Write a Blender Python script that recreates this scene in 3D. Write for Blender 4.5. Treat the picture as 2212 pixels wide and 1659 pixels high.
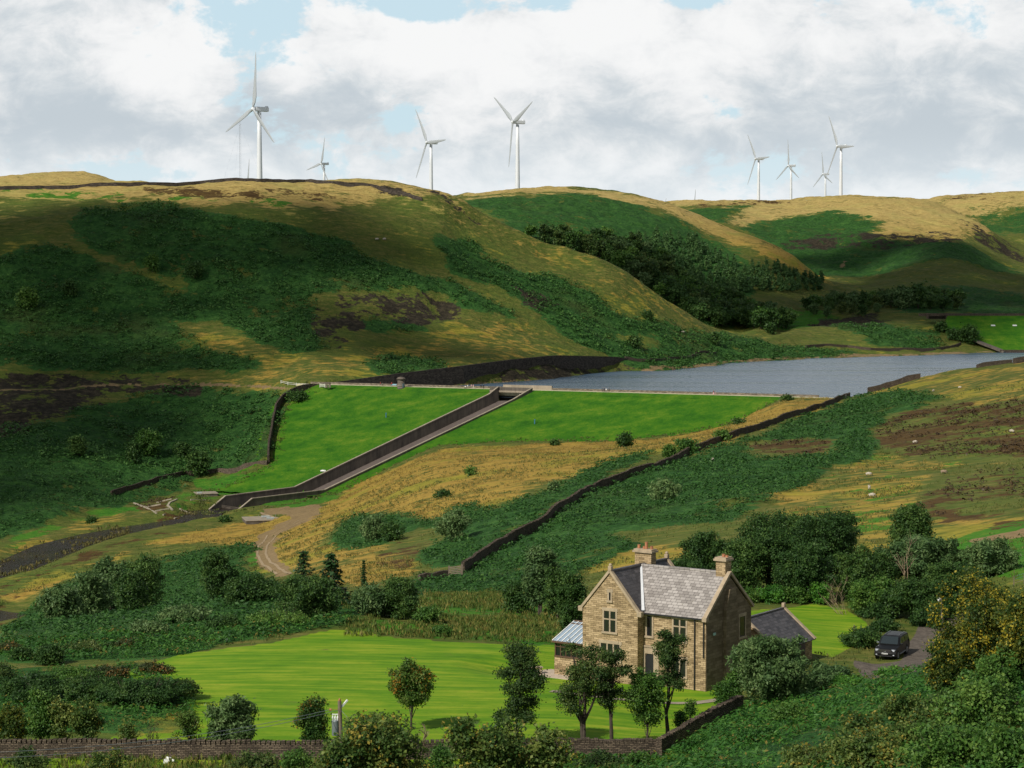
import bpy, bmesh, math, random
import numpy as np
from mathutils import Vector, Matrix, Euler
random.seed(7)
RNG = np.random.default_rng(7)
SC = bpy.context.scene
for o in list(bpy.data.objects): bpy.data.objects.remove(o)
COL = SC.collection

# ------------------------------------------------------------------ camera, sky, sun, exposure
FPX = 4500.0                                  # focal length in pixels of a 2212 px wide picture
PITCH = math.atan(239.5/FPX)
cam = bpy.data.cameras.new('camera'); cam.sensor_width = 36.0; cam.lens = 36.0*FPX/2212.0
cam.clip_start = 1.0; cam.clip_end = 30000.0
camo = bpy.data.objects.new('camera', cam); COL.objects.link(camo)
camo.location = (0, 0, 0); camo.rotation_euler = (math.pi/2-PITCH, 0, 0)
SC.camera = camo
SC.render.resolution_x = 1024; SC.render.resolution_y = 768
SC.render.engine = 'CYCLES'
SC.view_settings.view_transform = 'Standard'; SC.view_settings.look = 'None'
SC.view_settings.exposure = 0.0; SC.view_settings.gamma = 1.0; SC.view_settings.use_curve_mapping = False

SUN_EL = math.radians(41.0)
SUN_AZ = math.radians(223.0)                  # compass bearing of the sun, +Y is north
SUND = Vector((math.sin(SUN_AZ)*math.cos(SUN_EL), math.cos(SUN_AZ)*math.cos(SUN_EL), math.sin(SUN_EL)))
sl = bpy.data.lights.new('sun', 'SUN'); sl.energy = 4.3; sl.angle = math.radians(0.5); sl.color = (1.0, 0.95, 0.86)
so = bpy.data.objects.new('sun', sl); COL.objects.link(so)
so.rotation_euler = (-SUND).to_track_quat('-Z', 'Y').to_euler(); so.location = SUND*300

def nnew(nt, typ, **kw):
    n = nt.nodes.new(typ)
    for k, v in kw.items():
        if k.startswith('in_'): n.inputs[k[3:].replace('_', ' ')].default_value = v
        else: setattr(n, k, v)
    return n
class NT:
    """terse node building"""
    def __init__(s, nt): s.nt = nt
    def lk(s, a, b): s.nt.links.new(a, b)
    def _set(s, sock, v):
        if isinstance(v, bpy.types.NodeSocket): s.nt.links.new(v, sock)
        elif v is not None: sock.default_value = v
    def math(s, op, a, b=None, c=None, clamp=False):
        n = s.nt.nodes.new('ShaderNodeMath'); n.operation = op; n.use_clamp = clamp
        s._set(n.inputs[0], a); s._set(n.inputs[1], b)
        if c is not None: s._set(n.inputs[2], c)
        return n.outputs[0]
    def mix(s, f, a, b, mode='MIX'):
        n = s.nt.nodes.new('ShaderNodeMix'); n.data_type = 'RGBA'; n.blend_type = mode
        s._set(n.inputs[0], f); s._set(n.inputs[6], a); s._set(n.inputs[7], b)
        return n.outputs[2]
    def ramp(s, f, stops, interp='LINEAR'):
        n = s.nt.nodes.new('ShaderNodeValToRGB'); n.color_ramp.interpolation = interp
        el = n.color_ramp.elements
        while len(el) < len(stops): el.new(0.5)
        for e, (p, c) in zip(el, stops):
            e.position = p; e.color = c if len(c) == 4 else (*c, 1)
        s._set(n.inputs[0], f); return n.outputs[0]
    def smooth(s, v, lo, hi):
        n = s.nt.nodes.new('ShaderNodeMapRange'); n.interpolation_type = 'SMOOTHSTEP'
        s._set(n.inputs[0], v); n.inputs[1].default_value = lo; n.inputs[2].default_value = hi
        return n.outputs[0]
    def noise(s, vec, scale, detail=4, rough=0.5, dist=0.0, dim='3D'):
        n = s.nt.nodes.new('ShaderNodeTexNoise'); n.noise_dimensions = dim
        s._set(n.inputs['Vector'], vec); n.inputs['Scale'].default_value = scale
        n.inputs['Detail'].default_value = detail; n.inputs['Roughness'].default_value = rough
        n.inputs['Distortion'].default_value = dist
        return n.outputs[0]
    def mapping(s, vec, loc=(0,0,0), rot=(0,0,0), scale=(1,1,1)):
        n = s.nt.nodes.new('ShaderNodeMapping'); s._set(n.inputs[0], vec)
        n.inputs[1].default_value = loc; n.inputs[2].default_value = rot; n.inputs[3].default_value = scale
        return n.outputs[0]
    def attr(s, name):
        n = s.nt.nodes.new('ShaderNodeAttribute'); n.attribute_name = name; return n
    def coord(s, which='Object'):
        return s.nt.nodes.new('ShaderNodeTexCoord').outputs[which]
    def pos(s):
        return s.nt.nodes.new('ShaderNodeNewGeometry').outputs['Position']
    def bump(s, h, strength=0.5, dist=0.1):
        n = s.nt.nodes.new('ShaderNodeBump'); n.inputs['Strength'].default_value = strength
        n.inputs['Distance'].default_value = dist; s._set(n.inputs['Height'], h); return n.outputs[0]

def build_world():
    w = bpy.data.worlds.new('World'); SC.world = w; w.use_nodes = True
    nt = w.node_tree; nt.nodes.clear(); n = NT(nt)
    out = nt.nodes.new('ShaderNodeOutputWorld'); bg = nt.nodes.new('ShaderNodeBackground')
    sky = nt.nodes.new('ShaderNodeTexSky'); sky.sky_type = 'NISHITA'; sky.sun_disc = False
    sky.sun_elevation = SUN_EL; sky.sun_rotation = SUN_AZ
    sky.altitude = 300; sky.air_density = 1.0; sky.dust_density = 1.5; sky.ozone_density = 1.2
    d = n.coord('Generated')
    sep = nt.nodes.new('ShaderNodeSeparateXYZ'); n.lk(d, sep.inputs[0])
    X, Y, Z = sep.outputs
    # clouds live in direction space: azimuth-like u = x/|y| and elevation-like v = z/|y|
    ay = n.math('MAXIMUM', n.math('ABSOLUTE', Y), 0.25)
    u = n.math('DIVIDE', X, ay); v = n.math('DIVIDE', Z, ay)
    cmb = nt.nodes.new('ShaderNodeCombineXYZ'); n.lk(u, cmb.inputs[0]); n.lk(n.math('MULTIPLY', v, 1.55), cmb.inputs[1]); n.lk(Y, cmb.inputs[2])
    uv = cmb.outputs[0]
    big = n.noise(uv, 13.0, 10, 0.60, 0.25)
    fine = n.noise(uv, 46.0, 8, 0.62, .3)
    def blob(px, py, rx, ry):
        uu = (px-1106)/FPX; vv = (590-py)/FPX
        a = n.math('DIVIDE', n.math('SUBTRACT', u, uu), rx/FPX); b = n.math('DIVIDE', n.math('SUBTRACT', v, vv), ry/FPX)
        r2 = n.math('ADD', n.math('MULTIPLY', a, a), n.math('MULTIPLY', b, b))
        return n.math('EXPONENT', n.math('MULTIPLY', r2, -1.0))
    def sumb(lst):
        acc = None
        for (px, py, rx, ry, k) in lst:
            t = n.math('MULTIPLY', blob(px, py, rx, ry), k); acc = t if acc is None else n.math('ADD', acc, t)
        return acc
    # blue gaps (negative) and cloud bodies (positive)
    gap = sumb([(550, 60, 110, 80, .85), (540, 160, 45, 60, .45), (850, 15, 240, 50, 1.0), (1000, 60, 90, 60, .7), (1230, 15, 60, 45, .7), (1500, 10, 100, 26, .9), (1130, 5, 90, 40, .5),
                (560, 330, 300, 60, .25), (330, 380, 130, 26, .65), (1900, 380, 400, 22, .35), (470,20,110,60,.6), (1350,60,60,40,.3)])
    body = sumb([(780, 120, 120, 110, .8), (1250, 180, 330, 170, .8), (1700, 150, 400, 170, .7), (150, 60, 300, 200, .6), (350, 110, 130, 90, .35), (150, 300, 300, 90, .5), (650,180,60,80,.3)])
    dens = n.math('ADD', n.math('SUBTRACT', n.math('ADD', n.math('MULTIPLY', n.math('SUBTRACT', big, 0.5), 4.2), 0.60), gap), n.math('MULTIPLY', body, 0.5))
    dens = n.math('ADD', dens, n.math('MULTIPLY', n.math('SUBTRACT', fine, .5), 1.5))
    cov = n.smooth(dens, -0.05, 0.30)
    # grey undersides
    dark = sumb([(120, 240, 180, 70, .8), (330, 290, 200, 40, .45), (760, 190, 150, 60, .55), (600, 260, 160, 70, .55), (60, 330, 200, 60, .45), (700, 270, 260, 50, .3),
                 (1900, 190, 200, 60, .4), (2050, 300, 330, 70, .8), (1450, 290, 260, 60, .35), (2150, 130, 150, 120, .3), (1850, 350, 300, 40, .4), (20, 60, 220, 120, .35), (1000, 340, 400, 40, .22), (1250, 240, 300, 60, .12), (1700,240,500,100,.18), (620,60,0.1,0.1,0)])
    bright = sumb([(830, 60, 130, 80, .6), (1330, 70, 230, 90, .55), (420, 90, 110, 60, .5), (300, 150, 90, 50, .5), (1000, 130, 160, 70, .5), (1640, 120, 200, 80, .2), (2050, 30, 140, 60, .3), (650,150,40,60,.4)])
    sh = n.math('ADD', n.math('SUBTRACT', dark, bright), n.math('MULTIPLY', n.math('SUBTRACT', n.noise(uv, 30.0, 11, .63, .3), .5), 2.9))
    sh = n.smooth(sh, -0.55, 1.0)
    ccol = n.ramp(sh, [(0.0, (0.93, 0.935, 0.935)), (0.30, (0.84, 0.855, 0.865)), (0.6, (0.71, 0.75, 0.775)), (1.0, (0.55, 0.615, 0.665))])
    # blue sky between the clouds, whitened with the thin veil of that day
    skyc = n.mix(1.0, sky.outputs[0], (0.10, 0.10, 0.10, 1), 'MULTIPLY')
    skyc = n.mix(0.85, skyc, (0.62, 0.80, 0.89, 1))
    col = n.mix(cov, skyc, ccol)
    low = n.smooth(v, 0.075, 0.035)
    col = n.mix(n.math('MULTIPLY', low, .45), col, (0.80, 0.87, 0.91, 1))
    # away from the pictured part the same overcast, dimmer
    n.lk(col, bg.inputs[0]); bg.inputs[1].default_value = 1.0
    # the Sky Texture itself also lights the scene from overhead
    bg2 = nt.nodes.new('ShaderNodeBackground'); n.lk(n.mix(.55, n.mix(1.0, sky.outputs[0], (.10, .10, .10, 1), 'MULTIPLY'), (.24, .25, .23, 1)), bg2.inputs[0]); bg2.inputs[1].default_value = 1.0
    ms = nt.nodes.new('ShaderNodeMixShader')
    hi = n.smooth(n.math('DIVIDE', Z, ay), 0.2, 0.6)
    n.lk(hi, ms.inputs[0]); n.lk(bg.outputs[0], ms.inputs[1]); n.lk(bg2.outputs[0], ms.inputs[2])
    n.lk(ms.outputs[0], out.inputs[0])
build_world()

# ------------------------------------------------------------------ pixel <-> world
CP, SP = math.cos(PITCH), math.sin(PITCH)
def ray(px, py):
    x = (px-1106.0)/FPX; z = -(py-829.5)/FPX
    return np.array([x, CP+z*SP, -SP+z*CP])
def at(px, py, Y):
    d = ray(px, py); return Vector(d*(Y/d[1]))
def proj(X, Y, Z):
    f = Y*CP - Z*SP; up = Y*SP + Z*CP
    return 1106.0+FPX*X/f, 829.5-FPX*up/f
def z_of(py, Y):
    d = ray(1106, py); return d[2]*Y/d[1]

# ------------------------------------------------------------------ tagging, linking
def tag(o, label=None, cat=None, group=None, kind=None):
    if label: o['label'] = label
    if cat: o['category'] = cat
    if group: o['group'] = group
    if kind: o['kind'] = kind
    return o
def link(o, parent=None):
    COL.objects.link(o)
    if parent is not None: o.parent = parent
    return o
def empty(name, loc=(0,0,0), rz=0.0, label=None, cat=None, group=None):
    o = bpy.data.objects.new(name, None); o.location = loc; o.rotation_euler = (0, 0, rz)
    o.empty_display_size = 0.3
    link(o); return tag(o, label, cat, group)
def np_mesh(name, V, F, mat=None, smooth=False):
    """V (n,3), F (m,k) with fixed k"""
    me = bpy.data.meshes.new(name); V = np.asarray(V, dtype=np.float32); F = np.asarray(F, dtype=np.int32)
    n, (m, k) = len(V), F.shape
    me.vertices.add(n); me.vertices.foreach_set('co', V.ravel())
    me.loops.add(m*k); me.loops.foreach_set('vertex_index', F.ravel())
    me.polygons.add(m); me.polygons.foreach_set('loop_start', np.arange(0, m*k, k, dtype=np.int32))
    me.polygons.foreach_set('loop_total', np.full(m, k, dtype=np.int32))
    if smooth: me.polygons.foreach_set('use_smooth', np.ones(m, dtype=bool))
    me.update(calc_edges=True)
    if mat: me.materials.append(mat)
    return me
def copy_tree(root):
    r = root.copy(); COL.objects.link(r)
    for ch in root.children:
        c = ch.copy(); COL.objects.link(c); c.parent = r
        for g in ch.children:
            d = g.copy(); COL.objects.link(d); d.parent = c
    return r
class MB:
    """mesh builder on bmesh"""
    def __init__(s): s.bm = bmesh.new()
    def box(s, c, size, rz=0.0, rot=None, bevel=0.0):
        M = Matrix.Translation(c) @ (rot if rot is not None else Matrix.Rotation(rz, 4, 'Z')) @ Matrix.Diagonal((*size, 1))
        r = bmesh.ops.create_cube(s.bm, size=1.0, matrix=M)
        if bevel > 0:
            es = list({e for v in r['verts'] for e in v.link_edges})
            bmesh.ops.bevel(s.bm, geom=es, offset=bevel, segments=2, affect='EDGES', profile=0.6)
        return s
    def tube(s, pts, radii, seg=8, caps=True):
        pts = [Vector(p) for p in pts]
        if not hasattr(radii, '__len__'): radii = [radii]*len(pts)
        rings = []; prev = None
        for i, p in enumerate(pts):
            t = (pts[min(i+1, len(pts)-1)]-pts[max(i-1, 0)]).normalized()
            a = Vector((0, 0, 1)) if abs(t.z) < 0.9 else Vector((1, 0, 0))
            if prev is not None: a = prev
            b = t.cross(a).normalized(); a2 = b.cross(t).normalized(); prev = a2
            rings.append([s.bm.verts.new(p+(a2*math.cos(2*math.pi*k/seg)+b*math.sin(2*math.pi*k/seg))*radii[i]) for k in range(seg)])
        for r0, r1 in zip(rings[:-1], rings[1:]):
            for k in range(seg):
                s.bm.faces.new((r0[k], r0[(k+1) % seg], r1[(k+1) % seg], r1[k]))
        if caps:
            s.bm.faces.new(rings[0][::-1]); s.bm.faces.new(rings[-1])
        return s
    def poly(s, pts): s.bm.faces.new([s.bm.verts.new(p) for p in pts]); return s
    def prism(s, pts, ext):
        """closed prism from planar polygon pts extruded by vector ext"""
        ext = Vector(ext); a = [s.bm.verts.new(p) for p in pts]; b = [s.bm.verts.new(Vector(p)+ext) for p in pts]
        n = len(pts)
        s.bm.faces.new(a[::-1]); s.bm.faces.new(b)
        for i in range(n): s.bm.faces.new((a[i], a[(i+1) % n], b[(i+1) % n], b[i]))
        return s
    def ball(s, c, r, sub=2, scale=(1, 1, 1), rot=None):
        M = Matrix.Translation(c) @ (rot if rot is not None else Matrix.Identity(4)) @ Matrix.Diagonal((*[r*k for k in scale], 1))
        bmesh.ops.create_icosphere(s.bm, subdivisions=sub, radius=1.0, matrix=M); return s
    def build(s, name, mat, parent=None, smooth=False):
        bmesh.ops.recalc_face_normals(s.bm, faces=s.bm.faces[:])
        me = bpy.data.meshes.new(name); s.bm.to_mesh(me); s.bm.free()
        if smooth:
            for p in me.polygons: p.use_smooth = True
        me.materials.append(mat)
        o = bpy.data.objects.new(name, me); link(o, parent); return o
def simple_mat(name, col, rough=0.7, metal=0.0, var=0.15, scale=3.0, bump=0.0, spec=0.5, coat=0.0):
    m = bpy.data.materials.new(name); m.use_nodes = True; nt = m.node_tree; n = NT(nt)
    b = nt.nodes['Principled BSDF']; b.inputs['Roughness'].default_value = rough; b.inputs['Metallic'].default_value = metal
    b.inputs['Specular IOR Level'].default_value = spec; b.inputs['Coat Weight'].default_value = coat
    p = n.coord('Object'); f = n.noise(p, scale, 6, 0.6)
    c0 = tuple(c*(1-var) for c in col)+(1,); c1 = tuple(min(1, c*(1+var)) for c in col)+(1,)
    n.lk(n.ramp(f, [(0.3, c0), (0.7, c1)]), b.inputs['Base Color'])
    if bump: n.lk(n.bump(f, bump, 0.05), b.inputs['Normal'])
    return m
# ------------------------------------------------------------------ the lie of the land
# Each curve runs across the valley; per knot: (bearing px, py or None, distance Y, z or None)
def fbm(x, y, scale, octs=5, seed=0, gain=0.5, ridged=False):
    """value-noise fbm, vectorised; result roughly -1..1"""
    r = np.random.default_rng(seed); tot = np.zeros_like(x, dtype=np.float64); amp = 1.0; nrm = 0
    for o in range(octs):
        T = r.random((256, 256))*2-1
        gx = x/scale+r.random()*100; gy = y/scale+r.random()*100
        ix = np.floor(gx).astype(int); iy = np.floor(gy).astype(int); fx = gx-ix; fy = gy-iy
        fx = fx*fx*fx*(fx*(fx*6-15)+10); fy = fy*fy*fy*(fy*(fy*6-15)+10)
        i0 = ix & 255; i1 = (ix+1) & 255; j0 = iy & 255; j1 = (iy+1) & 255
        v = (T[i0, j0]*(1-fx)+T[i1, j0]*fx)*(1-fy)+(T[i0, j1]*(1-fx)+T[i1, j1]*fx)*fy
        if ridged: v = 1-2*np.abs(v)
        tot += v*amp; nrm += amp; amp *= gain; scale /= 2.03
    return tot/nrm*1.6
CURVES = [
 # under and in front of the camera
 [(-900,None,4,-3),(1106,None,4,-2.2),(3100,None,4,-1.5)],
 [(-900,None,50,-14),(700,None,50,-13),(1500,None,50,-13.2),(2212,None,46,-12.6),(3100,None,46,-11)],
 [(-900,1690,112,None),(0,1680,116,None),(700,1680,116,None),(1100,1680,113,None),(1500,1685,98,None),(1900,1690,80,None),(2212,1700,68,None),(3100,1700,60,None)],
 [(-900,1655,130,None),(0,1640,131,None),(1200,1640,131,None),(1420,1636,131,None),(1560,1562,137,None),(1800,1500,146,None),(2000,1440,158,None),(2212,1395,140,None),(3100,1280,130,None)],
 [(-900,1560,142,None),(0,1560,142,None),(1200,1560,143,None),(1500,1515,156,None),(1700,1470,166,None),(1850,1445,176,None),(2000,1408,184,None),(2212,1330,178,None),(3100,1230,160,None)],
 [(-900,1430,172,None),(0,1430,170,None),(300,1430,168,None),(600,1380,178,None),(780,1357,184,None),(1200,1392,179,None),(1500,1345,196,None),(1750,1312,209,None),(2000,1322,208,None),(2212,1270,205,None),(3100,1150,190,None)],
 [(-900,1400,300,None),(0,1385,300,None),(350,1320,300,None),(700,1280,292,None),(1000,1245,300,None),(1400,1180,300,None),(1800,1130,300,None),(2212,1090,290,None),(3100,960,270,None)],
 [(-900,1375,500,None),(0,1352,495,None),(150,1322,480,None),(350,1262,470,None),(550,1215,450,None),(700,1180,420,None),(1000,1130,400,None),(1400,1060,400,None),(1800,1020,400,None),(2212,985,390,None),(3100,850,370,None)],
 [(-900,1330,560,None),(0,1272,555,None),(250,1184,620,None),(440,1134,668,None),(560,1112,688,None),(700,1095,650,None),(960,1005,600,None),(1350,978,560,None),(1600,938,570,None),(1800,908,600,None),(2000,872,600,None),(2212,838,580,None),(3100,710,540,None)],
 [(-900,1200,640,None),(0,1192,630,None),(250,1150,660,None),(437,1112,692,None),(580,1087,720,None),(700,1071,743,None),(960,965,773,None),(1200,954,762,None),(1350,950,755,None),(1560,922,757,None),(1640,890,765,None),(1700,863,770,None),(1820,862,762,None),(1890,845,768,None),(2000,815,760,None),(2212,781,740,None),(3100,650,700,None)],
 [(-900,None,655,-84),(0,None,645,-84),(430,None,725,-80),(585,None,750,-75.5),(655,None,800,-66),(700,None,856,-55),(750,None,862,-56),(1200,None,846,-58),(1800,None,800,-54),(1890,None,806,-49),(2000,None,800,-50),(2212,None,790,-47),(3100,None,760,-40)],
 [(-900,1165,680,None),(0,1165,665,None),(250,1112,715,None),(430,1064,760,None),(560,1018,775,None),(585,1000,782,None),(610,900,829,None),(655,843,857,None),(690,None,862,-48),(750,None,872,-56),(850,None,884,-55),(1000,None,910,-51),(1100,828,935,None),(1185,820,958,None),(1300,811,995,None),(1400,803,1035,None),(1600,785,1131,None),(1750,776,1190,None),(1880,771,1225,None),(2100,765,1262,None),(2212,763,1275,None),(3100,758,1300,None)],
 [(-900,1100,720,None),(0,1110,705,None),(250,1060,760,None),(430,1010,810,None),(560,950,830,None),(610,880,850,None),(655,835,866,None),(690,829,870,None),(750,823,880,None),(850,812,893,None),(1000,803,916,None),(1100,799,947,None),(1200,785,984,None),(1330,781,1040,None),(1400,779,1062,None),(1600,765,1160,None),(1750,760,1215,None),(1880,758,1250,None),(2100,757,1282,None),(2212,758,1290,None),(3100,750,1320,None)],
 [(-900,900,850,None),(0,950,820,None),(250,920,860,None),(430,870,890,None),(600,800,915,None),(700,770,930,None),(850,768,950,None),(1000,748,985,None),(1100,738,1010,None),(1200,720,1050,None),(1330,718,1090,None),(1400,722,1110,None),(1600,742,1185,None),(1750,736,1260,None),(1880,725,1290,None),(2000,706,1335,None),(2060,None,1350,-33),(2212,None,1350,-33),(3100,None,1350,-25)],
 [(-900,700,950,None),(0,720,960,None),(250,700,980,None),(600,640,1010,None),(850,602,1050,None),(1000,592,1085,None),(1100,602,1105,None),(1200,620,1120,None),(1330,648,1140,None),(1400,672,1150,None),(1600,729,1200,None),(1750,710,1300,None),(1880,695,1340,None),(2000,684,1390,None),(2060,None,1400,-28.5),(2212,None,1400,-28.5),(3100,None,1400,-20)],
 [(-900,480,1080,None),(0,470,1090,None),(600,448,1110,None),(850,450,1140,None),(950,458,1150,None),(1000,482,1160,None),(1100,525,1165,None),(1200,552,1172,None),(1330,600,1165,None),(1400,640,1172,None),(1600,723,1212,None),(1680,720,1290,None),(1750,690,1380,None),(1880,676,1420,None),(2040,666,1500,None),(2212,668,1500,None),(3100,640,1500,None)],
 [(-900,410,1180,None),(0,404,1190,None),(300,399,1200,None),(560,389,1200,None),(700,391,1210,None),(850,396,1205,None),(930,402,1200,None),(985,421,1190,None),(1060,463,1185,None),(1120,494,1182,None),(1150,510,1180,None),(1210,532,1180,None),(1290,557,1180,None),(1360,593,1182,None),(1450,655,1195,None),(1520,692,1210,None),(1600,718,1224,None),(1680,700,1340,None),(1750,668,1450,None),(1880,658,1490,None),(2040,648,1560,None),(2212,655,1560,None),(3100,620,1550,None)],
 [(-900,None,1330,42),(0,None,1340,42),(560,None,1350,44),(900,None,1340,40),(985,None,1330,18),(1150,None,1310,-4),(1290,None,1300,-12),(1450,None,1300,-27),(1600,None,1310,-37),(1680,672,1400,None),(1750,650,1500,None),(1880,644,1540,None),(2040,628,1620,None),(2212,640,1620,None),(3100,600,1600,None)],
 [(-900,None,1560,50),(0,None,1560,52),(560,None,1560,50),(900,None,1560,48),(985,452,1550,None),(1150,512,1440,None),(1290,550,1420,None),(1450,610,1410,None),(1550,650,1430,None),(1680,630,1490,None),(1780,628,1560,None),(1880,628,1600,None),(2040,600,1700,None),(2212,622,1700,None),(3100,560,1650,None)],
 [(-900,None,1750,60),(0,None,1750,60),(560,None,1750,56),(900,None,1740,56),(985,424,1720,None),(1080,414,1740,None),(1180,408,1760,None),(1300,412,1750,None),(1430,435,1720,None),(1500,463,1700,None),(1560,491,1680,None),(1640,520,1640,None),(1690,542,1615,None),(1740,576,1605,None),(1780,608,1610,None),(1850,622,1640,None),(1950,600,1720,None),(2040,568,1790,None),(2212,604,1780,None),(3100,520,1750,None)],
 [(-900,None,1950,52),(0,None,1950,54),(900,None,1950,55),(985,None,1900,55),(1180,None,1930,60),(1430,None,1880,42),(1560,None,1840,18),(1690,None,1780,-1),(1780,None,1780,-4),(1850,600,1800,None),(1950,570,1840,None),(2040,535,1880,None),(2212,584,1880,None),(3100,480,1850,None)],
 [(-900,None,2150,75),(0,None,2150,72),(300,None,2150,60),(900,None,2150,60),(1180,None,2150,60),(1430,None,2120,55),(1560,488,2020,None),(1690,520,2000,None),(1780,515,2010,None),(1950,495,2030,None),(2060,500,2050,None),(2130,535,2020,None),(2212,575,1980,None),(2500,620,1950,None),(3100,460,1950,None)],
 [(-900,386,2400,None),(-300,400,2400,None),(0,381,2400,None),(100,375,2400,None),(180,373,2400,None),(230,383,2400,None),(275,397,2400,None),(330,415,2400,None),(900,418,2400,None),(985,432,2400,None),(1400,444,2400,None),(1460,437,2400,None),(1550,433,2380,None),(1700,430,2350,None),(1800,424,2300,None),(1900,425,2280,None),(1990,431,2250,None),(2070,456,2200,None),(2130,492,2150,None),(2212,559,2080,None),(2500,600,2080,None),(3100,440,2080,None)],
 [(-900,None,2600,80),(0,None,2600,90),(330,None,2600,78),(985,None,2600,70),(1460,None,2600,68),(1800,None,2550,68),(1990,None,2500,60),(2212,None,2450,40),(3100,None,2450,70)],
 [(-900,430,2900,None),(0,420,2900,None),(985,440,2900,None),(1430,437,2950,None),(1550,434,2950,None),(1700,438,2900,None),(1990,433,2850,None),(2050,424,2820,None),(2120,418,2800,None),(2212,413,2780,None),(2600,405,2750,None),(3100,400,2750,None)],
 [(-900,None,4500,80),(1106,None,4500,80),(3100,None,4500,90)],
 [(-900,None,12000,40),(1106,None,12000,40),(3100,None,12000,40)],
]
def pchip_slopes(x, y):
    h = np.diff(x); d = np.diff(y)/h; m = np.zeros_like(y)
    for i in range(1, len(x)-1):
        if d[i-1]*d[i] > 0:
            w1 = 2*h[i]+h[i-1]; w2 = h[i]+2*h[i-1]; m[i] = (w1+w2)/(w1/d[i-1]+w2/d[i])
    m[0] = d[0]; m[-1] = d[-1]; return m
def pchip(x, y, q):
    m = pchip_slopes(x, y); q = np.clip(q, x[0], x[-1]); i = np.clip(np.searchsorted(x, q)-1, 0, len(x)-2)
    h = x[i+1]-x[i]; t = (q-x[i])/h
    return (y[i]*(2*t**3-3*t**2+1)+h*m[i]*(t**3-2*t**2+t)+y[i+1]*(-2*t**3+3*t**2)+h*m[i+1]*(t**3-t**2))
NU = 1150
GU = np.linspace((-820-1106)/FPX, (3030-1106)/FPX, NU)
yr = [4.0]
while yr[-1] < 12000:
    y = yr[-1]
    st = 3.0 if y < 60 else 1.0 if y < 300 else 1.5 if y < 650 else 1.9 if y < 1300 else 3.4 if y < 2450 else 25 if y < 3200 else 0.08*y
    yr.append(y+st)
GY = np.array(yr); NY = len(GY)
CYs, CZs = [], []
for c in CURVES:
    us, ys, zs = [], [], []
    for (px, py, Y, z) in c:
        if z is None:
            P = at(px, py, Y); us.append(P.x/Y); zs.append(P.z)
        else:
            us.append((px-1106)/FPX*(CP-z/Y*SP)); zs.append(z)
        ys.append(Y)
    us = np.array(us); CYs.append(pchip(us, np.array(ys, float), GU)); CZs.append(pchip(us, np.array(zs, float), GU))
CYs = np.array(CYs); CZs = np.array(CZs)
for j in range(1, len(CYs)): CYs[j] = np.maximum(CYs[j], CYs[j-1]+6)
GZ = np.empty((NU, NY))
for i in range(NU): GZ[i] = pchip(CYs[:, i], CZs[:, i], GY)
def blur_u(A, w, mask=None):
    k = np.exp(-0.5*(np.arange(-3*w, 3*w+1)/w)**2); k /= k.sum()
    B = np.pad(A, ((3*w, 3*w), (0, 0)), mode='edge'); return sum(B[q:q+A.shape[0]]*k[q] for q in range(len(k)))
GZ = blur_u(GZ, 3)
XX = GU[:, None]*GY[None, :]; YY = np.broadcast_to(GY[None, :], XX.shape)

# --- the two dams, as planes
CREST_Z = -46.0
C0 = np.array([0.7, 821.0]); NRM = np.array([-0.433, -0.901]); NRM /= np.linalg.norm(NRM)
def dam_plane(X, Y):
    s = (X-C0[0])*NRM[0]+(Y-C0[1])*NRM[1]
    return np.where(s > 0, CREST_Z-s/3.0, CREST_Z), s
def ray_plane_dam(px, py):
    d = ray(px, py); k = (d[0]*NRM[0]+d[1]*NRM[1])/3.0; c = CREST_Z+(C0@NRM)/3.0
    t = c/(d[2]+k); return Vector(d*t)
def in_poly(poly, x, y):
    """vectorised point in polygon"""
    p = np.asarray(poly, float); ins = np.zeros(x.shape, bool); j = len(p)-1
    for i in range(len(p)):
        xi, yi = p[i]; xj, yj = p[j]
        c = ((yi > y) != (yj > y)) & (x < (xj-xi)*(y-yi)/(yj-yi+1e-12)+xi); ins ^= c; j = i
    return ins
WATER_Z = -49.0; STREAM_Z = -83.0
# plan outline of the dam's grass face, traced where it meets the valley sides
DAM_PX = [(668,834),(625,872),(607,905),(596,950),(588,1002),(430,1062),(437,1108),(560,1096),(640,1088),(700,1071),(830,1018),(960,965),(1080,956),(1200,954),(1350,950),(1460,940),(1560,922),(1640,890),(1700,864)]
DAM_PLAN = []
for (a, b) in DAM_PX:
    P = ray_plane_dam(a, b)
    if P.z < -79.3:                                  # toe apron lies level
        d = ray(a, b); P = Vector(d*(-79.3/d[2]))
    DAM_PLAN.append((P.x, P.y))
def dam_surf(X, Y):
    z, s = dam_plane(X, Y); return np.maximum(z, -79.3-np.clip((s-100)/60.0, 0, 1)*0.8), s
CR_A = ray_plane_dam(668, 834); CR_B = ray_plane_dam(1700, 864)
DAM_PLAN_FULL = DAM_PLAN
# hummocks
amp = np.interp(YY, [4, 100, 130, 210, 300, 600, 700, 900, 1200, 2400, 12000], [.4, .3, .05, .15, .5, .6, 1.0, 2.2, 2.6, 3.5, 8])
n1 = fbm(XX, YY, 70, 5, 11); n2 = fbm(XX, YY, 11, 4, 12); n3 = fbm(XX+YY*.3, YY, 3.6, 2, 13)
PX0, PY0 = proj(XX, YY, GZ)
lawnish = in_poly([(-300,1700),(-300,1560),(290,1440),(600,1380),(790,1350),(1250,1390),(1640,1440),(1640,1560),(1440,1640),(1440,1700)], PX0, PY0) & (YY > 110) & (YY < 215)
lawnish |= in_poly([(1600,1440),(1630,1300),(1800,1290),(2050,1330),(2060,1460),(1840,1480)], PX0, PY0) & (YY > 150) & (YY < 240)
flat = 1-blur_u(lawnish.astype(float), 5)
small = np.interp(YY, [4, 150, 400, 700, 1300, 2400], [.12, .10, .22, .4, .75, .9])
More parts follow.
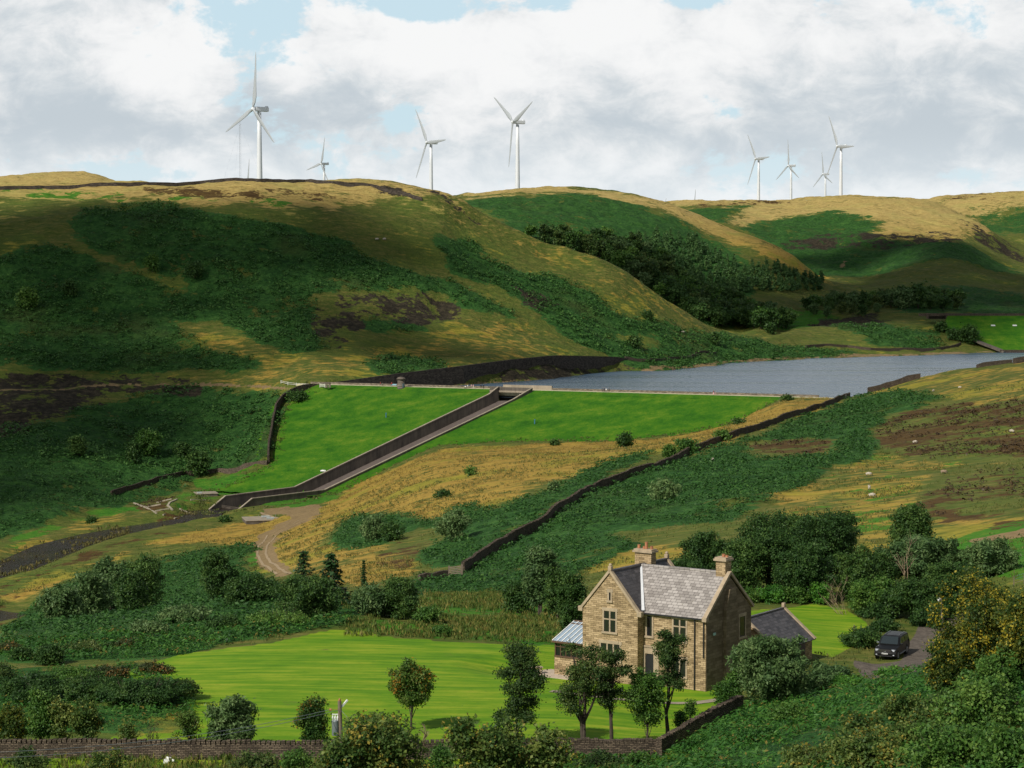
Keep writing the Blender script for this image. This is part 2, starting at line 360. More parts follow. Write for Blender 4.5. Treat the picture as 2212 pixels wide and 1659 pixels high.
GZ = GZ + flat*(n1*amp*0.8 + n2*small*0.9 + n3*small*0.22)
ins = in_poly(DAM_PLAN, XX, YY)
# the reservoir bed, the stream bed and the dam footprint are exact
ds, s_ = dam_surf(XX, YY)
behind = (s_ <= 0) & (s_ > -9) & (XX > CR_A.x-2) & (XX < CR_B.x+14)
GZ = np.where(ins, np.minimum(GZ, ds-0.6), GZ)
def seg_dist(poly, x, y):
    p = np.asarray(poly, float); best = np.full(x.shape, 1e9)
    for i in range(len(p)):
        x0, y0 = p[i]; x1, y1 = p[(i+1) % len(p)]; dx, dy = x1-x0, y1-y0
        t = np.clip(((x-x0)*dx+(y-y0)*dy)/(dx*dx+dy*dy+1e-9), 0, 1)
        best = np.minimum(best, np.hypot(x-x0-t*dx, y-y0-t*dy))
    return best
_m = (~ins) & (s_ > 0.5) & (XX > -150) & (XX < 135) & (YY > 680) & (YY < 880)
_d = seg_dist(DAM_PLAN, XX[_m], YY[_m]); _g = GZ[_m]; _p = ds[_m]
_w = np.clip(1-_d/14.0, 0, 1)
GZ[_m] = np.where(_w > 0, np.maximum(_g, _g*(1-_w)+(_p+0.1+np.minimum(_d, 5)*0.12)*_w), _g)
_t = np.where((_d < 6) & (_g < _p+.1), _p+0.1, GZ[_m]); GZ[_m] = _t
GZ = np.where(behind, np.minimum(GZ, CREST_Z-1.0), GZ)
_lake = (YY > CYs[10][:, None]+2) & (YY < CYs[11][:, None]-5) & (XX/YY > (735-1106)/FPX) & (s_ < -4)
GZ = np.where(_lake, np.minimum(GZ, -50.6), GZ)
def zlook(X, Y):
    X = np.asarray(X, float); Y = np.asarray(Y, float)
    u = np.clip((X/Y-GU[0])/(GU[1]-GU[0]), 0, NU-1.001); v = np.interp(Y, GY, np.arange(NY)); v = np.clip(v, 0, NY-1.001)
    i = u.astype(int); j = v.astype(int); fu = u-i; fv = v-j
    return (GZ[i, j]*(1-fu)*(1-fv)+GZ[i+1, j]*fu*(1-fv)+GZ[i, j+1]*(1-fu)*fv+GZ[i+1, j+1]*fu*fv)
def gz(X, Y): return float(zlook(X, Y))
def hit(px, py, ymin=20.0, ymax=4000.0):
    """where the sight line of a traced pixel meets the ground"""
    d = ray(px, py); Ys = np.arange(ymin, ymax, 0.5 if ymax < 700 else 1.0); X = d[0]/d[1]*Ys; Zr = d[2]/d[1]*Ys
    k = np.nonzero(zlook(X, Ys) >= Zr)[0]
    if len(k) == 0:
        g = zlook(X, Ys)-Zr; k = [int(np.argmax(g))]
    Y = Ys[k[0]]; return Vector((X[k[0]], Y, gz(X[k[0]], Y)))
# stream channel carved along its course
STREAM_PX = [(-260,1400,560),(-60,1345,520),(20,1325,520)]
def carve(path, halfw, depth_z, soft):
    global GZ
    P = np.array(path)[:, :2]; lo = P.min(0)-60; hi = P.max(0)+60
    m = (XX > lo[0]) & (XX < hi[0]) & (YY > lo[1]) & (YY < hi[1]); x = XX[m]; y = YY[m]
    best = np.full(x.shape, 1e9); zz = np.zeros_like(x)
    for (x0, y0, z0, w0), (x1, y1, z1, w1) in zip(path[:-1], path[1:]):
        dx, dy = x1-x0, y1-y0; t = np.clip(((x-x0)*dx+(y-y0)*dy)/(dx*dx+dy*dy), 0, 1)
        dd = np.hypot(x-x0-t*dx, y-y0-t*dy)-(w0+(w1-w0)*t); k = dd < best
        best = np.where(k, dd, best); zz = np.where(k, z0+(z1-z0)*t, zz)
    g = GZ[m]; w = 1/(1+np.exp((best-soft*0.5)/(soft*0.22)))
    GZ[m] = g*(1-w)+(zz-depth_z)*w
STREAM = []
for (a, b, z, w) in [(-420,1300,-87.5,9),(-150,1262,-87,9),(0,1232,-86.4,7),(60,1212,-86,5.5),(130,1180,-85.4,5.6),(210,1158,-84.8,4.6),(300,1141,-84,4.4),(380,1130,-83.3,5),(432,1122,-82.8,4.5),(462,1117,-82.5,4.5)]:
    d = ray(a, b); P = d*(z/d[2]); STREAM.append((P[0], P[1], z, w))
POOL = []
for (a, b, z, w) in [(-420,1352,-86,10),(-150,1340,-86,12),(-40,1328,-86,11),(8,1320,-86,9)]:
    d = ray(a, b); P = d*(z/d[2]); POOL.append((P[0], P[1], z, w))
carve(STREAM, 0, 0.7, 10); carve(POOL, 0, 0.7, 9)
GZ0 = GZ.copy()
# ------------------------------------------------------------------ ground cover, traced and laid on the ground
PXg, PYg = proj(XX, YY, GZ)
_jit = np.interp(YY, [100, 200, 600, 1300, 2400], [4, 4, 7, 9, 7])
JX = PXg+fbm(XX, YY, 14, 4, 31)*_jit*1.6; JY = PYg+fbm(XX, YY, 14, 4, 32)*_jit
def cover(polys, soft=5):
    m = np.zeros(XX.shape)
    for (y0, y1, v, poly) in polys:
        k = (YY > y0) & (YY < y1); p = np.asarray(poly)
        k &= (JX > p[:, 0].min()) & (JX < p[:, 0].max()) & (JY > p[:, 1].min()) & (JY < p[:, 1].max())
        r = np.zeros(XX.shape, bool); r[k] = in_poly(poly, JX[k], JY[k]); m[r] = v
    m = blur_u(m, soft)
    for _ in range(soft): m[:, 1:-1] = (m[:, :-2]+2*m[:, 1:-1]+m[:, 2:])/4
    return m
BRACKEN = cover([
 (640,1260,1,[(140,485),(200,450),(330,446),(480,468),(560,476),(640,498),(760,538),(860,578),(960,608),(1100,665),(1130,682),(1040,676),(980,655),(930,628),(760,628),(680,645),(675,720),(720,765),(640,765),(560,740),(480,700),(440,690),(330,690),(560,790),(520,815),(420,800),(300,812),(200,800),(0,790),(-400,800),(-400,560),(0,560),(60,530),(150,535),(230,580),(340,615),(470,655),(420,620),(300,575),(180,520)]),
 (600,1000,1,[(-400,940),(60,920),(170,890),(300,850),(400,832),(560,850),(606,850),(590,960),(575,1000),(430,1035),(400,1062),(290,1088),(200,1100),(100,1130),(0,1168),(-400,1200)]),
 (740,900,1,[(640,850),(655,845),(650,860),(605,925),(590,990),(585,1000),(592,950),(600,900)]),
 (800,1300,1,[(930,508),(1000,520),(1060,556),(1150,588),(1230,600),(1290,640),(1330,680),(1450,700),(1560,720),(1700,745),(1870,765),(1800,775),(1600,785),(1400,802),(1330,775),(1230,740),(1180,690),(1150,672),(1060,625),(980,580)]),
 (900,1300,.0,[(1300,730),(1370,722),(1460,742),(1370,752)]),
 (800,1100,1,[(790,780),(870,768),(960,783),(965,800),(850,812),(800,802)]),
 (800,1100,1,[(760,690),(830,688),(915,698),(900,716),(800,714)]),
 (1260,1850,1,[(990,432),(1100,424),(1290,424),(1340,440),(1400,452),(1480,480),(1530,505),(1580,540),(1640,600),(1600,700),(1450,700),(1300,640),(1150,520),(1050,460)]),
 (1900,2500,1,[(1470,450),(1560,452),(1625,441),(1640,444),(1600,456),(1560,490),(1500,470)]),
 (1800,2500,1,[(1600,497),(1700,470),(1790,461),(1860,463),(1912,482),(1880,500),(1930,512),(2080,522),(2150,560),(2212,600),(2400,640),(2400,700),(1900,660),(1780,625),(1700,560),(1640,522)]),
 (2500,3000,1,[(2080,452),(2120,441),(2132,447),(2092,460)]), (2500,3000,1,[(2096,474),(2150,462),(2330,448),(2330,560),(2150,510)]),
 (1250,1700,1,[(1740,700),(1840,690),(1960,700),(2020,730),(2050,757),(1950,757),(1880,740),(1850,715)]),
 (1250,1800,1,[(1880,640),(2045,620),(2250,640),(2250,680),(2045,678),(1950,680)]),
 (195,780,1,[(880,1262),(920,1245),(1000,1240),(1080,1180),(1180,1112),(1330,1032),(1480,987),(1650,940),(1800,880),(1895,850),(2000,852),(2040,868),(1990,888),(1900,900),(1880,940),(1890,970),(1870,1000),(1780,1015),(1750,1050),(1700,1070),(1640,1100),(1560,1130),(1470,1135),(1300,1150),(1380,1180),(1330,1205),(1250,1235),(1150,1290),(1000,1280),(880,1290)]),
 (195,780,0,[(1600,958),(1700,950),(1810,945),(1790,985),(1640,1000)]),
 (195,700,1,[(715,1158),(760,1122),(870,1116),(930,1130),(905,1148),(1005,1092),(1070,1108),(1200,1050),(1330,990),(1450,972),(1330,1018),(1180,1098),(1000,1228),(960,1232),(905,1200),(965,1160),(1000,1140),(900,1142),(850,1180),(780,1192),(730,1180)]),
 (170,560,1,[(0,1370),(20,1350),(100,1290),(200,1210),(280,1185),(380,1180),(480,1165),(560,1190),(520,1215),(560,1260),(700,1290),(780,1310),(900,1310),(780,1345),(700,1360),(480,1395),(300,1440),(200,1450),(0,1500)]),
 (135,200,.8,[(-300,1460),(60,1440),(200,1450),(300,1440),(420,1500),(410,1560),(300,1580),(100,1590),(-300,1600)]),
 (45,200,1,[(1000,1720),(1180,1640),(1420,1625),(1560,1550),(1700,1505),(1850,1480),(1960,1462),(2060,1430),(2400,1250),(2700,1500),(2700,2300),(900,2300)]),
])
GOLD = cover([
 (900,1320,1,[(-400,380),(-400,420),(60,425),(180,430),(420,445),(540,440),(760,452),(860,420),(950,440),(1010,470),(1100,530),(1000,420),(930,390),(560,380)]),
 (900,1320,.30,[(900,430),(1100,545),(1200,570),(1330,640),(1480,700),(1600,735),(1560,705),(1450,640),(1290,545),(1150,500),(1000,420)]),
 (620,1100,.45,[(330,695),(420,700),(560,745),(680,770),(780,800),(660,820),(600,838),(500,840),(430,825),(560,805)]),
 (800,1100,.4,[(980,680),(1100,690),(1160,700),(1190,745),(1230,765),(1000,795),(800,815),(700,825),(640,800),(850,740),(940,720)]),
 (1320,1850,1,[(980,415),(1180,400),(1430,425),(1700,535),(1800,610),(1740,600),(1640,548),(1530,500),(1420,452),(1290,422),(1130,420),(1000,428)]),
 (1900,2600,1,[(1400,425),(1800,415),(2010,428),(2160,500),(2060,515),(1930,510),(1880,500),(1912,482),(1860,463),(1790,460),(1700,468),(1600,490),(1560,485),(1620,450),(1560,450),(1440,442)]),
 (2500,3200,1,[(1400,400),(2400,400),(2400,470),(2200,450),(2080,470),(1990,440),(1400,445)]),
 (2200,2600,1,[(-400,370),(280,360),(280,400),(-400,400)]),
 (380,790,1,[(640,1180),(655,1150),(700,1088),(830,1025),(960,968),(1200,958),(1380,953),(1560,925),(1700,865),(1810,862),(1790,880),(1700,905),(1560,962),(1400,985),(1330,1000),(1200,1045),(1060,1098),(900,1128),(870,1108),(760,1112),(715,1150)]),
 (380,720,.9,[(0,1280),(200,1225),(330,1172),(430,1140),(520,1128),(640,1110),(700,1110),(690,1200),(660,1240),(560,1235),(560,1190),(420,1165),(250,1195),(150,1240),(60,1290),(0,1300)]),
 (600,760,.5,[(-300,1250),(0,1230),(200,1150),(300,1110),(430,1095),(540,1105),(430,1125),(300,1095),(120,1140),(0,1180)]),
 (230,420,.8,[(640,1240),(700,1130),(900,1200),(900,1245),(800,1265),(700,1260)]),
 (150,420,.75,[(1240,1215),(1350,1190),(1420,1175),(1480,1180),(1500,1200),(1400,1215),(1290,1235)]),
 (230,560,.55,[(1650,1080),(1780,1020),(1900,980),(2100,1000),(2000,1040),(1980,1090),(1950,1140),(1880,1160),(1700,1120)]),
 (500,800,.5,[(2050,800),(2212,785),(2300,770),(2300,850),(2100,880),(2020,850),(1960,850),(1880,845),(1900,832)]),
 (230,420,.5,[(1850,1150),(2000,1130),(2250,1090),(2250,1180),(2000,1230),(1850,1250)]),
])
BROWN = cover([
 (600,800,.9,[(289,1088),(371,1076),(385,1080),(362,1092),(372,1104),(388,1101),(417,1114),(377,1123),(338,1111)]),
 (540,720,0.41,[(-60,1262),(60,1222),(200,1166),(330,1138),(430,1118),(435,1112),(320,1124),(190,1148),(60,1192),(-60,1228)]), (480,720,0.45,[(-60,1300),(0,1262),(140,1208),(250,1172),(440,1128),(470,1130),(260,1186),(150,1222),(60,1258),(20,1300),(30,1350),(-60,1360)]),
 (380,780,0.55,[(1860,920),(1960,892),(2050,880),(2300,840),(2300,1000),(2100,990),(1990,1000),(1900,960)]),
 (280,480,0.50,[(2000,1050),(2100,1020),(2300,1000),(2300,1070),(2120,1085),(2060,1120),(2000,1120),(1970,1095)]),
 (300,700,0.50,[(1600,958),(1700,950),(1810,945),(1790,985),(1640,1000)]),
 (200,300,0.39,[(1960,1160),(2060,1120),(2300,1090),(2300,1130),(2100,1150),(2000,1190)]),
 (250,420,0.39,[(820,1190),(880,1160),(960,1165),(900,1200),(880,1240),(820,1230)]),
 (900,1300,.6,[(300,405),(560,410),(740,420),(700,430),(500,428),(330,425)]),
 (1900,2600,0.50,[(1480,440),(1700,432),(1760,425),(1700,440),(1600,447),(1500,450)]), (2500,3200,0.45,[(2000,432),(2100,418),(2400,412),(2400,424),(2130,432)]),
 (170,330,0.45,[(0,1400),(100,1385),(130,1410),(90,1440),(0,1450)]), (170,330,0.39,[(250,1400),(330,1390),(400,1420),(300,1440)]),
])
ROCK = cover([
 (620,1000,.66,[(-300,800),(200,812),(380,815),(435,845),(300,875),(180,868),(150,900),(60,915),(0,950),(-300,960)]),
 (780,1100,.66,[(690,632),(760,625),(880,625),(960,640),(985,665),(985,685),(930,690),(860,700),(780,690),(760,720),(700,765),(680,720)]),
 (900,1100,.8,[(1110,618),(1160,612),(1210,640),(1200,665),(1150,672),(1120,650)]),
 (1900,2300,.62,[(1700,520),(1820,502),(1960,500),(2080,505),(2050,522),(1900,530),(1800,540),(1720,545)]),
 (1900,2500,.62,[(2060,465),(2100,480),(2212,545),(2250,580),(2190,560),(2110,510)]),
 (860,1060,1,[(1060,800),(1200,785),(1340,792),(1400,800),(1340,815),(1180,826),(1100,830)]),
 (1320,1500,.8,[(1740,700),(1760,690),(1870,672),(1905,690),(1900,700),(1800,708)]),
 (900,1300,.8,[(800,398),(830,405),(890,425),(905,430),(860,425),(810,408)]),(900,1300,.7,[(920,405),(950,410),(1000,450),(1060,490),(1000,465),(950,425)]),
])
LUSH = cover([
 (690,800,1,[(420,1040),(640,1000),(760,1040),(700,1100),(620,1095),(540,1075),(430,1070)]),
 (380,520,.9,[(480,1170),(560,1120),(640,1115),(600,1170),(560,1235),(600,1260),(700,1280),(650,1290),(560,1260),(520,1200)]),
 (175,330,.75,[(760,1350),(800,1340),(900,1290),(1050,1280),(1200,1300),(1240,1340),(1240,1395),(1000,1388),(850,1375)]),
 (200,420,.9,[(1980,1200),(2100,1150),(2212,1120),(2300,1110),(2300,1250),(2100,1240),(2000,1230)]),
 (230,560,.35,[(1650,1080),(1780,1020),(1900,980),(2100,1000),(2000,1040),(1980,1090),(1950,1140),(1880,1160),(1700,1120)]),
 (900,1320,.5,[(-300,405),(0,403),(300,420),(560,428),(760,445),(500,440),(200,432),(60,425),(-300,420)]),
 (1320,1500,.8,[(1600,690),(1750,660),(1850,690),(1870,720),(1760,740),(1700,735)]),
 (100,135,.9,[(-300,1640),(1200,1640),(1200,1700),(-300,1700)]),
 (600,760,.6,[(-300,1200),(0,1175),(200,1100),(290,1090),(400,1062),(470,1080),(300,1105),(100,1150),(0,1190)]),
])
LAWN = cover([
 (125,200,1,[(-300,1660),(-300,1615),(0,1600),(200,1598),(430,1575),(410,1530),(265,1455),(390,1412),(600,1387),(700,1365),(780,1357),(830,1374),(1000,1386),(1200,1394),(1560,1440),(1590,1545),(1430,1650),(1400,1660)]),
 (170,260,1,[(1600,1320),(1700,1316),(1760,1308),(1830,1320),(1872,1350),(1868,1385),(1800,1420),(1640,1440)]),
], 1)
DIRT = cover([
 (360,700,1,[(560,1096),(600,1092),(690,1092),(692,1112),(660,1128),(640,1140),(600,1160),(592,1190),(620,1225),(640,1248),(600,1248),(552,1215),(540,1190),(560,1155),(610,1128),(640,1118),(560,1108)]),
 (140,260,1,[(1846,1462),(1856,1440),(1900,1434),(1948,1428),(1962,1390),(1985,1350),(2060,1310),(2080,1330),(2060,1400),(2030,1455),(1920,1475)]),
 (230,330,.8,[(2080,1170),(2212,1140),(2300,1120),(2300,1132),(2212,1160),(2120,1180)]),
 (1700,2200,.9,[(1820,575),(1838,558),(1846,553),(1836,568),(1826,580)]),
], 1)
DIRT = np.maximum(DIRT, np.where((YY > 850) & (YY < 1320) & (np.abs(GZ+48.7) < .55), .62, 0))
def ground_at(mask, X, Y):
    u = np.clip((np.asarray(X)/np.asarray(Y)-GU[0])/(GU[1]-GU[0]), 0, NU-1.001).astype(int); v = np.clip(np.interp(Y, GY, np.arange(NY)), 0, NY-1).astype(int)
    return mask[u, v]
# clear the cover off the dam footprint; scoop scars so the rock stands in a hollow
GZ = GZ - np.where(YY < 2400, ROCK, 0)*np.interp(YY, [600, 1000, 2200], [2.2, 3.5, 6])*np.clip(fbm(XX, YY, 30, 3, 77)+.7, 0, 1.5)
# bracken stands up and is lumpy
_bh = np.interp(YY, [60, 200, 600, 1300, 2400], [.25, .4, .8, 1.2, 1.6])
_bl = fbm(XX, YY, 6.5, 3, 41)*.6+fbm(XX*1.0, YY*1.0, 22, 3, 42)*.8
GZ = GZ + np.where(YY > 45, BRACKEN, 0)*_bh*(0.5+_bl)
GZ = np.where(ins, GZ0, GZ)

# slot of the spillway through the dam, in plan
def on_plane(px, py, up):
    d = ray(px, py); k = (d[0]*NRM[0]+d[1]*NRM[1])/3.0; c = CREST_Z+up+(C0@NRM)/3.0
    return Vector(d*(c/(d[2]+k)))
SL = [on_plane(1054.8, 851.3, .7), on_plane(639.5, 1052.5, .7)]
SR = [on_plane(1109, 863, .7), on_plane(697, 1057.5, .7)]
ax = ((SL[1]-SL[0])+(SR[1]-SR[0])); ax.z = 0; ax.normalize(); bx_ = Vector((-ax.y, ax.x, 0))        # down-channel, and across (to its right looking down)
def ab(p): return ((p.x-C0[0])*ax.x+(p.y-C0[1])*ax.y, (p.x-C0[0])*bx_.x+(p.y-C0[1])*bx_.y)
bl = (ab(SL[0])[1]+ab(SL[1])[1])/2; br_ = (ab(SR[0])[1]+ab(SR[1])[1])/2
a_top = 0.0; a_knee = (ab(SL[1])[0]+ab(SR[1])[0])/2
print('spillway', [ab(p) for p in SL+SR], 'knee z', SL[1].z, SR[1].z)
def pab(a, b, z): return Vector((C0[0]+ax.x*a+bx_.x*b, C0[1]+ax.y*a+bx_.y*b, z))
b0, b1 = min(bl, br_), max(bl, br_)
DEP = 2.9
_a = (XX-C0[0])*ax.x+(YY-C0[1])*ax.y; _b = (XX-C0[0])*bx_.x+(YY-C0[1])*bx_.y
_m = (_b > b0-.3) & (_b < b1+.3) & (_a > -14) & (_a < 147)
_s = (XX-C0[0])*NRM[0]+(YY-C0[1])*NRM[1]
GZ = np.where(_m, np.minimum(GZ, np.maximum(CREST_Z-np.maximum(_s, 4)/3.0-DEP, -83.2)-1.3), GZ)
_bm = (b0+b1)/2; _e = [pab(a, _bm, -82.9) for a in (136, 143, 149)]
carve([(q.x, q.y, -82.9, 5.0) for q in _e]+[(STREAM[8][0], STREAM[8][1], -82.9, 4.5), (STREAM[7][0], STREAM[7][1], -83.4, 4.5)], 0, .6, 6)
STREAM = STREAM[:9]+[(_e[2].x, _e[2].y, -82.6, 4.0), (_e[0].x, _e[0].y, -82.55, 3.0)]
# level ground under the house, the lane and the car
KX, KY, KZ = 15.0, 160.0, -32.4
FV = Vector((-.819, .574, 0)); SV = Vector((.574, .819, 0))               # along the front to the left, and along the side to the back
def hp(f, s, z=0.0): return Vector((KX+FV.x*f+SV.x*s, KY+FV.y*f+SV.y*s, KZ+z))
_pad = [tuple(hp(15, -3)[:2]), tuple(hp(-2, -3)[:2]), tuple(hp(-3, 18)[:2]), tuple(hp(6, 19)[:2]), tuple(hp(12, 10)[:2]), tuple(hp(15, 6)[:2])]
_mm = (XX > -10) & (XX < 45) & (YY > 150) & (YY < 190)
_dd = seg_dist(_pad, XX[_mm], YY[_mm]); _in = in_poly(_pad, XX[_mm], YY[_mm]); _w = np.where(_in, 1, np.clip(1-_dd/6, 0, 1)); _w = _w*_w*(3-2*_w)
GZ[_mm] = GZ[_mm]*(1-_w)+KZ*_w
V = np.stack([XX, YY, GZ], -1).reshape(-1, 3)
idx = np.arange(NU*NY).reshape(NU, NY)
F = np.stack([idx[:-1, :-1], idx[1:, :-1], idx[1:, 1:], idx[:-1, 1:]], -1).reshape(-1, 4)

def ground_material():
    m = bpy.data.materials.new('moor_ground'); m.use_nodes = True; nt = m.node_tree; n = NT(nt)
    b = nt.nodes['Principled BSDF']; b.inputs['Roughness'].default_value = 0.95; b.inputs['Specular IOR Level'].default_value = 0.12
    p = n.pos()
    a1 = n.attr('cover_a'); a2 = n.attr('cover_b')
    s1 = nt.nodes.new('ShaderNodeSeparateColor'); n.lk(a1.outputs['Color'], s1.inputs[0])
    s2 = nt.nodes.new('ShaderNodeSeparateColor'); n.lk(a2.outputs['Color'], s2.inputs[0])
    brk, gold, brown = s1.outputs; lush, lawn, dirt = s2.outputs; rock = a1.outputs['Alpha']
    N40 = n.noise(p, 1/40, 6, .6); N8 = n.noise(p, 1/8, 6, .62); N2 = n.noise(p, 1/2.2, 5, .65); N03 = n.noise(p, 1/.35, 4, .6)
    # grass lies in streaks along the contour
    st = n.noise(n.mapping(p, scale=(1/9, 1/3.2, 1/1.3)), 1.0, 7, .68)
    sf = n.noise(n.mapping(p, scale=(1/2.2, 1/1.0, 1/.6)), 1.0, 5, .65)
    ENZ = n.math('ADD', n.math('MULTIPLY', N8, .5), n.math('ADD', n.math('MULTIPLY', N2, .3), n.math('MULTIPLY', n.noise(p, 1/25, 5, .6), .6)))
    def edge(a, k=.7, nz=None):
        return n.smooth(n.math('ADD', a, n.math('MULTIPLY', n.math('MULTIPLY', n.math('SUBTRACT', ENZ, .7), k*6.0), n.math('MULTIPLY', a, 4.0, clamp=True))), .38, .62)
    mixf = n.math('ADD', n.math('MULTIPLY', st, .55), n.math('MULTIPLY', sf, .45))
    base = n.ramp(mixf, [(.30, (.030, .048, .010)), (.43, (.062, .092, .015)), (.52, (.105, .118, .024)), (.60, (.17, .150, .040)), (.72, (.075, .10, .020))])
    base = n.mix(n.smooth(N40, .45, .62), base, n.ramp(mixf, [(.35, (.05, .085, .014)), (.6, (.115, .145, .025))]))
    gcol = n.ramp(mixf, [(.28, (.09, .065, .018)), (.42, (.24, .155, .030)), (.55, (.37, .245, .048)), (.7, (.20, .175, .030))])
    gcol = n.mix(n.smooth(N40, .5, .62), gcol, n.ramp(mixf, [(.3, (.11, .13, .015)), (.6, (.30, .25, .035))]))
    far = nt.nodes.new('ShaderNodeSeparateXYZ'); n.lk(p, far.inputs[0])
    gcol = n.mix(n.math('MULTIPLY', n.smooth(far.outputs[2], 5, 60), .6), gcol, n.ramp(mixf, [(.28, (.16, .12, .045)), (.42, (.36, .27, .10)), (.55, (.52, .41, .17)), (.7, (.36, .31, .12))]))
    gv = n.math('ADD', n.math('ADD', n.math('MULTIPLY', gold, .80), .07), n.math('ADD', n.math('MULTIPLY', n.math('SUBTRACT', N40, .5), 1.9), n.math('ADD', n.math('MULTIPLY', n.math('SUBTRACT', N8, .5), 1.6), n.math('MULTIPLY', n.math('SUBTRACT', st, .5), 1.6))))
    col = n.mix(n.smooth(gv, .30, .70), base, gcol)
    lcol = n.ramp(n.math('ADD', n.math('MULTIPLY', N8, .5), n.math('MULTIPLY', sf, .5)), [(.3, (.018, .085, .008)), (.5, (.045, .16, .012)), (.68, (.11, .19, .02))])
    col = n.mix(edge(lush), col, lcol)
    bcol = n.ramp(mixf, [(.3, (.022, .014, .006)), (.48, (.075, .043, .014)), (.62, (.11, .075, .022))])
    col = n.mix(edge(brown, .8), col, bcol)
    kcol = n.ramp(n.math('ADD', n.math('MULTIPLY', N2, .6), n.math('MULTIPLY', N8, .4)), [(.32, (.009, .034, .008)), (.46, (.020, .070, .013)), (.58, (.042, .115, .022)), (.72, (.075, .15, .030))])
    kcol = n.mix(n.math('MULTIPLY', n.smooth(n.noise(p, 1/55, 4, .6), .56, .7), .35), kcol, (.075, .075, .022, 1))
    col = n.mix(edge(brk), col, kcol)
    rcol = n.ramp(n.noise(n.mapping(p, scale=(1/3, 1/3, 1/1.1)), 1, 8, .7), [(.3, (.012, .011, .007)), (.5, (.034, .028, .018)), (.66, (.075, .060, .038))])
    col = n.mix(edge(rock, .9), col, rcol)
    # mown lawn: bands of cut grass running across the slope
    lm = lambda a, b_, c_: n.noise(n.mapping(p, rot=(0, 0, math.radians(5)), scale=(1/a, 1/b_, 1)), 1.0, c_, .62)
    wf = n.math('ADD', n.math('MULTIPLY', lm(7, .9, 6), .5), n.math('ADD', n.math('MULTIPLY', lm(30, 2.4, 3), .25), n.math('MULTIPLY', n.noise(p, 1/4, 7, .65), .25)))
    wcol = n.ramp(wf, [(.36, (.052, .150, .006)), (.45, (.095, .215, .007)), (.51, (.140, .250, .010)), (.58, (.22, .300, .018)), (.66, (.32, .33, .035))])
    wcol = n.mix(n.smooth(n.noise(p, 1/3, 7, .75), .62, .74), wcol, (.13, .15, .03, 1))
    wcol = n.mix(n.math('MULTIPLY', n.smooth(n.noise(p, 1/.45, 4, .7), .50, .75), .35), wcol, (.05, .12, .008, 1))
    col = n.mix(n.smooth(lawn, .35, .6), col, wcol)
    dcol = n.ramp(n.math('ADD', n.math('MULTIPLY', N2, .5), n.math('MULTIPLY', N03, .5)), [(.3, (.14, .10, .045)), (.6, (.27, .19, .095))])
    road = nt.nodes.new('ShaderNodeSeparateXYZ'); n.lk(p, road.inputs[0])
    dcol = n.mix(n.smooth(road.outputs[1], 228, 220), dcol, n.ramp(N03, [(.3, (.075, .062, .052)), (.7, (.155, .130, .105))]))
    col = n.mix(edge(dirt, .4), col, dcol)
    n.lk(col, b.inputs['Base Color'])
    h = n.math('ADD', n.math('MULTIPLY', N2, n.math('ADD', n.math('MULTIPLY', brk, 1.2), .4)), n.math('MULTIPLY', sf, .5))
    dist = n.math('MULTIPLY', n.math('SUBTRACT', 1.0, lawn), .9)
    b0_ = nt.nodes.new('ShaderNodeBump'); n.lk(n.math('ADD', n.noise(n.mapping(p, scale=(1/14, 1/9, 1/5)), 1.0, 7, .68), n.math('MULTIPLY', st, .5)), b0_.inputs['Height']); b0_.inputs['Strength'].default_value = .85
    n.lk(n.math('MULTIPLY', n.smooth(far.outputs[1], 250, 900), 3.6), b0_.inputs['Distance'])
    bn = nt.nodes.new('ShaderNodeBump'); n.lk(h, bn.inputs['Height']); n.lk(b0_.outputs[0], bn.inputs['Normal']); bn.inputs['Strength'].default_value = .8; n.lk(dist, bn.inputs['Distance'])
    n.lk(bn.outputs[0], b.inputs['Normal'])
    return m
M_GROUND = ground_material()
me = np_mesh('ground', V, F, M_GROUND, True)
for nm, chans in (('cover_a', (BRACKEN, GOLD, BROWN, ROCK)), ('cover_b', (LUSH, LAWN, DIRT, None))):
    ca = me.color_attributes.new(nm, 'FLOAT_COLOR', 'POINT')
    arr = np.ones((NU*NY, 4), np.float32)
    for k, c in enumerate(chans):
        if c is not None: arr[:, k] = np.clip(c, 0, 1).ravel()
    ca.data.foreach_set('color', arr.ravel())
ground = bpy.data.objects.new('ground', me); link(ground); tag(ground, kind='structure')

# ------------------------------------------------------------------ water
def water_mat(name, deep, rough, scale, strength, tint=None):
    m = bpy.data.materials.new(name); m.use_nodes = True; nt = m.node_tree; n = NT(nt)
    b = nt.nodes['Principled BSDF']; b.inputs['Base Color'].default_value = (*deep, 1); b.inputs['Roughness'].default_value = rough
    b.inputs['IOR'].default_value = 1.33; b.inputs['Specular IOR Level'].default_value = .5
    p = n.pos(); h = n.math('ADD', n.noise(n.mapping(p, scale=(scale, scale*1.6, 1)), 1, 4, .6), n.math('MULTIPLY', n.noise(p, scale*.12, 3, .6), 1.5))
    n.lk(n.ramp(n.noise(n.mapping(p, scale=(1/160, 1/22, 1)), 1.0, 5, .6), [(.35, (rough*.55,)*3), (.65, (rough*1.5,)*3)]), b.inputs['Roughness'])
    n.lk(n.bump(h, strength, 1.0), b.inputs['Normal']); return m
M_LAKE = water_mat('reservoir_water', (.060, .100, .145), .22, .8, .26)
M_STREAM = water_mat('stream_water', (.022, .016, .011), .16, .9, .8)
wl = MB()
wl.poly([(-70, 868, WATER_Z), (CR_A.x, CR_A.y-0, WATER_Z), (CR_B.x, CR_B.y+3, WATER_Z), (160, 752, WATER_Z), (420, 700, WATER_Z), (760, 1250, WATER_Z), (420, 1340, WATER_Z), (60, 1180, WATER_Z), (-40, 960, WATER_Z), (-90, 900, WATER_Z)])
water = wl.build('reservoir_water', M_LAKE); tag(water, kind='structure')
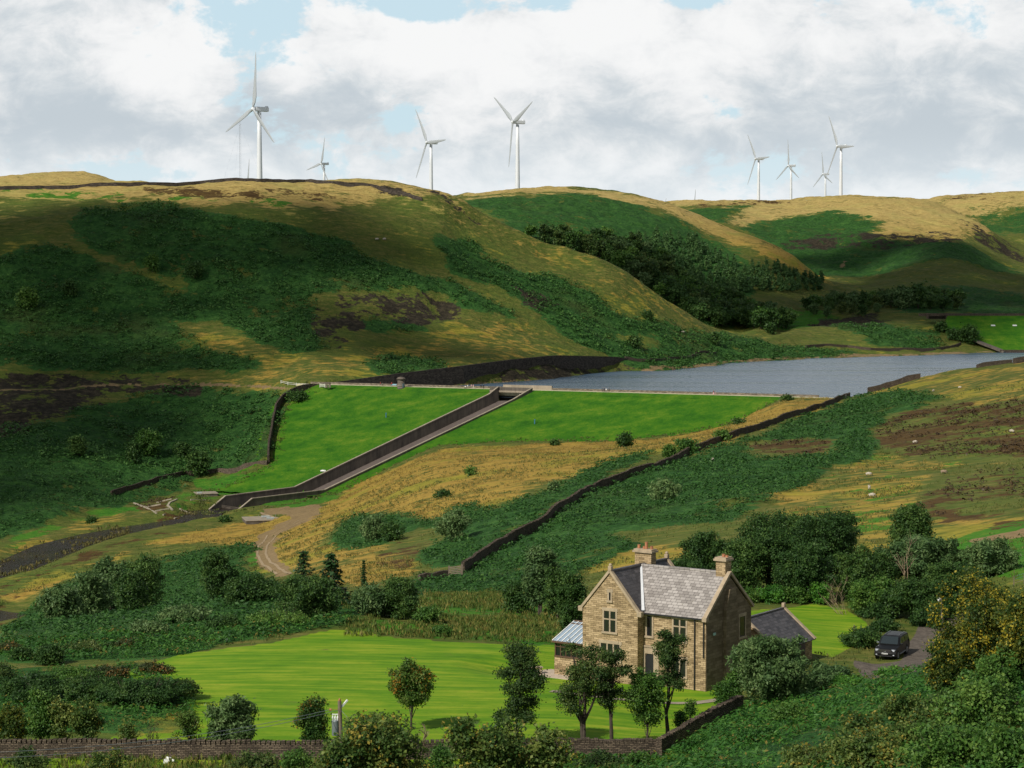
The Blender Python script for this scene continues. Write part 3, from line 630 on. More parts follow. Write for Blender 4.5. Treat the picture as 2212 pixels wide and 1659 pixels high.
def strip(path, dz, extra):
    mb = MB(); P = [Vector((a, b, c)) for a, b, c, w in path]; W = [w+extra for *_, w in path]; L, R = [], []
    for i, p in enumerate(P):
        t = P[min(i+1, len(P)-1)]-P[max(i-1, 0)]; nn = Vector((-t.y, t.x, 0)).normalized()
        L.append(mb.bm.verts.new(p+nn*W[i]+Vector((0, 0, dz)))); R.append(mb.bm.verts.new(p-nn*W[i]+Vector((0, 0, dz))))
    for i in range(len(P)-1): mb.bm.faces.new((L[i], L[i+1], R[i+1], R[i]))
    return mb
tag(strip(STREAM, 0.0, 3).build('stream_water', M_STREAM), kind='structure')
tag(strip(POOL, 0.0, 3).build('stream_water', M_STREAM), kind='structure')

# ------------------------------------------------------------------ dam
def dam_grass_mat():
    m = bpy.data.materials.new('dam_turf'); m.use_nodes = True; nt = m.node_tree; n = NT(nt)
    b = nt.nodes['Principled BSDF']; b.inputs['Roughness'].default_value = .95; b.inputs['Specular IOR Level'].default_value = .1
    p = n.pos(); a = n.noise(n.mapping(p, scale=(1/14, 1/8, 1/5)), 1, 6, .6); c = n.noise(p, 1/.9, 5, .65)
    f = n.math('ADD', n.math('MULTIPLY', a, .65), n.math('MULTIPLY', c, .35))
    f = n.math('ADD', f, n.math('MULTIPLY', n.math('SUBTRACT', n.noise(p, 1/4.5, 6, .7), .5), .55))
    n.lk(n.ramp(f, [(.28, (.014, .070, .005)), (.45, (.030, .112, .006)), (.58, (.058, .145, .008)), (.72, (.12, .18, .016))]), b.inputs['Base Color'])
    n.lk(n.bump(c, .9, .35), b.inputs['Normal']); return m
M_DAM = dam_grass_mat()
def concrete_mat(name, lo, hi, sc=1/2.5):
    m = bpy.data.materials.new(name); m.use_nodes = True; nt = m.node_tree; n = NT(nt)
    b = nt.nodes['Principled BSDF']; b.inputs['Roughness'].default_value = .85
    p = n.pos(); a = n.noise(n.mapping(p, scale=(sc*1.6, sc*1.6, sc*.3)), 1, 8, .68); c = n.noise(p, 1/9, 3, .5)
    f = n.math('ADD', n.math('MULTIPLY', a, .75), n.math('MULTIPLY', c, .25))
    n.lk(n.ramp(f, [(.34, (*lo, 1)), (.66, (*hi, 1))]), b.inputs['Base Color']); n.lk(n.bump(a, .4, .1), b.inputs['Normal']); return m
M_CONC = concrete_mat('weathered_concrete', (.050, .042, .034), (.145, .120, .092))
M_COPE = concrete_mat('concrete_coping', (.20, .165, .12), (.34, .285, .21))
M_FLOOR = concrete_mat('channel_floor', (.072, .055, .046), (.120, .095, .082))
M_PATH = concrete_mat('pale_gravel', (.40, .36, .22), (.58, .53, .34))
def stone_mat(name, lo, mid, hi, bw, bh, bump=.6, mortar=.03):
    """coursed stone: bricks on the wall's own run/height, from the object's generated UVs in metres"""
    m = bpy.data.materials.new(name); m.use_nodes = True; nt = m.node_tree; n = NT(nt)
    b = nt.nodes['Principled BSDF']; b.inputs['Roughness'].default_value = .92; b.inputs['Specular IOR Level'].default_value = .2
    uvn = nt.nodes.new('ShaderNodeUVMap'); uvn.uv_map = 'UVMap'
    br = nt.nodes.new('ShaderNodeTexBrick'); br.inputs['Scale'].default_value = 1.0
    br.inputs['Brick Width'].default_value = bw; br.inputs['Row Height'].default_value = bh; br.inputs['Mortar Size'].default_value = mortar
    br.inputs['Mortar Smooth'].default_value = .4; br.inputs['Bias'].default_value = 0.0
    br.inputs['Color1'].default_value = (0, 0, 0, 1); br.inputs['Color2'].default_value = (1, 1, 1, 1); br.inputs['Mortar'].default_value = (.3, .3, .3, 1)
    wob = n.noise(uvn.outputs[0], 1.2/bw, 2, .5)
    wv = nt.nodes.new('ShaderNodeVectorMath'); wv.operation = 'ADD'; n.lk(uvn.outputs[0], wv.inputs[0])
    cx = nt.nodes.new('ShaderNodeCombineXYZ'); n.lk(n.math('MULTIPLY', n.math('SUBTRACT', wob, .5), bw*.5), cx.inputs[0]); n.lk(n.math('MULTIPLY', n.math('SUBTRACT', wob, .5), bh*.5), cx.inputs[1]); n.lk(cx.outputs[0], wv.inputs[1])
    n.lk(wv.outputs[0], br.inputs['Vector'])
    f = n.math('ADD', n.math('MULTIPLY', br.outputs['Color'], .45), n.math('MULTIPLY', n.noise(n.pos(), 1/1.3, 7, .7), .75))
    col = n.ramp(f, [(.22, (*lo, 1)), (.55, (*mid, 1)), (.9, (*hi, 1))])
    col = n.mix(n.math('MULTIPLY', br.outputs['Fac'], .75), col, (lo[0]*.45, lo[1]*.45, lo[2]*.45, 1))
    n.lk(col, b.inputs['Base Color'])
    n.lk(n.bump(n.math('ADD', n.math('MULTIPLY', br.outputs['Fac'], -1.0), n.math('MULTIPLY', n.noise(n.pos(), 9, 4, .6), .6)), bump, .06), b.inputs['Normal'])
    return m
M_DRY = stone_mat('dry_stone', (.040, .031, .024), (.105, .080, .058), (.22, .17, .12), .30, .11, 1.0, .02)
M_DARKWALL = stone_mat('dark_masonry', (.022, .018, .014), (.052, .042, .033), (.095, .078, .06), 1.2, .5, .8)
M_PARAPET = stone_mat('parapet_stone', (.08, .065, .05), (.15, .125, .09), (.25, .21, .16), 1.0, .4, .5)

def uv_from(me, fn):
    uv = me.uv_layers.new(name='UVMap')
    co = np.empty(len(me.vertices)*3, np.float32); me.vertices.foreach_get('co', co); co = co.reshape(-1, 3)
    li = np.empty(len(me.loops), np.int32); me.loops.foreach_get('vertex_index', li)
    pn = np.empty(len(me.polygons)*3, np.float32); me.polygons.foreach_get('normal', pn); pn = pn.reshape(-1, 3)
    lt = np.empty(len(me.polygons), np.int32); me.polygons.foreach_get('loop_total', lt)
    L = fn(co[li], np.repeat(pn, lt, axis=0)); uv.data.foreach_set('uv', L.astype(np.float32).ravel())
def box_uv(c, nrm):
    a = np.abs(nrm); h = np.hypot(nrm[:, 0], nrm[:, 1])+1e-6; tx, ty = -nrm[:, 1]/h, nrm[:, 0]/h
    run = np.where(a[:, 2] > .85, c[:, 0], c[:, 0]*tx+c[:, 1]*ty); up = np.where(a[:, 2] > .85, c[:, 1], c[:, 2])
    return np.stack([run, up], -1)
def uvbox(o): uv_from(o.data, box_uv); return o

def masonry_wall(name, pts, h, t, mat, label=None, cat=None, group=None, cope=None, base=0.5, jitter=0.05, step=1.2, parent=None, level_top=False, ragged=0.0, seed=1):
    """a wall following the ground through world points (x,y[,z]); optional coping stones as a part"""
    rr = random.Random(seed); P = [Vector((p[0], p[1], p[2] if len(p) > 2 and p[2] is not None else gz(p[0], p[1]))) for p in pts]
    S = []
    for a, b in zip(P[:-1], P[1:]):
        n_ = max(1, int(math.hypot(b.x-a.x, b.y-a.y)/step))
        for i in range(n_):
            q = a.lerp(b, i/n_)
            if not level_top: q.z = gz(q.x, q.y)
            S.append(q)
    S.append(P[-1].copy())
    zs = [q.z for q in S]
    if not level_top:
        for _ in range(3): zs = [zs[0]]+[(zs[i-1]+2*zs[i]+zs[i+1])/4 for i in range(1, len(zs)-1)]+[zs[-1]]
    mb = MB(); rings = []
    for i, q in enumerate(S):
        tt = S[min(i+1, len(S)-1)]-S[max(i-1, 0)]; tt.z = 0; tt.normalize(); nn = Vector((-tt.y, tt.x, 0))
        hh = h+rr.uniform(-jitter, jitter)-(ragged*rr.random() if ragged else 0)
        z0 = min(zs[i], gz(q.x, q.y))-base if not level_top else q.z-h-base; z1 = zs[i]+hh if not level_top else q.z+rr.uniform(-jitter, jitter)*.3
        w = t/2; o = rr.uniform(-jitter, jitter)*.5
        rings.append([mb.bm.verts.new(v) for v in (Vector((q.x, q.y, z0))+nn*(w*1.15+o), Vector((q.x, q.y, z1))+nn*(w*.85+o), Vector((q.x, q.y, z1))-nn*(w*.85-o), Vector((q.x, q.y, z0))-nn*(w*1.15-o))])
    for r0, r1 in zip(rings[:-1], rings[1:]):
        for k in range(3): mb.bm.faces.new((r0[k], r1[k], r1[k+1], r0[k+1]))
    mb.bm.faces.new(rings[0]); mb.bm.faces.new(rings[-1][::-1])
    tops = [((r[1].co+r[2].co)/2).copy() for r in rings]
    o = uvbox(mb.build(name, mat, parent))
    if label: tag(o, label, cat, group)
    if cope:
        cb = MB(); cw, ch, cl = cope
        for a, b in zip(tops[:-1], tops[1:]):
            d = b-a; L = d.length; k = max(1, int(L/cl)); ang = math.atan2(d.y, d.x)
            for i in range(k):
                c = a.lerp(b, (i+.5)/k); s = rr.uniform(.75, 1.15)
                cb.box((c.x, c.y, c.z+ch*s/2-.02), (cl*.93, cw*rr.uniform(.9, 1.1), ch*s), rot=Matrix.Rotation(ang, 4, 'Z') @ Matrix.Rotation(rr.uniform(-.18, .18), 4, 'Y'))
        uvbox(cb.build('coping', mat, o))
    return o
def along(pxs, ymin=20, ymax=4000): return [tuple(hit(a, b, ymin, ymax)) for a, b in pxs]

gb = sorted(set(list(np.arange(-150, 150, 2.0)))-set(b for b in np.arange(-150, 150, 2.0) if b0-1.2 < b < b1+1.2))
gb = sorted(gb+[b0, b1]); ga = list(np.arange(-150, 190, 2.0))
A, B = np.meshgrid(ga, gb, indexing='ij')
DX = C0[0]+ax.x*A+bx_.x*B; DY = C0[1]+ax.y*A+bx_.y*B
DZ, DS = dam_surf(DX, DY); DZ = DZ+fbm(DX, DY, 9, 3, 91)*.10
vi = np.arange(DX.size).reshape(DX.shape); q = np.stack([vi[:-1, :-1], vi[1:, :-1], vi[1:, 1:], vi[:-1, 1:]], -1).reshape(-1, 4)
cx_ = (DX[:-1, :-1]+DX[1:, 1:]).ravel()/2; cy_ = (DY[:-1, :-1]+DY[1:, 1:]).ravel()/2; cs = DS[:-1, :-1].ravel()
bc = np.broadcast_to((np.array(gb)[:-1]+np.array(gb)[1:])/2, (len(ga)-1, len(gb)-1)).ravel()
keep = (in_poly(DAM_PLAN, cx_, cy_) | (seg_dist(DAM_PLAN, cx_, cy_) < 6)) & (cs > 1.0) & ~((bc > b0) & (bc < b1)) & (cs < 104)
q = q[keep]; used, inv = np.unique(q, return_inverse=True)
dam_root = empty('dam', (C0[0], C0[1], CREST_Z), 0, 'earth dam with a bright green turf face below the reservoir', 'dam')
def child(o, root):
    o.parent = root; o.matrix_parent_inverse = Matrix.Translation(-Vector(root.location)); return o
o = bpy.data.objects.new('turf_face', np_mesh('turf_face', np.stack([DX, DY, DZ], -1).reshape(-1, 3)[used], inv.reshape(-1, 4), M_DAM, True)); link(o); child(o, dam_root)
# crest: path, verge, parapet on the water side
cu = Vector((-NRM[1], NRM[0], 0)); cn = Vector((NRM[0], NRM[1], 0))            # along the crest (to the right), and downstream
def cp(t, s, z): return Vector((C0[0]+cu.x*t+cn.x*s, C0[1]+cu.y*t+cn.y*s, z))
def tcr(P): return (P.x-C0[0])*cu.x+(P.y-C0[1])*cu.y
TA, TB = tcr(CR_A)-3, tcr(CR_B)+16
mb = MB(); _gap = sorted([tcr(on_plane(1071, 838, 0))-1, tcr(on_plane(1151, 840, 0))+1])
for x0, x1 in ((TA, _gap[0]), (_gap[1], TB)): mb.poly([cp(x0, 3.6, CREST_Z-1.16), cp(x1, 3.6, CREST_Z-1.16), cp(x1, .3, CREST_Z+.04), cp(x0, .3, CREST_Z+.04)])
child(mb.build('verge', M_DAM), dam_root)
mb = MB(); mb.prism([cp(TA-4, .3, CREST_Z+.03), cp(TA-4, -4.2, CREST_Z+.03), cp(TA-4, -4.2, -52), cp(TA-4, .3, -47)], cu*(TB-TA+4)); child(mb.build('crest_path', M_PATH), dam_root)
mb = MB(); mb.prism([cp(TA, -4.2, CREST_Z+.85), cp(TA, -4.8, CREST_Z+.85), cp(TA, -4.8, -51), cp(TA, -4.2, -51)], cu*(TB-TA-6)); child(uvbox(mb.build('parapet', M_PARAPET)), dam_root)

# ------------------------------------------------------------------ spillway
sp = empty('spillway', tuple(pab(60, b0, -62)), 0, 'long concrete spillway chute running down across the green dam face', 'spillway')
def zs_plane(a, b):
    x = C0[0]+ax.x*a+bx_.x*b; y = C0[1]+ax.y*a+bx_.y*b; s = (x-C0[0])*NRM[0]+(y-C0[1])*NRM[1]; return CREST_Z-max(s, 0)/3.0
LB, RB = bl, br_; DEP = 2.9
La = ab(SL[1])[0]; Ra = ab(SR[1])[0]
Ltop0 = ab(SL[0])[0]; Rtop0 = ab(SR[0])[0]
def level_pt(px, py, b):
    """where a sight line crosses the vertical plane of a channel wall"""
    d = ray(px, py); k = (d[0]*bx_.x+d[1]*bx_.y); t = (b+C0[0]*bx_.x+C0[1]*bx_.y)/k; P = Vector(d*t); return ab(P)[0], P.z
L2 = level_pt(488, 1071.3, LB); L3 = level_pt(437, 1113.5, LB); R2 = level_pt(543, 1076.4, RB); R3 = level_pt(492, 1118, RB)
print('L2..', L2, L3, R2, R3)
LTOP = [(ab(on_plane(1071, 836, 1.6))[0], CREST_Z+1.2), (Ltop0, SL[0].z), (La, SL[1].z), L2, L3]
RTOP = [(ab(on_plane(1151, 838, 1.6))[0], CREST_Z+1.0), (Rtop0, SR[0].z), (Ra, SR[1].z), R2, R3]
def chan_floor(a):
    zt = zs_plane(a, (LB+RB)/2)-DEP; return max(zt, -83.2)
def side_wall(top, b, sgn, name):
    mb = MB(); th = .7; aa = []
    for (x0, z0), (x1, z1) in zip(top[:-1], top[1:]):
        k = max(1, int(abs(x1-x0)/4))
        for i in range(k): aa.append((x0+(x1-x0)*i/k, z0+(z1-z0)*i/k))
    aa.append(top[-1]); rings = []
    for a, z in aa:
        zb = min(chan_floor(a), z)-1.0
        rings.append([mb.bm.verts.new(pab(a, b, zb)), mb.bm.verts.new(pab(a, b, z)), mb.bm.verts.new(pab(a, b+sgn*th, z)), mb.bm.verts.new(pab(a, b+sgn*th, zb))])
    for r0, r1 in zip(rings[:-1], rings[1:]):
        for k in range(3): mb.bm.faces.new((r0[k], r1[k], r1[k+1], r0[k+1]))
    mb.bm.faces.new(rings[0]); mb.bm.faces.new(rings[-1][::-1])
    w = child(mb.build(name, M_CONC), sp)
    mb = MB(); rings = []
    for a, z in aa:
        rings.append([mb.bm.verts.new(pab(a, b-sgn*.06, z-.12)), mb.bm.verts.new(pab(a, b-sgn*.06, z+.14)), mb.bm.verts.new(pab(a, b+sgn*(th+.08), z+.14)), mb.bm.verts.new(pab(a, b+sgn*(th+.08), z-.12))])
    for r0, r1 in zip(rings[:-1], rings[1:]):
        for k in range(4): mb.bm.faces.new((r0[k], r1[k], r1[(k+1) % 4], r0[(k+1) % 4]))
    mb.bm.faces.new(rings[0][::-1]); mb.bm.faces.new(rings[-1])
    c = mb.build('coping', M_COPE); c.parent = w
sgL = 1 if LB > RB else -1
side_wall(LTOP, LB, sgL, 'side_wall'); side_wall(RTOP, RB, -sgL, 'side_wall')
mb = MB(); prev = None
for a in list(np.arange(-8, max(L3[0], R3[0])+2, 3.0)):
    z = chan_floor(a) if a > 4 else chan_floor(4)
    r = [mb.bm.verts.new(pab(a, LB, z)), mb.bm.verts.new(pab(a, RB, z))]
    if prev: mb.bm.faces.new((prev[0], r[0], r[1], prev[1]))
    prev = r
child(mb.build('channel_floor', M_FLOOR), sp)
# terrain below the channel and its mouth
# ------------------------------------------------------------------ walls of the valley
child_of = child
masonry_wall('dry_stone_wall', along([(-60,1640),(200,1640),(500,1642),(800,1641),(1100,1638),(1419,1636)], 100, 150), .95, .5, M_DRY, 'long dry stone wall with upright coping along the near edge of the lawn', 'wall', cope=(.42, .26, .26), seed=3)
masonry_wall('dry_stone_wall', along([(1422,1637),(1470,1612),(1520,1580),(1562,1556),(1600,1540)], 100, 160), 1.0, .5, M_DRY, 'short sunlit dry stone wall climbing from the lawn corner to the willow', 'wall', cope=(.42, .26, .26), seed=4)
masonry_wall('dry_stone_wall', along([(1000,1240),(1040,1212),(1110,1170),(1180,1132),(1210,1105),(1290,1060),(1400,1018),(1490,980),(1560,955),(1650,925),(1720,898),(1790,876),(1835,858)], 220, 800), 1.5, .6, M_DRY, 'long dark dry stone wall running up the bracken hillside to the dam end', 'wall', cope=(.5, .3, .45), seed=5, step=2.2, jitter=.1)
masonry_wall('dry_stone_wall', along([(905,1256),(935,1252),(968,1246)], 220, 400), 1.1, .6, M_DRY, 'short broken stretch of stone wall left of the field gate', 'wall', seed=6, ragged=.3)
masonry_wall('dry_stone_wall', [tuple(at(a, b, 757))[:2] for a, b in ((1874,851),(1884,843),(1900,836),(1930,829),(1960,823),(1988,818))], 2.3, .8, M_DRY, 'tall curved stone wall on the crest of the right bank above the water', 'wall', seed=7, step=2.5, jitter=.15, ragged=.3)
masonry_wall('dry_stone_wall', [tuple(at(a, b, 742))[:2] for a, b in ((2109,796),(2125,792),(2150,788),(2186,784))], 1.6, .8, M_DRY, 'low ruined stone wall on the skyline of the right bank', 'wall', seed=8, ragged=.4, step=2.5)
masonry_wall('dry_stone_wall', [tuple(at(a, b, 738))[:2] for a, b in ((2188,781),(2260,777),(2330,772))], 2.0, .8, M_DRY, 'end of a stone wall at the right edge above the water', 'wall', seed=9, ragged=.3, step=2.5)
wp = [at(690, 829, 860), at(672, 831, 858), at(640, 838, 852), at(612, 845, 846), at(600, 855, 838)]
masonry_wall('boundary_wall', [(p.x, p.y) for p in wp]+[tuple(hit(596, 890, 700, 900))[:2], tuple(hit(588, 930, 700, 900))[:2], tuple(hit(580, 975, 700, 900))[:2], tuple(hit(580, 1003, 700, 900))[:2]], 3.0, .8, M_DRY, 'stone wall bounding the left side of the green dam face', 'wall', seed=10, step=3, jitter=.12)
masonry_wall('boundary_wall', along([(578,1004),(530,1012),(470,1020),(400,1024),(340,1040),(290,1056),(240,1070)], 650, 850), 1.8, .8, M_DRY, 'stone wall snaking left through dark bracken from the dam toe', 'wall', seed=11, step=3, jitter=.15, ragged=.3)
def wall_top(knots, name, t, mat, label, depth, **kw):
    P = [at(*k) for k in knots]; return masonry_wall(name, [(p.x, p.y, p.z) for p in P], depth, t, mat, label, 'wall', level_top=True, base=1.0, step=3, jitter=.06, **kw)
wall_top([(697,829,861),(720,826,866),(850,808,885),(1000,790,913),(1100,777,951),(1180,769,981),(1210,767.5,992),(1330,770.5,1046),(1365,776,1058)], 'retaining_wall', 1.0, M_DARKWALL, 'tall dark retaining wall rising along the left shore of the reservoir', 10)
masonry_wall('shore_wall', along([(1350,775),(1400,782),(1470,776),(1500,770),(1545,765)], 900, 1250), 1.4, .8, M_DRY, 'low field wall in bracken above the middle of the left shore', 'wall', seed=12, step=3, ragged=.4)
masonry_wall('shore_wall', along([(1740,752),(1780,748),(1830,751),(1880,757),(1960,756),(2020,756),(2060,750),(2075,744)], 1000, 1400), 1.6, .9, M_DRY, 'thin dark wall following the far shore of the reservoir', 'wall', seed=13, step=4, ragged=.3)
masonry_wall('moor_wall', along([(-30,410),(100,408),(250,402),(330,400),(430,398),(560,393),(660,393),(720,397),(800,402),(880,425),(912,434)], 900, 1300), 1.9, .9, M_DARKWALL, 'black wall along the top edge of the left hill below the turbines', 'wall', seed=14, step=4, jitter=.2)

# ------------------------------------------------------------------ far dam
d2 = empty('far_dam', tuple(at(2120, 682, 1345)), 0, 'distant upper dam with a dark green turf face at the far end of the water', 'dam')
def P2(px, py, Y): return at(px, py, Y)
TL, TR = P2(2046, 681, 1345), P2(2420, 683, 1345); BR = P2(2420, 758, 1290)
nrm2 = (TR-TL).cross(BR-TR).normalized()
def pl2(px, py):
    d = Vector(ray(px, py)); return d*((TL.dot(nrm2))/d.dot(nrm2))
pts = [pl2(2046, 682), pl2(2041, 706), pl2(2105, 735), pl2(2172, 760), pl2(2420, 760), pl2(2420, 682)]
mb = MB(); mb.prism(pts, Vector((0, 26, -14))); child(mb.build('turf_face', M_DAM), d2)
def bar_on(root, name, a, b, w, h, mat, up=0.0):
    a, b = Vector(a), Vector(b); d = b-a; M = d.to_track_quat('X', 'Z').to_matrix().to_4x4()
    m_ = MB(); m_.box((a+b)/2+Vector((0, 0, up)), (d.length, w, h), rot=M); o = m_.build(name, mat); uvbox(o)
    return child(o, root) if root else o
bar_on(d2, 'parapet', pl2(2046, 681), pl2(2420, 681.5), 1.5, 1.6, M_DRY, .4)
bar_on(d2, 'toe_wall', pl2(2160, 761), pl2(2420, 761), 1.5, 2.6, M_DRY, .2)
bar_on(d2, 'side_channel', pl2(2107, 737), pl2(2172, 762), 4.0, 1.2, M_CONC, .3)
b2 = empty('spillway_bridge', tuple(at(2024, 685, 1345)), 0, 'small stone bridge with dark opening at the left end of the far dam', 'bridge')
bar_on(b2, 'deck', at(1985, 680, 1348), at(2050, 679.5, 1348), 2.5, 1.8, M_DRY)
bar_on(b2, 'abutment', at(2003, 688, 1346), at(2003, 676, 1346), 1.2, 1.2, M_DRY); bar_on(b2, 'abutment', at(2045, 688, 1344), at(2045, 676, 1344), 1.2, 1.2, M_DRY)
bar_on(b2, 'opening', at(2006, 685, 1352), at(2042, 685, 1352), 2.0, 2.5, M_DARKWALL)  # solid dark block standing in for the shade under the bridge
M_WHITE = simple_mat('white_paint', (.78, .78, .74), .6, var=.06)
for i, (px, lab) in enumerate(((2145, 'left one of two white marker slabs on the far green dam'), (2191.6, 'right one of two white marker slabs on the far green dam'))):
    p = pl2(px, 704); m_ = MB(); m_.box(p+Vector((0, -.3, .3)), (2.6, 1.2, .5), rot=Matrix.Rotation(.35, 4, 'X'), bevel=.05); tag(m_.build('marker_slab', M_WHITE), lab, 'marker', 'white markers on the far dam')

# ------------------------------------------------------------------ spillway head, bridge, basin
M_STEEL = simple_mat('grey_metal', (.32, .34, .36), .5, .6, var=.1); M_SHADE = simple_mat('painted_shade', (.012, .011, .010), .9)
def cbar(a0, b0_, z0, a1, b1_, z1, w, h, mat, name, root=sp): return bar_on(root, name, pab(a0, b0_, z0), pab(a1, b1_, z1), w, h, mat)
# bridge carrying the crest path over the chute mouth: beam, parapets, pier and a black sheet painting shade in the throat behind
mouth = [on_plane(1071, 838, 0), on_plane(1151, 840, 0)]
ta, tb = tcr(mouth[0])-1, tcr(mouth[1])+1
for nm, s0, s1, z0, z1, mat in (('deck', 2.15, -3.6, CREST_Z-.95, CREST_Z-.25, M_COPE), ('parapet', 1.9, 1.5, CREST_Z-.25, CREST_Z+1.05, M_CONC), ('rear_parapet', -4.0, -4.9, CREST_Z-.4, CREST_Z+1.7, M_COPE)):
    x0, x1 = (ta, tb) if nm != 'rear_parapet' else (ta+3, tb+6)
    mb = MB(); mb.prism([cp(x0, s0, z1), cp(x0, s1, z1), cp(x0, s1, z0), cp(x0, s0, z0)], cu*(x1-x0)); child(mb.build('bridge_'+nm, mat), sp)
for nm, x, w in (('bridge_pier', ta+(tb-ta)*.70, .5),):
    mb = MB(); mb.prism([cp(x, 1.6, CREST_Z-.9), cp(x, 1.0, CREST_Z-.9), cp(x, 1.0, -52), cp(x, 1.6, -52)], cu*w); child(mb.build(nm, M_COPE), sp)
mb = MB(); mb.prism([cp(ta, -1.0, CREST_Z-.96), cp(ta, -1.3, CREST_Z-.96), cp(ta, -1.3, -53), cp(ta, -1.0, -53)], cu*(tb-ta)); child(mb.build('throat_shade', M_SHADE), sp)
# baffle and outlet in the basin
cbar(L2[0]+1.5, RB, -82.2, L2[0]+1.5, LB, -82.2, .6, 1.2, M_DARKWALL, 'weir')

# valve tower on the crest
vt = empty('valve_tower', tuple(cp(tcr(ray_plane_dam(866, 838)), 1.0, CREST_Z-1)), 0, 'squat round stone valve tower with overhanging cap on the dam crest', 'tower')
def lathe(name, prof, mat, root, seg=28, smooth=True):
    m_ = MB(); rings = []
    for r, z in prof: rings.append([m_.bm.verts.new((r*math.cos(2*math.pi*k/seg), r*math.sin(2*math.pi*k/seg), z)) for k in range(seg)])
    for r0, r1 in zip(rings[:-1], rings[1:]):
        for k in range(seg): m_.bm.faces.new((r0[k], r0[(k+1) % seg], r1[(k+1) % seg], r1[k]))
    m_.bm.faces.new(rings[0][::-1]); m_.bm.faces.new(rings[-1]); o = m_.build(name, mat, root, smooth); return uvbox(o)
M_TOWER = stone_mat('tower_stone', (.05, .042, .034), (.12, .10, .08), (.22, .19, .15), .9, .35)
lathe('wall', [(1.75, -1.5), (1.65, .6), (1.6, .7), (1.5, .8), (1.42, 4.0)], M_TOWER, vt); lathe('roof_cap', [(1.45, 4.0), (1.9, 4.1), (1.9, 4.35), (1.5, 4.5), (1.35, 4.95), (.3, 5.1)], M_TOWER, vt)
m_ = MB(); m_.box((.95, -1.1, 1.5), (.9, .25, 1.9), rz=.7); m_.build('door', simple_mat('blue_door', (.10, .15, .18), .5), vt)
# field gates and gate pillars by the left end of the dam
M_PALE = simple_mat('pale_gate', (.55, .53, .46), .7)
M_WOOD = simple_mat('weathered_wood', (.16, .125, .09), .85, scale=6, bump=.4)
def gate(px0, py0, px1, py1, Y0, Y1, h, mat, label, rails=5, posts=2):
    a, b = at(px0, py0, Y0), at(px1, py1, Y1); a.z = max(a.z, gz(a.x, a.y)); b.z = max(b.z, gz(b.x, b.y))
    g = empty('field_gate', tuple(a), 0, label, 'gate')
    for e in (a, b):
        m1 = MB(); m1.box(e+Vector((0, 0, h*.55)), (.22, .22, h*1.25)); child(m1.build('post', mat), g)
    for k in range(rails):
        up = Vector((0, 0, .2+(h-.25)*k/(rails-1))); bar_on(g, 'rail', a+up, b+up, .07, .13, mat)
    return g
gate(691, 836, 702, 836.5, 856, 852, 1.3, M_PALE, 'pale gate across the path at the left end of the dam crest')
gate(970, 1243, 998, 1240, 300, 298, 1.2, M_WOOD, 'old wooden gate between the two stone wall ends on the hillside')
for px, lab in ((705.5, 'left one of two pale stone gate pillars at the dam end'), (712, 'right one of two pale stone gate pillars at the dam end')):
    p = at(px, 836.6, 851); m_ = MB(); m_.box(p+Vector((0, 0, .8)), (.9, .9, 2.0), bevel=.06); m_.box(p+Vector((0, 0, 1.9)), (1.1, 1.1, .25), bevel=.05); uvbox(tag(m_.build('gate_pillar', M_PARAPET), lab, 'pillar'))
# little post-and-rail fence left of the dam
fr = along([(607,829),(622,832),(640,834),(660,836)], 700, 950); fe = empty('rail_fence', fr[0], 0, 'short pale post and rail fence left of the dam end', 'fence')
for a, b in zip(fr[:-1], fr[1:]):
    a, b = Vector(a), Vector(b)
    for up in (.5, 1.1): bar_on(fe, 'rail', a+Vector((0, 0, up)), b+Vector((0, 0, up)), .1, .16, M_PALE)
for a in fr:
    m_ = MB(); m_.box(Vector(a)+Vector((0, 0, .6)), (.25, .25, 1.5)); child(m_.build('post', M_PALE), fe)
# concrete valve chambers at the toe
def chamber(px, py, Y, lx, ly, h, rz, label, lids):
    p = at(px, py, Y); p.z = gz(p.x, p.y); c = empty('valve_chamber', tuple(p), rz, label, 'chamber')
    m1 = MB(); m1.box((0, 0, h/2-.6), (lx, ly, h+1.0), bevel=.04); m1.build('wall', M_CONC, c)
    m1 = MB(); m1.box((0, 0, h), (lx+.4, ly+.4, .22), bevel=.03); m1.build('slab', M_COPE, c)
    for (x, y, sx, sy) in lids:
        m1 = MB(); m1.box((x, y, h+.35), (sx, sy, .4), bevel=.03); m1.build('hatch', simple_mat('pale_hatch', (.42, .46, .44), .5, .3), c)
    return c
chamber(445, 1076, 748, 7.5, 7, 1.0, .3, 'low concrete chamber with one hatch left of the spillway basin', [(-2.6, -2.0, 1.6, 1.3)])
ch = chamber(566, 1123, 672, 11.5, 11, .6, .25, 'large flat concrete chamber with two hatches and railings beside the dirt track', [(1.5, 2.5, 2.6, 1.8), (2.5, -2.0, 2.4, 1.6)])
for (x, y) in ((-1, 1), (0, -3), (4, -3.5), (4.5, 1), (1.5, 4)):
    m_ = MB(); m_.box((x, y, 1.3), (.06, .06, 1.1)); m_.build('railing_post', M_STEEL, ch)
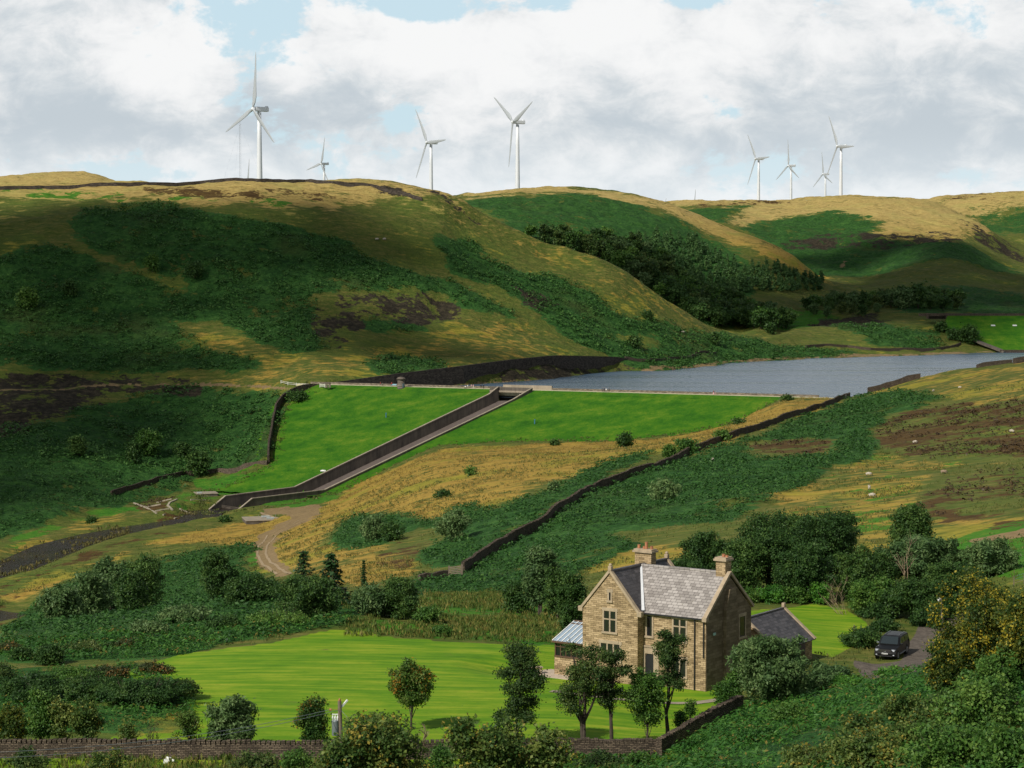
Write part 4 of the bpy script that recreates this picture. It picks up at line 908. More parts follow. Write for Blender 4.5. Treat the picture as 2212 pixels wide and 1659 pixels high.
# stone kerb lines of the old filter beds left of the chute
M_KERB = concrete_mat('pale_kerb', (.20, .17, .12), (.38, .33, .24))
def kerb_run(px, label, w=.5, h=.45):
    P = [Vector(q) for q in along(px, 600, 800)]; m1 = MB()
    for a, b in zip(P[:-1], P[1:]):
        d = b-a; m1.box((a+b)/2+Vector((0, 0, .2)), (d.length+w*.5, w, h), rot=d.to_track_quat('X', 'Z').to_matrix().to_4x4())
    return tag(m1.build('stone_kerb', M_KERB), label, 'kerb')
kerb_run([(289,1088),(315,1097.6),(338,1110.5)], 'longest pale stone kerb, at the left edge of the old stepped channel')
kerb_run([(315,1097),(346.6,1090.8)], 'second pale kerb from the top across the old stepped channel')
kerb_run([(339,1086.6),(371,1079)], 'uppermost short pale kerb of the old stepped channel')
kerb_run([(382,1080.5),(367,1086.6),(362.5,1094),(372,1104)], 'curved pale kerb around the grass mound by the spillway', .7)
kerb_run([(335.6,1105.4),(365,1100)], 'pale kerb ending at the foot of the curved kerb')
kerb_run([(352.7,1113.5),(396.7,1106)], 'pale kerb just below the foot of the curved kerb')
kerb_run([(388,1101),(417.4,1114),(377,1121.5)], 'angular pale kerb nearest the stream')
kerb_run([(412.5,1081),(455,1082)], 'straight pale kerb under the small concrete chamber')
# blue instrument posts and signs on the turf
M_BLUE = simple_mat('blue_post', (.03, .14, .22), .6)
for px, py, lab in ((834, 902, 'blue instrument post on the turf left of the spillway'), (1155, 916, 'blue instrument post on the turf right of the spillway')):
    p = ray_plane_dam(px, py); m_ = MB(); m_.tube([p, p+Vector((0, 0, 1.6))], .2, 8); m_.box(p+Vector((0, 0, 1.7)), (.5, .3, .35)); tag(m_.build('instrument_post', M_BLUE), lab, 'post', 'blue posts on the dam')
p = ray_plane_dam(698, 1019); m_ = MB(); m_.box(p+Vector((0, 0, .35)), (1.9, .9, .3), rot=Matrix.Rotation(.25, 4, 'X'), bevel=.05); m_.box(p+Vector((0, 0, .55)), (1.0, .5, .3), bevel=.05)
tag(m_.build('inspection_cover', M_WHITE), 'small white inspection cover low on the turf beside the spillway', 'cover')
# signboard and litter bin
p = cp(tcr(ray_plane_dam(843, 838)), -1.5, CREST_Z); sb = empty('bench', tuple(p), math.atan2(cu.y, cu.x), 'pale blue bench on the dam crest beside the tower', 'bench')
m_ = MB(); m_.box((0, 0, .45), (2.4, .45, .08)); m_.build('seat', simple_mat('pale_blue', (.25, .42, .5), .6), sb); m_ = MB(); m_.box((0, .2, .75), (2.4, .07, .4)); m_.build('backrest', bpy.data.materials['pale_blue'], sb)
for x in (-1, 1):
    m_ = MB(); m_.box((x, 0, .2), (.1, .4, .45)); m_.build('leg', M_STEEL, sb)

# ------------------------------------------------------------------ wind turbines
M_TUR = simple_mat('turbine_white', (.66, .68, .70), .5, var=.03, scale=.3); M_BLADE = simple_mat('blade_shaded_grey', (.36, .385, .40), .5, var=.03, scale=.3); M_TGREY = simple_mat('turbine_grey', (.42, .45, .48), .55, var=.05, scale=.3)  # blades are light grey, darkened further to paint in their shade
YAW = math.radians(60)                       # rotor axis points left of, and towards, the viewer
def blade_mesh():
    m_ = MB(); prev = None; L = 40.0
    st = [(0, 1.0, 1.0, 0), (.04, 1.0, 1.0, 0), (.10, 1.6, .7, .25), (.20, 2.1, .42, .2), (.4, 1.65, .3, .1), (.7, 1.1, .2, .03), (.9, .7, .13, 0), (.97, .42, .09, 0), (1.0, .1, .04, 0)]
    for t, c, th, tw in st:
        ring = []
        for k in range(10):
            a = 2*math.pi*k/10; x = math.cos(a)*c*1.0+(c*.35 if t > .05 else 0); y = math.sin(a)*th*.8
            ring.append(m_.bm.verts.new((x*math.cos(tw)-y*math.sin(tw), x*math.sin(tw)+y*math.cos(tw)-t*t*1.2, 1.0+t*(L-1))))
        if prev:
            for k in range(10): m_.bm.faces.new((prev[k], prev[(k+1) % 10], ring[(k+1) % 10], ring[k]))
        prev = ring
    m_.bm.faces.new(prev); bmesh.ops.recalc_face_normals(m_.bm, faces=m_.bm.faces[:])
    me_ = bpy.data.meshes.new('blade'); m_.bm.to_mesh(me_); m_.bm.free()
    for p_ in me_.polygons: p_.use_smooth = True
    me_.materials.append(M_BLADE); return me_
BLADE = blade_mesh()
def make_turbine():
    r = empty('wind_turbine', (0, 0, 0))
    m_ = MB(); m_.tube([(0, 0, -14), (0, 0, 0), (0, 0, 20), (0, 0, 40), (0, 0, 58.6)], [2.25, 2.15, 1.85, 1.6, 1.3], 24); m_.build('tower', M_TUR, r, True)
    m_ = MB(); m_.tube([(0, 0, 56.0), (0, 0, 57.6)], [1.42, 1.36], 20); m_.build('tower_collar', M_TGREY, r)
    # nacelle lies along local -Y..+Y, hub at -Y
    m_ = MB(); m_.box((0, 1.9, 60.1), (3.1, 10.4, 3.2), bevel=.55); m_.build('nacelle', M_TUR, r)
    m_ = MB(); m_.box((0, 5.9, 62.0), (2.4, 1.6, .9), bevel=.3); m_.build('cooler', M_TUR, r)
    hub = lathe('hub', [(1.5, 0), (1.55, 1.2), (1.3, 2.2), (.7, 2.9), (.1, 3.1)], M_TUR, r, 20); hub.rotation_euler = (math.pi/2, 0, 0); hub.location = (0, -3.4, 60)
    return r
TPROTO = make_turbine()
def set_turbine(px_t, py_hub, Y, phase, label, first=False):
    r = TPROTO if first else copy_tree(TPROTO)
    p = at(px_t, py_hub, Y); r.location = (p.x, p.y, p.z-60); r.rotation_euler = (0, 0, -YAW+math.atan2(-p.x, p.y)*1.0)
    tag(r, label, 'wind turbine', 'wind turbines along the skyline'); return r
# phase: degrees clockwise as seen in the picture
TUR = [(560,236,1475,-9,'nearest and tallest white wind turbine, above the left hill'),
 (540,402,3000,-13,'turbine hidden by the left hill but for one blade tip, beside the tallest turbine'),
 (700,354,2950,-19,'small wind turbine right of the tallest one, low behind the left hill'),
 (931,308,2080,31,'wind turbine standing behind the right shoulder of the left hill'),
 (1118,264,1850,53,'wind turbine on the green middle hill with blades in a Y'),
 (1430,478,3000,-35,'turbine hidden by the middle hill but for a blade tip, left of the far ridge'),
 (1503,462,3300,-14,'lone distant blade tip poking over the ridge, centre right'),
 (1639,343,2850,31,'leftmost of the four wind turbines on the right hill'),
 (1709,358,3150,0,'second from left of the four wind turbines on the right hill'),
 (1783,376,3700,4,'smallest and faintest wind turbine, close left of the tallest on the right hill'),
 (1817,316,2370,27,'tallest of the four wind turbines on the right hill')]
_roots = [(set_turbine(*t, first=(i == 0)), t[3]) for i, t in enumerate(TUR)]
for r, phase in _roots:
    for k in range(3):
        b = bpy.data.objects.new('blade', BLADE); link(b, r); b.location = (0, -5.0, 60); b.rotation_euler = (0, -math.radians(phase+120*k), 0)
mt = at(519, 392, 2600); mst = empty('guyed_mast', tuple(mt), 0, 'very thin guyed lattice mast left of the tallest turbine', 'mast')
m_ = MB()
for k in range(3):
    a = 2*math.pi*k/3; m_.tube([(1.2*math.cos(a), 1.2*math.sin(a), -10), (1.0*math.cos(a), 1.0*math.sin(a), 74)], .07, 4)
for z in range(0, 74, 4):
    for k in range(3):
        a, b = 2*math.pi*k/3, 2*math.pi*(k+1)/3; m_.tube([(math.cos(a), math.sin(a), z), (math.cos(b), math.sin(b), z+4)], .04, 3, False)
m_.box((0, 0, 70), (6, .2, .2)); m_.build('lattice', M_TGREY, mst)
m_ = MB()
for k in range(3):
    a = 2*math.pi*k/3+.4; m_.tube([(0, 0, 70), (34*math.cos(a), 34*math.sin(a), -10)], .04, 3, False)
m_.build('guy_wire', M_TGREY, mst)

# ------------------------------------------------------------------ the stone house
M_STONE = stone_mat('house_stone', (.12, .082, .042), (.33, .238, .130), (.52, .385, .225), .50, .155, .7, .012)
M_STONE2 = stone_mat('house_stone_smooth_shaded', (.10, .075, .045), (.17, .13, .08), (.25, .19, .125), .7, .24, .4, .010)
M_DRESS = simple_mat('dressed_stone', (.36, .28, .185), .85, var=.22, scale=2.2, bump=.2)
def slate_mat(name, lo, hi):
    m = bpy.data.materials.new(name); m.use_nodes = True; nt = m.node_tree; n = NT(nt)
    b = nt.nodes['Principled BSDF']; b.inputs['Roughness'].default_value = .52; b.inputs['Specular IOR Level'].default_value = .45
    uvn = nt.nodes.new('ShaderNodeUVMap'); uvn.uv_map = 'UVMap'
    br = nt.nodes.new('ShaderNodeTexBrick'); br.inputs['Scale'].default_value = 1; br.inputs['Brick Width'].default_value = .48; br.inputs['Row Height'].default_value = .30
    br.inputs['Mortar Size'].default_value = .014; br.inputs['Mortar Smooth'].default_value = .2; br.inputs['Color1'].default_value = (0, 0, 0, 1); br.inputs['Color2'].default_value = (1, 1, 1, 1)
    n.lk(uvn.outputs[0], br.inputs[0])
    f = n.math('ADD', n.math('MULTIPLY', br.outputs['Color'], .6), n.math('MULTIPLY', n.noise(uvn.outputs[0], .9, 6, .65), .55))
    col = n.ramp(f, [(.2, (*lo, 1)), (.9, (*hi, 1))]); col = n.mix(n.math('MULTIPLY', br.outputs['Fac'], .7), col, (.035, .03, .03, 1))
    col = n.mix(n.math('MULTIPLY', n.smooth(n.noise(uvn.outputs[0], 2.6, 5, .7), .6, .72), .5), col, (.30, .27, .20, 1))
    n.lk(col, b.inputs['Base Color']); n.lk(n.bump(n.math('ADD', n.math('MULTIPLY', br.outputs['Fac'], -1.), n.math('MULTIPLY', br.outputs['Color'], .4)), .8, .03), b.inputs['Normal']); return m
M_SLATE = slate_mat('stone_slates', (.20, .178, .160), (.40, .365, .335)); M_SLATED = slate_mat('dark_slates', (.035, .033, .036), (.10, .092, .095))
M_GLASS = simple_mat('window_glass', (.012, .013, .014), .06, var=0, spec=.8); M_LEAD = simple_mat('lead_flashing', (.62, .63, .64), .45, var=.05)
M_GUT = simple_mat('black_gutter', (.02, .02, .022), .4); M_POT = simple_mat('terracotta', (.36, .15, .07), .85, var=.25)
house = empty('stone_house', tuple(hp(5, 3)), 0, 'two storey stone house with slate roofs, front gable and two chimneys', 'house')
def hpart(m1, name, mat, smooth=False): return child(uvbox(m1.build(name, mat, None, smooth)), house)
EZ, RZ = 5.75, 8.72      # eaves and ridge above the ground
WF0, WF1, WS0, WS1 = 5.6, 10.75, -.95, 7.9    # cross wing
MD = 7.3                 # main depth
def wallbox(pts, name, mat=M_STONE): m1 = MB(); m1.prism(pts, (0, 0, 0)); return m1
def gable_prism(f0, f1, s0, s1, ridge_along, ez=EZ, rz=RZ, z0=-.6, z=0):
    """solid wall mass with gable ends"""
    m1 = MB()
    if ridge_along == 'f':
        sm = (s0+s1)/2; m1.prism([hp(f0, s0, z0), hp(f0, s1, z0), hp(f0, s1, ez), hp(f0, sm, rz), hp(f0, s0, ez)], hp(f1, s0)-hp(f0, s0))
    else:
        fm = (f0+f1)/2; m1.prism([hp(f0, s0, z0), hp(f1, s0, z0), hp(f1, s0, ez), hp(fm, s0, rz), hp(f0, s0, ez)], hp(f0, s1)-hp(f0, s0))
    return m1
hpart(gable_prism(0, 5.595, 0, MD, 'f', EZ-.1, RZ-.12), 'wall', M_STONE)
hpart(gable_prism(WF0, WF1, WS0, WS1, 's', EZ-.1, RZ-.12), 'wing_wall', M_STONE)
# smoother side gable skin on the right, its blackened stone toned darker for shade
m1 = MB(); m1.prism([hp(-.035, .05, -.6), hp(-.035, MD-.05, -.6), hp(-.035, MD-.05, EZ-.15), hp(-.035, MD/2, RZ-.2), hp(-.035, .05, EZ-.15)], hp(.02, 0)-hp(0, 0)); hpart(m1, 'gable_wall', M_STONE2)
def slope_quad(P, thick, name, mat):
    P = [Vector(p) for p in P]; nn = (P[1]-P[0]).cross(P[2]-P[1]).normalized()
    if nn.z < 0: nn = -nn
    m1 = MB(); m1.prism(P, nn*thick); o = m1.build(name, mat); e = (P[1]-P[0]).normalized(); g = nn.cross(e)
    uv_from(o.data, lambda c, n_: np.stack([c@np.array(e), c@np.array(g)], -1)); return child(o, house)
ov = .18
fm = (WF0+WF1)/2; sm = MD/2
def mz(s): return RZ-(RZ-EZ)*abs(s-sm)/sm                # main roof height at s
def wz(f): return RZ-(RZ-EZ)*abs(f-fm)/(fm-WF0)
# front slope of main roof: from the right verge to the valley against the wing's right slope
slope_quad([hp(-.05, -ov, mz(-ov)), hp(WF0, -ov, mz(-ov)), hp(fm, sm, RZ), hp(-.05, sm, RZ)], .09, 'roof', M_SLATE)
slope_quad([hp(-.05, MD+ov, mz(-ov)), hp(-.05, sm, RZ), hp(fm, sm, RZ), hp(WF0, MD+ov, mz(-ov))], .09, 'rear_roof', M_SLATED)
# wing: right slope (front triangle + rear), left slope
slope_quad([hp(WF0-ov, WS0+.02, wz(WF0-ov)), hp(WF0-ov, -ov, wz(WF0-ov)), hp(fm, sm, RZ), hp(fm, WS0+.02, RZ)], .09, 'wing_roof', M_SLATED)
slope_quad([hp(WF0-ov, WS1, wz(WF0-ov)), hp(fm, WS1, RZ), hp(fm, sm, RZ), hp(WF0-ov, MD+ov, wz(WF0-ov))], .09, 'wing_rear_roof', M_SLATED)
slope_quad([hp(WF1+ov, WS0+.02, wz(WF0-ov)), hp(fm, WS0+.02, RZ), hp(fm, WS1, RZ), hp(WF1+ov, WS1, wz(WF0-ov))], .09, 'wing_left_roof', M_SLATED)
def hbar(a, b, w, h, name, mat, par=None):
    a, b = Vector(a), Vector(b); d = b-a; m1 = MB(); m1.box((a+b)/2, (d.length, w, h), rot=d.to_track_quat('X', 'Z').to_matrix().to_4x4()); o = uvbox(m1.build(name, mat))
    if par is None: return child(o, house)
    o.parent = par; return o
hbar(hp(WF0-.08, -ov-.1, EZ+.12), hp(fm, sm, RZ+.13), .26, .05, 'valley_flashing', M_LEAD)
hbar(hp(0, sm, RZ+.13), hp(fm, sm, RZ+.13), .3, .14, 'ridge', M_SLATE); hbar(hp(fm, WS0, RZ+.13), hp(fm, WS1, RZ+.13), .3, .14, 'ridge', M_SLATED)
# coped verges with kneelers
def verge(p0, p1, name='coping', w=.34, h=.2): return hbar(p0, p1, w, h, name, M_DRESS)
for a, b in (((WF0-ov, wz(WF0-ov)), (fm, RZ)), ((WF1+ov, wz(WF0-ov)), (fm, RZ))):
    verge(hp(a[0], WS0+.06, a[1]+.12), hp(b[0], WS0+.06, b[1]+.16)); verge(hp(a[0], WS1-.1, a[1]+.12), hp(b[0], WS1-.1, b[1]+.16))
for s_e in (-ov, MD+ov): verge(hp(-.02, s_e, mz(-ov)+.12), hp(-.02, sm, RZ+.16))
for f_ in (WF0-ov, WF1+ov):
    m1 = MB(); m1.box(hp(f_, WS0+.1, EZ-.12), (.42, .42, .4), rz=-.61, bevel=.04); hpart(m1, 'kneeler', M_DRESS)
m1 = MB(); m1.box(hp(0.0, -.1, EZ-.12), (.42, .42, .36), rz=-.61, bevel=.04); hpart(m1, 'kneeler', M_DRESS)
for s_ in (WS0+.06, WS1-.1):
    m1 = MB(); m1.box(hp(fm, s_, RZ+.35), (.32, .32, .34), rz=-.61, bevel=.05); m1.ball(hp(fm, s_, RZ+.6), .14, 2); hpart(m1, 'finial', M_DRESS)
hbar(hp(.1, -ov-.02, EZ-.12), hp(WF0-.1, -ov-.02, EZ-.12), .13, .12, 'gutter', M_GUT)
def pipe(f, s, z0, z1, r=.05): m1 = MB(); m1.tube([hp(f, s, z0), hp(f, s, z1)], r, 8); hpart(m1, 'drainpipe', M_GUT)
pipe(.95, -.1, 0, EZ-.15); pipe(.15, -.1, 2.6, EZ-.15)
# quoins at the corners
def quoins(f, s, zt, side):
    for k in range(int(zt/.36)):
        L = .5 if k % 2 else .32; m1 = MB(); m1.box(hp(f, s, .2+k*.36), (L, .5 if not k % 2 else .32, .33), rz=-.61, bevel=.015); hpart(m1, 'quoin', M_DRESS) if False else m1.bm.free()
# chimneys
def chimney(f, s, lf, ls, z0, z1, pots):
    m1 = MB(); m1.box(hp(f, s, (z0+z1)/2), (lf, ls, z1-z0), rz=math.atan2(FV.y, FV.x)); c = hpart(m1, 'chimney', M_STONE)
    def sub(m2, nm, mat): o = uvbox(m2.build(nm, mat)); o.parent = c; return o
    m2 = MB(); m2.box(hp(f, s, z1+.08), (lf+.3, ls+.3, .16), rz=math.atan2(FV.y, FV.x)); m2.box(hp(f, s, z1+.22), (lf+.14, ls+.14, .12), rz=math.atan2(FV.y, FV.x)); sub(m2, 'cap', M_DRESS)
    for df, dh in pots:
        m2 = MB(); m2.tube([hp(f+df, s, z1+.25), hp(f+df, s, z1+.3+dh*.8), hp(f+df, s, z1+.28+dh)], [.13, .12, .15], 12); sub(m2, 'chimney_pot', M_POT)
chimney(8.35, 4.7, 1.55, .75, 6.8, RZ+1.0, [(-.6, .25), (-.1, .55), (.1, .2), (.6, .3)])
chimney(.56, sm+.1, .85, .95, 6.0, RZ+1.05, [(0, .22), (-.3, .15)])
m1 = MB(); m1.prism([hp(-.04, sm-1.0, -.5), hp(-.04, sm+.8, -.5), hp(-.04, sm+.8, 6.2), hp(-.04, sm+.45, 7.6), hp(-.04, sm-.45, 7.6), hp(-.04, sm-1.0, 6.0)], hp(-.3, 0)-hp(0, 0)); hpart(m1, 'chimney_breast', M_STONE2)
# windows
def window(face, c, w, z0, z1, lights=2, transom=None, deep=.16, arch=False, name='window'):
    """face 'F': main front wall at s=0, 'W': wing front at s=WS0, 'S': right side at f=0"""
    if face == 'F': o0 = lambda u, out, z: hp(c-u, -out, z)
    elif face == 'W': o0 = lambda u, out, z: hp(c-u, WS0-out, z)
    else: o0 = lambda u, out, z: hp(-.04-out, c+u, z)
    def slab(u0, u1, za, zb, outa, outb, nm, mat, par=None):
        m2 = MB(); m2.prism([o0(u0, outa, za), o0(u1, outa, za), o0(u1, outa, zb), o0(u0, outa, zb)], o0(0, outb, 0)-o0(0, outa, 0)); o = uvbox(m2.build(nm, mat))
        if par is None: return child(o, house)
        o.parent = par; return o
    h = w/2; W_ = slab(-h-.13, -h, z0, z1, -.12, .035, name, M_DRESS)
    slab(h, h+.13, z0, z1, -.12, .035, 'jamb', M_DRESS, W_)
    slab(-h-.2, h+.2, z1, z1+.26, -.12, .04, 'lintel', M_DRESS, W_); slab(-h-.2, h+.2, z0-.16, z0, -.12, .10, 'sill', M_DRESS, W_)
    slab(-h, h, z0, z1, -.1, .006, 'pane', M_GLASS, W_)
    for k in range(1, lights):
        u = -h+w*k/lights; slab(u-.06, u+.06, z0, z1, -.1, .03, 'mullion', M_DRESS, W_)
    if transom: slab(-h, h, transom-.05, transom+.05, -.1, .034, 'transom', M_DRESS, W_)
    for k in range(lights):                       # dark timber frames inside each light
        u0 = -h+w*k/lights+.06; u1 = -h+w*(k+1)/lights-.06
        slab(u0, u0+.035, z0+.01, z1-.01, -.05, .012, 'frame', M_GUT, W_); slab(u1-.035, u1, z0+.01, z1-.01, -.05, .012, 'frame', M_GUT, W_)
    return W_
window('W', fm, 1.08, 4.0, 5.75-.02 if False else 5.65, 2, 5.0)
window('W', fm-.05, 1.75, 1.75, 3.05, 3); window('W', fm, .16, 6.5, 7.15, 1)
window('F', 5.08, .46, 3.85, 5.45, 1); window('F', 2.33, 1.1, 3.75, 5.4, 2, 4.85); window('F', 2.33, 1.1, .95, 2.25, 2)
window('S', 5.75, .9, 3.5, 5.1, 1); window('S', 5.9, .9, 1.0, 2.4, 1)
# arched doorway
m1 = MB(); arc = [(-.38, 0), (-.38, 2.1)]+[(-.38*math.cos(a), 2.1+.38*math.sin(a)) for a in np.linspace(.2, math.pi-.2, 8)]+[(.38, 2.1), (.38, 0)]
m1.prism([hp(5.02-u, .05, z) for u, z in arc], hp(0, -.06)-hp(0, .05)); door = hpart(m1, 'door', M_GUT)
m1 = MB(); arc2 = [(-.38, 0), (-.38, 2.1)]+[(-.38*math.cos(a), 2.1+.38*math.sin(a)) for a in np.linspace(.2, math.pi-.2, 8)]+[(.38, 2.1), (.38, 0), (.75, 0), (.75, 2.85), (-.52, 2.85), (-.52, 0)]
for (u0, u1, z0, z1) in ((-.56, -.38, 0, 2.9), (.38, .85, 0, 2.9), (-.38, .38, 2.45, 2.9)):
    m1.prism([hp(5.02-u0, 0, z0), hp(5.02-u1, 0, z0), hp(5.02-u1, 0, z1), hp(5.02-u0, 0, z1)], hp(0, -.12)-hp(0, 0))
hpart(m1, 'door_surround', M_DRESS)
m1 = MB(); m1.prism([hp(5.5, 0, 2.95), hp(4.0, 0, 2.95), hp(4.0, 0, 3.1), hp(5.5, 0, 3.1)], hp(0, -.16)-hp(0, 0)); hpart(m1, 'string_course', M_DRESS)
m1 = MB(); m1.box(hp(-.12, 1.15, 4.35), (.12, .3, .2), rz=-.61, bevel=.03); hpart(m1, 'alarm_box', simple_mat('alarm_green', (.30, .48, .42), .5))
# conservatory against the left side of the wing
CZ0, CZ1 = 2.7, 3.85; CS0, CS1 = WS0+.05, 2.2; CF0, CF1 = WF1, 13.5
m1 = MB(); m1.prism([hp(CF0, CS0, -.5), hp(CF1, CS0, -.5), hp(CF1, CS0, 1.5), hp(CF0, CS0, 1.5)], hp(0, CS1)-hp(0, CS0)); con = hpart(m1, 'conservatory_base', M_STONE)
M_BROWN = simple_mat('brown_frame', (.10, .055, .03), .6); M_CGL = simple_mat('pale_roof_glass', (.30, .38, .46), .10, var=.1, scale=1.5, spec=1.0)
slope_quad([hp(CF0, CS0-.15, CZ0), hp(CF1+.12, CS0-.15, CZ0), hp(CF1+.12, CS1, CZ1), hp(CF0, CS1, CZ1)], .05, 'conservatory_roof', M_CGL)
for k in range(7):
    f = CF0+.1+(CF1-CF0)*k/6; hbar(hp(f, CS0-.15, CZ0+.09), hp(f, CS1, CZ1+.09), .07, .06, 'glazing_bar', M_WHITE)
hbar(hp(CF0, CS1-.45, CZ1-.06), hp(CF1+.1, CS1-.45, CZ1-.06), .09, .07, 'roof_rail', M_BROWN); hbar(hp(CF0, CS1, CZ1+.09), hp(CF1+.1, CS1, CZ1+.09), .16, .1, 'roof_ridge', M_BROWN)
hbar(hp(CF0, CS0-.16, CZ0), hp(CF1+.12, CS0-.16, CZ0), .12, .14, 'eaves_beam', M_BROWN)
m1 = MB(); m1.prism([hp(CF0, CS0+.08, 1.5), hp(CF1-.08, CS0+.08, 1.5), hp(CF1-.08, CS0+.08, 2.68), hp(CF0, CS0+.08, 2.68)], hp(0, .04)-hp(0, 0)); hpart(m1, 'glazing', M_GLASS)
m1 = MB(); m1.prism([hp(CF1-.08, CS0+.08, 1.5), hp(CF1-.08, CS1, 1.5), hp(CF1-.08, CS1, 3.75), hp(CF1-.08, CS0+.08, 2.68)], hp(.04, 0)-hp(0, 0)); hpart(m1, 'glazing', M_GLASS)
for k in range(6):
    f = CF0+.1+(CF1-CF0-.15)*k/5; hbar(hp(f, CS0+.04, 1.5), hp(f, CS0+.04, 2.68), .09, .09, 'mullion', M_BROWN)
hbar(hp(CF0, CS0+.02, 1.52), hp(CF1, CS0+.02, 1.52), .14, .1, 'sill', M_BROWN); hbar(hp(CF0, CS0+.04, 2.3), hp(CF1, CS0+.04, 2.3), .05, .05, 'transom', M_BROWN)
# outbuilding behind
ob = empty('outbuilding', tuple(hp(2.2, 13)), 0, 'low stone outbuilding with dark slate roof right of the house', 'outbuilding')
def opart(m1, name, mat): return child(uvbox(m1.build(name, mat)), ob)
of0, of1, os0, os1, oe, orr = -.5, 4.9, 10.3, 17.1, 1.75, 4.0
m1 = MB(); ofm = (of0+of1)/2; m1.prism([hp(of0, os0, -1.5), hp(of1, os0, -1.5), hp(of1, os0, oe), hp(ofm, os0, orr-.1), hp(of0, os0, oe)], hp(0, os1)-hp(0, os0)); opart(m1, 'wall', M_STONE)
house_, house = house, ob
slope_quad([hp(of0-.25, os0-.1, oe-.1), hp(of0-.25, os1+.1, oe-.1), hp(ofm, os1+.1, orr), hp(ofm, os0-.1, orr)], .09, 'roof', M_SLATED)
slope_quad([hp(of1+.25, os0-.1, oe-.1), hp(ofm, os0-.1, orr), hp(ofm, os1+.1, orr), hp(of1+.25, os1+.1, oe-.1)], .09, 'rear_roof', M_SLATED)
for s_ in (os0-.05, os1):
    for f_ in (of0-.3, of1+.3): hbar(hp(f_, s_, oe), hp(ofm, s_, orr+.14), .3, .16, 'coping', M_DRESS)
hbar(hp(ofm, os0, orr+.1), hp(ofm, os1, orr+.1), .26, .12, 'ridge', M_SLATED)
m1 = MB(); m1.box(hp(ofm, os1, orr+.32), (.28, .28, .4), rz=-.61, bevel=.05); opart(m1, 'finial', M_DRESS)
m1 = MB(); m1.prism([hp(of0-.02, 14.6, .1), hp(of0-.02, 15.8, .1), hp(of0-.02, 15.8, 1.6), hp(of0-.02, 14.6, 1.6)], hp(-.02, 0)-hp(0, 0)); opart(m1, 'window', M_GLASS)
house = house_
# patio and garden path

def ribbon(name, px, w, mat, ymin, ymax, up=.04, kind='structure'):
    P = [Vector(q) for q in along(px, ymin, ymax)]; m1 = MB(); L, R = [], []
    Q = []
    for a, b in zip(P[:-1], P[1:]):
        k = max(1, int((b-a).length/1.0)); Q += [a.lerp(b, i/k) for i in range(k)]
    Q.append(P[-1])
    for i, p_ in enumerate(Q):
        t = Q[min(i+1, len(Q)-1)]-Q[max(i-1, 0)]; nn = Vector((-t.y, t.x, 0)).normalized()
        for S_, sg in ((L, 1), (R, -1)):
            v = p_+nn*w/2*sg; S_.append(m1.bm.verts.new((v.x, v.y, gz(v.x, v.y)+up)))
    for i in range(len(Q)-1): m1.bm.faces.new((L[i], R[i], R[i+1], L[i+1]))
    o = m1.build(name, mat); tag(o, kind=kind); return o
M_GRAV = concrete_mat('garden_gravel', (.20, .17, .12), (.34, .29, .21))
ribbon('garden_path', [(1190,1494),(1260,1503),(1340,1512),(1420,1518),(1500,1520),(1560,1512),(1600,1503)], .9, M_GRAV, 130, 175)
pt = [hp(10.9, -2.2, .05), hp(14.6, -2.4, .05), hp(15.6, -.8, .05), hp(14.8, .6, .05), hp(10.9, .6, .05)]
m1 = MB(); m1.prism(pt, (0, 0, -.5)); tag(m1.build('patio', simple_mat('patio_stone', (.45, .36, .27), .85, var=.2)), kind='structure')
bt = empty('garden_bench', tuple(hp(14.9, -2.0, .06)), .3, 'low stone bench on the round patio left of the house', 'bench')
m1 = MB(); m1.box((0, 0, .5), (1.7, .5, .1), bevel=.02); m1.build('seat', M_DRESS, bt)
for x in (-.6, .6):
    m1 = MB(); m1.box((x, 0, .23), (.2, .45, .46)); m1.build('leg', M_DRESS, bt)
# white stones in the rough grass by the near wall
for i, (px, py, r_, lab) in enumerate(((366,1641,.18,'whitest block at the left of the small rubble heap below the near wall'),(373,1637,.2,'topmost block of the small white rubble heap below the near wall'),(379,1641,.16,'rightmost block of the small white rubble heap below the near wall'))):
    p = hit(px, py, 100, 140); m1 = MB(); m1.box(p+Vector((0, -1.2, .12+.03*i)), (r_*2, r_*1.6, r_*1.3), rot=Euler((.2*i, .3, .8*i)).to_matrix().to_4x4(), bevel=.03); tag(m1.build('white_stone', M_WHITE), lab, 'stone', 'white rubble below the near wall')

# ------------------------------------------------------------------ electricity pole, wires
up = at(738, 1640, 127); up.z = gz(up.x, up.y); pole = empty('utility_pole', tuple(up), 0, 'brown wooden electricity pole with transformer in front of the lawn', 'utility pole')
top = at(733.5, 1514, 127)-up
m1 = MB(); m1.tube([(0, 0, -1), (top.x*.5, 0, top.z*.5), (top.x, top.y, top.z)], [.15, .135, .115], 14); m1.build('post', M_WOOD, pole)
m1 = MB(); m1.box((top.x+.23, .1, top.z-.25), (.75, .09, .10), rot=Euler((0, -.75, .5)).to_matrix().to_4x4()); m1.build('cross_arm', M_WHITE, pole)
m1 = MB(); m1.ball((top.x, 0, top.z+.05), .09, 1, (1, 1, 1.4)); m1.tube([(top.x-.62, .0, top.z-.55), (top.x-.5, 0, top.z-.55)], .09, 8); m1.tube([(top.x-.75, 0, top.z-.56), (top.x, 0, top.z-.52)], .012, 6); m1.build('insulator', M_POT, pole)
M_TRA = simple_mat('transformer_grey', (.16, .19, .19), .45, .2, var=.1)
m1 = MB(); tx, tz = -.37, top.z-1.65; m1.tube([(tx, 0, tz-.5), (tx, 0, tz-.47), (tx, 0, tz+.42), (tx, 0, tz+.46)], [.2, .225, .225, .2], 20); m1.box((tx+.3, 0, tz+.2), (.22, .06, .08)); m1.box((tx+.3, 0, tz-.3), (.22, .06, .08)); tr = m1.build('transformer', M_TRA, pole)
m1 = MB()
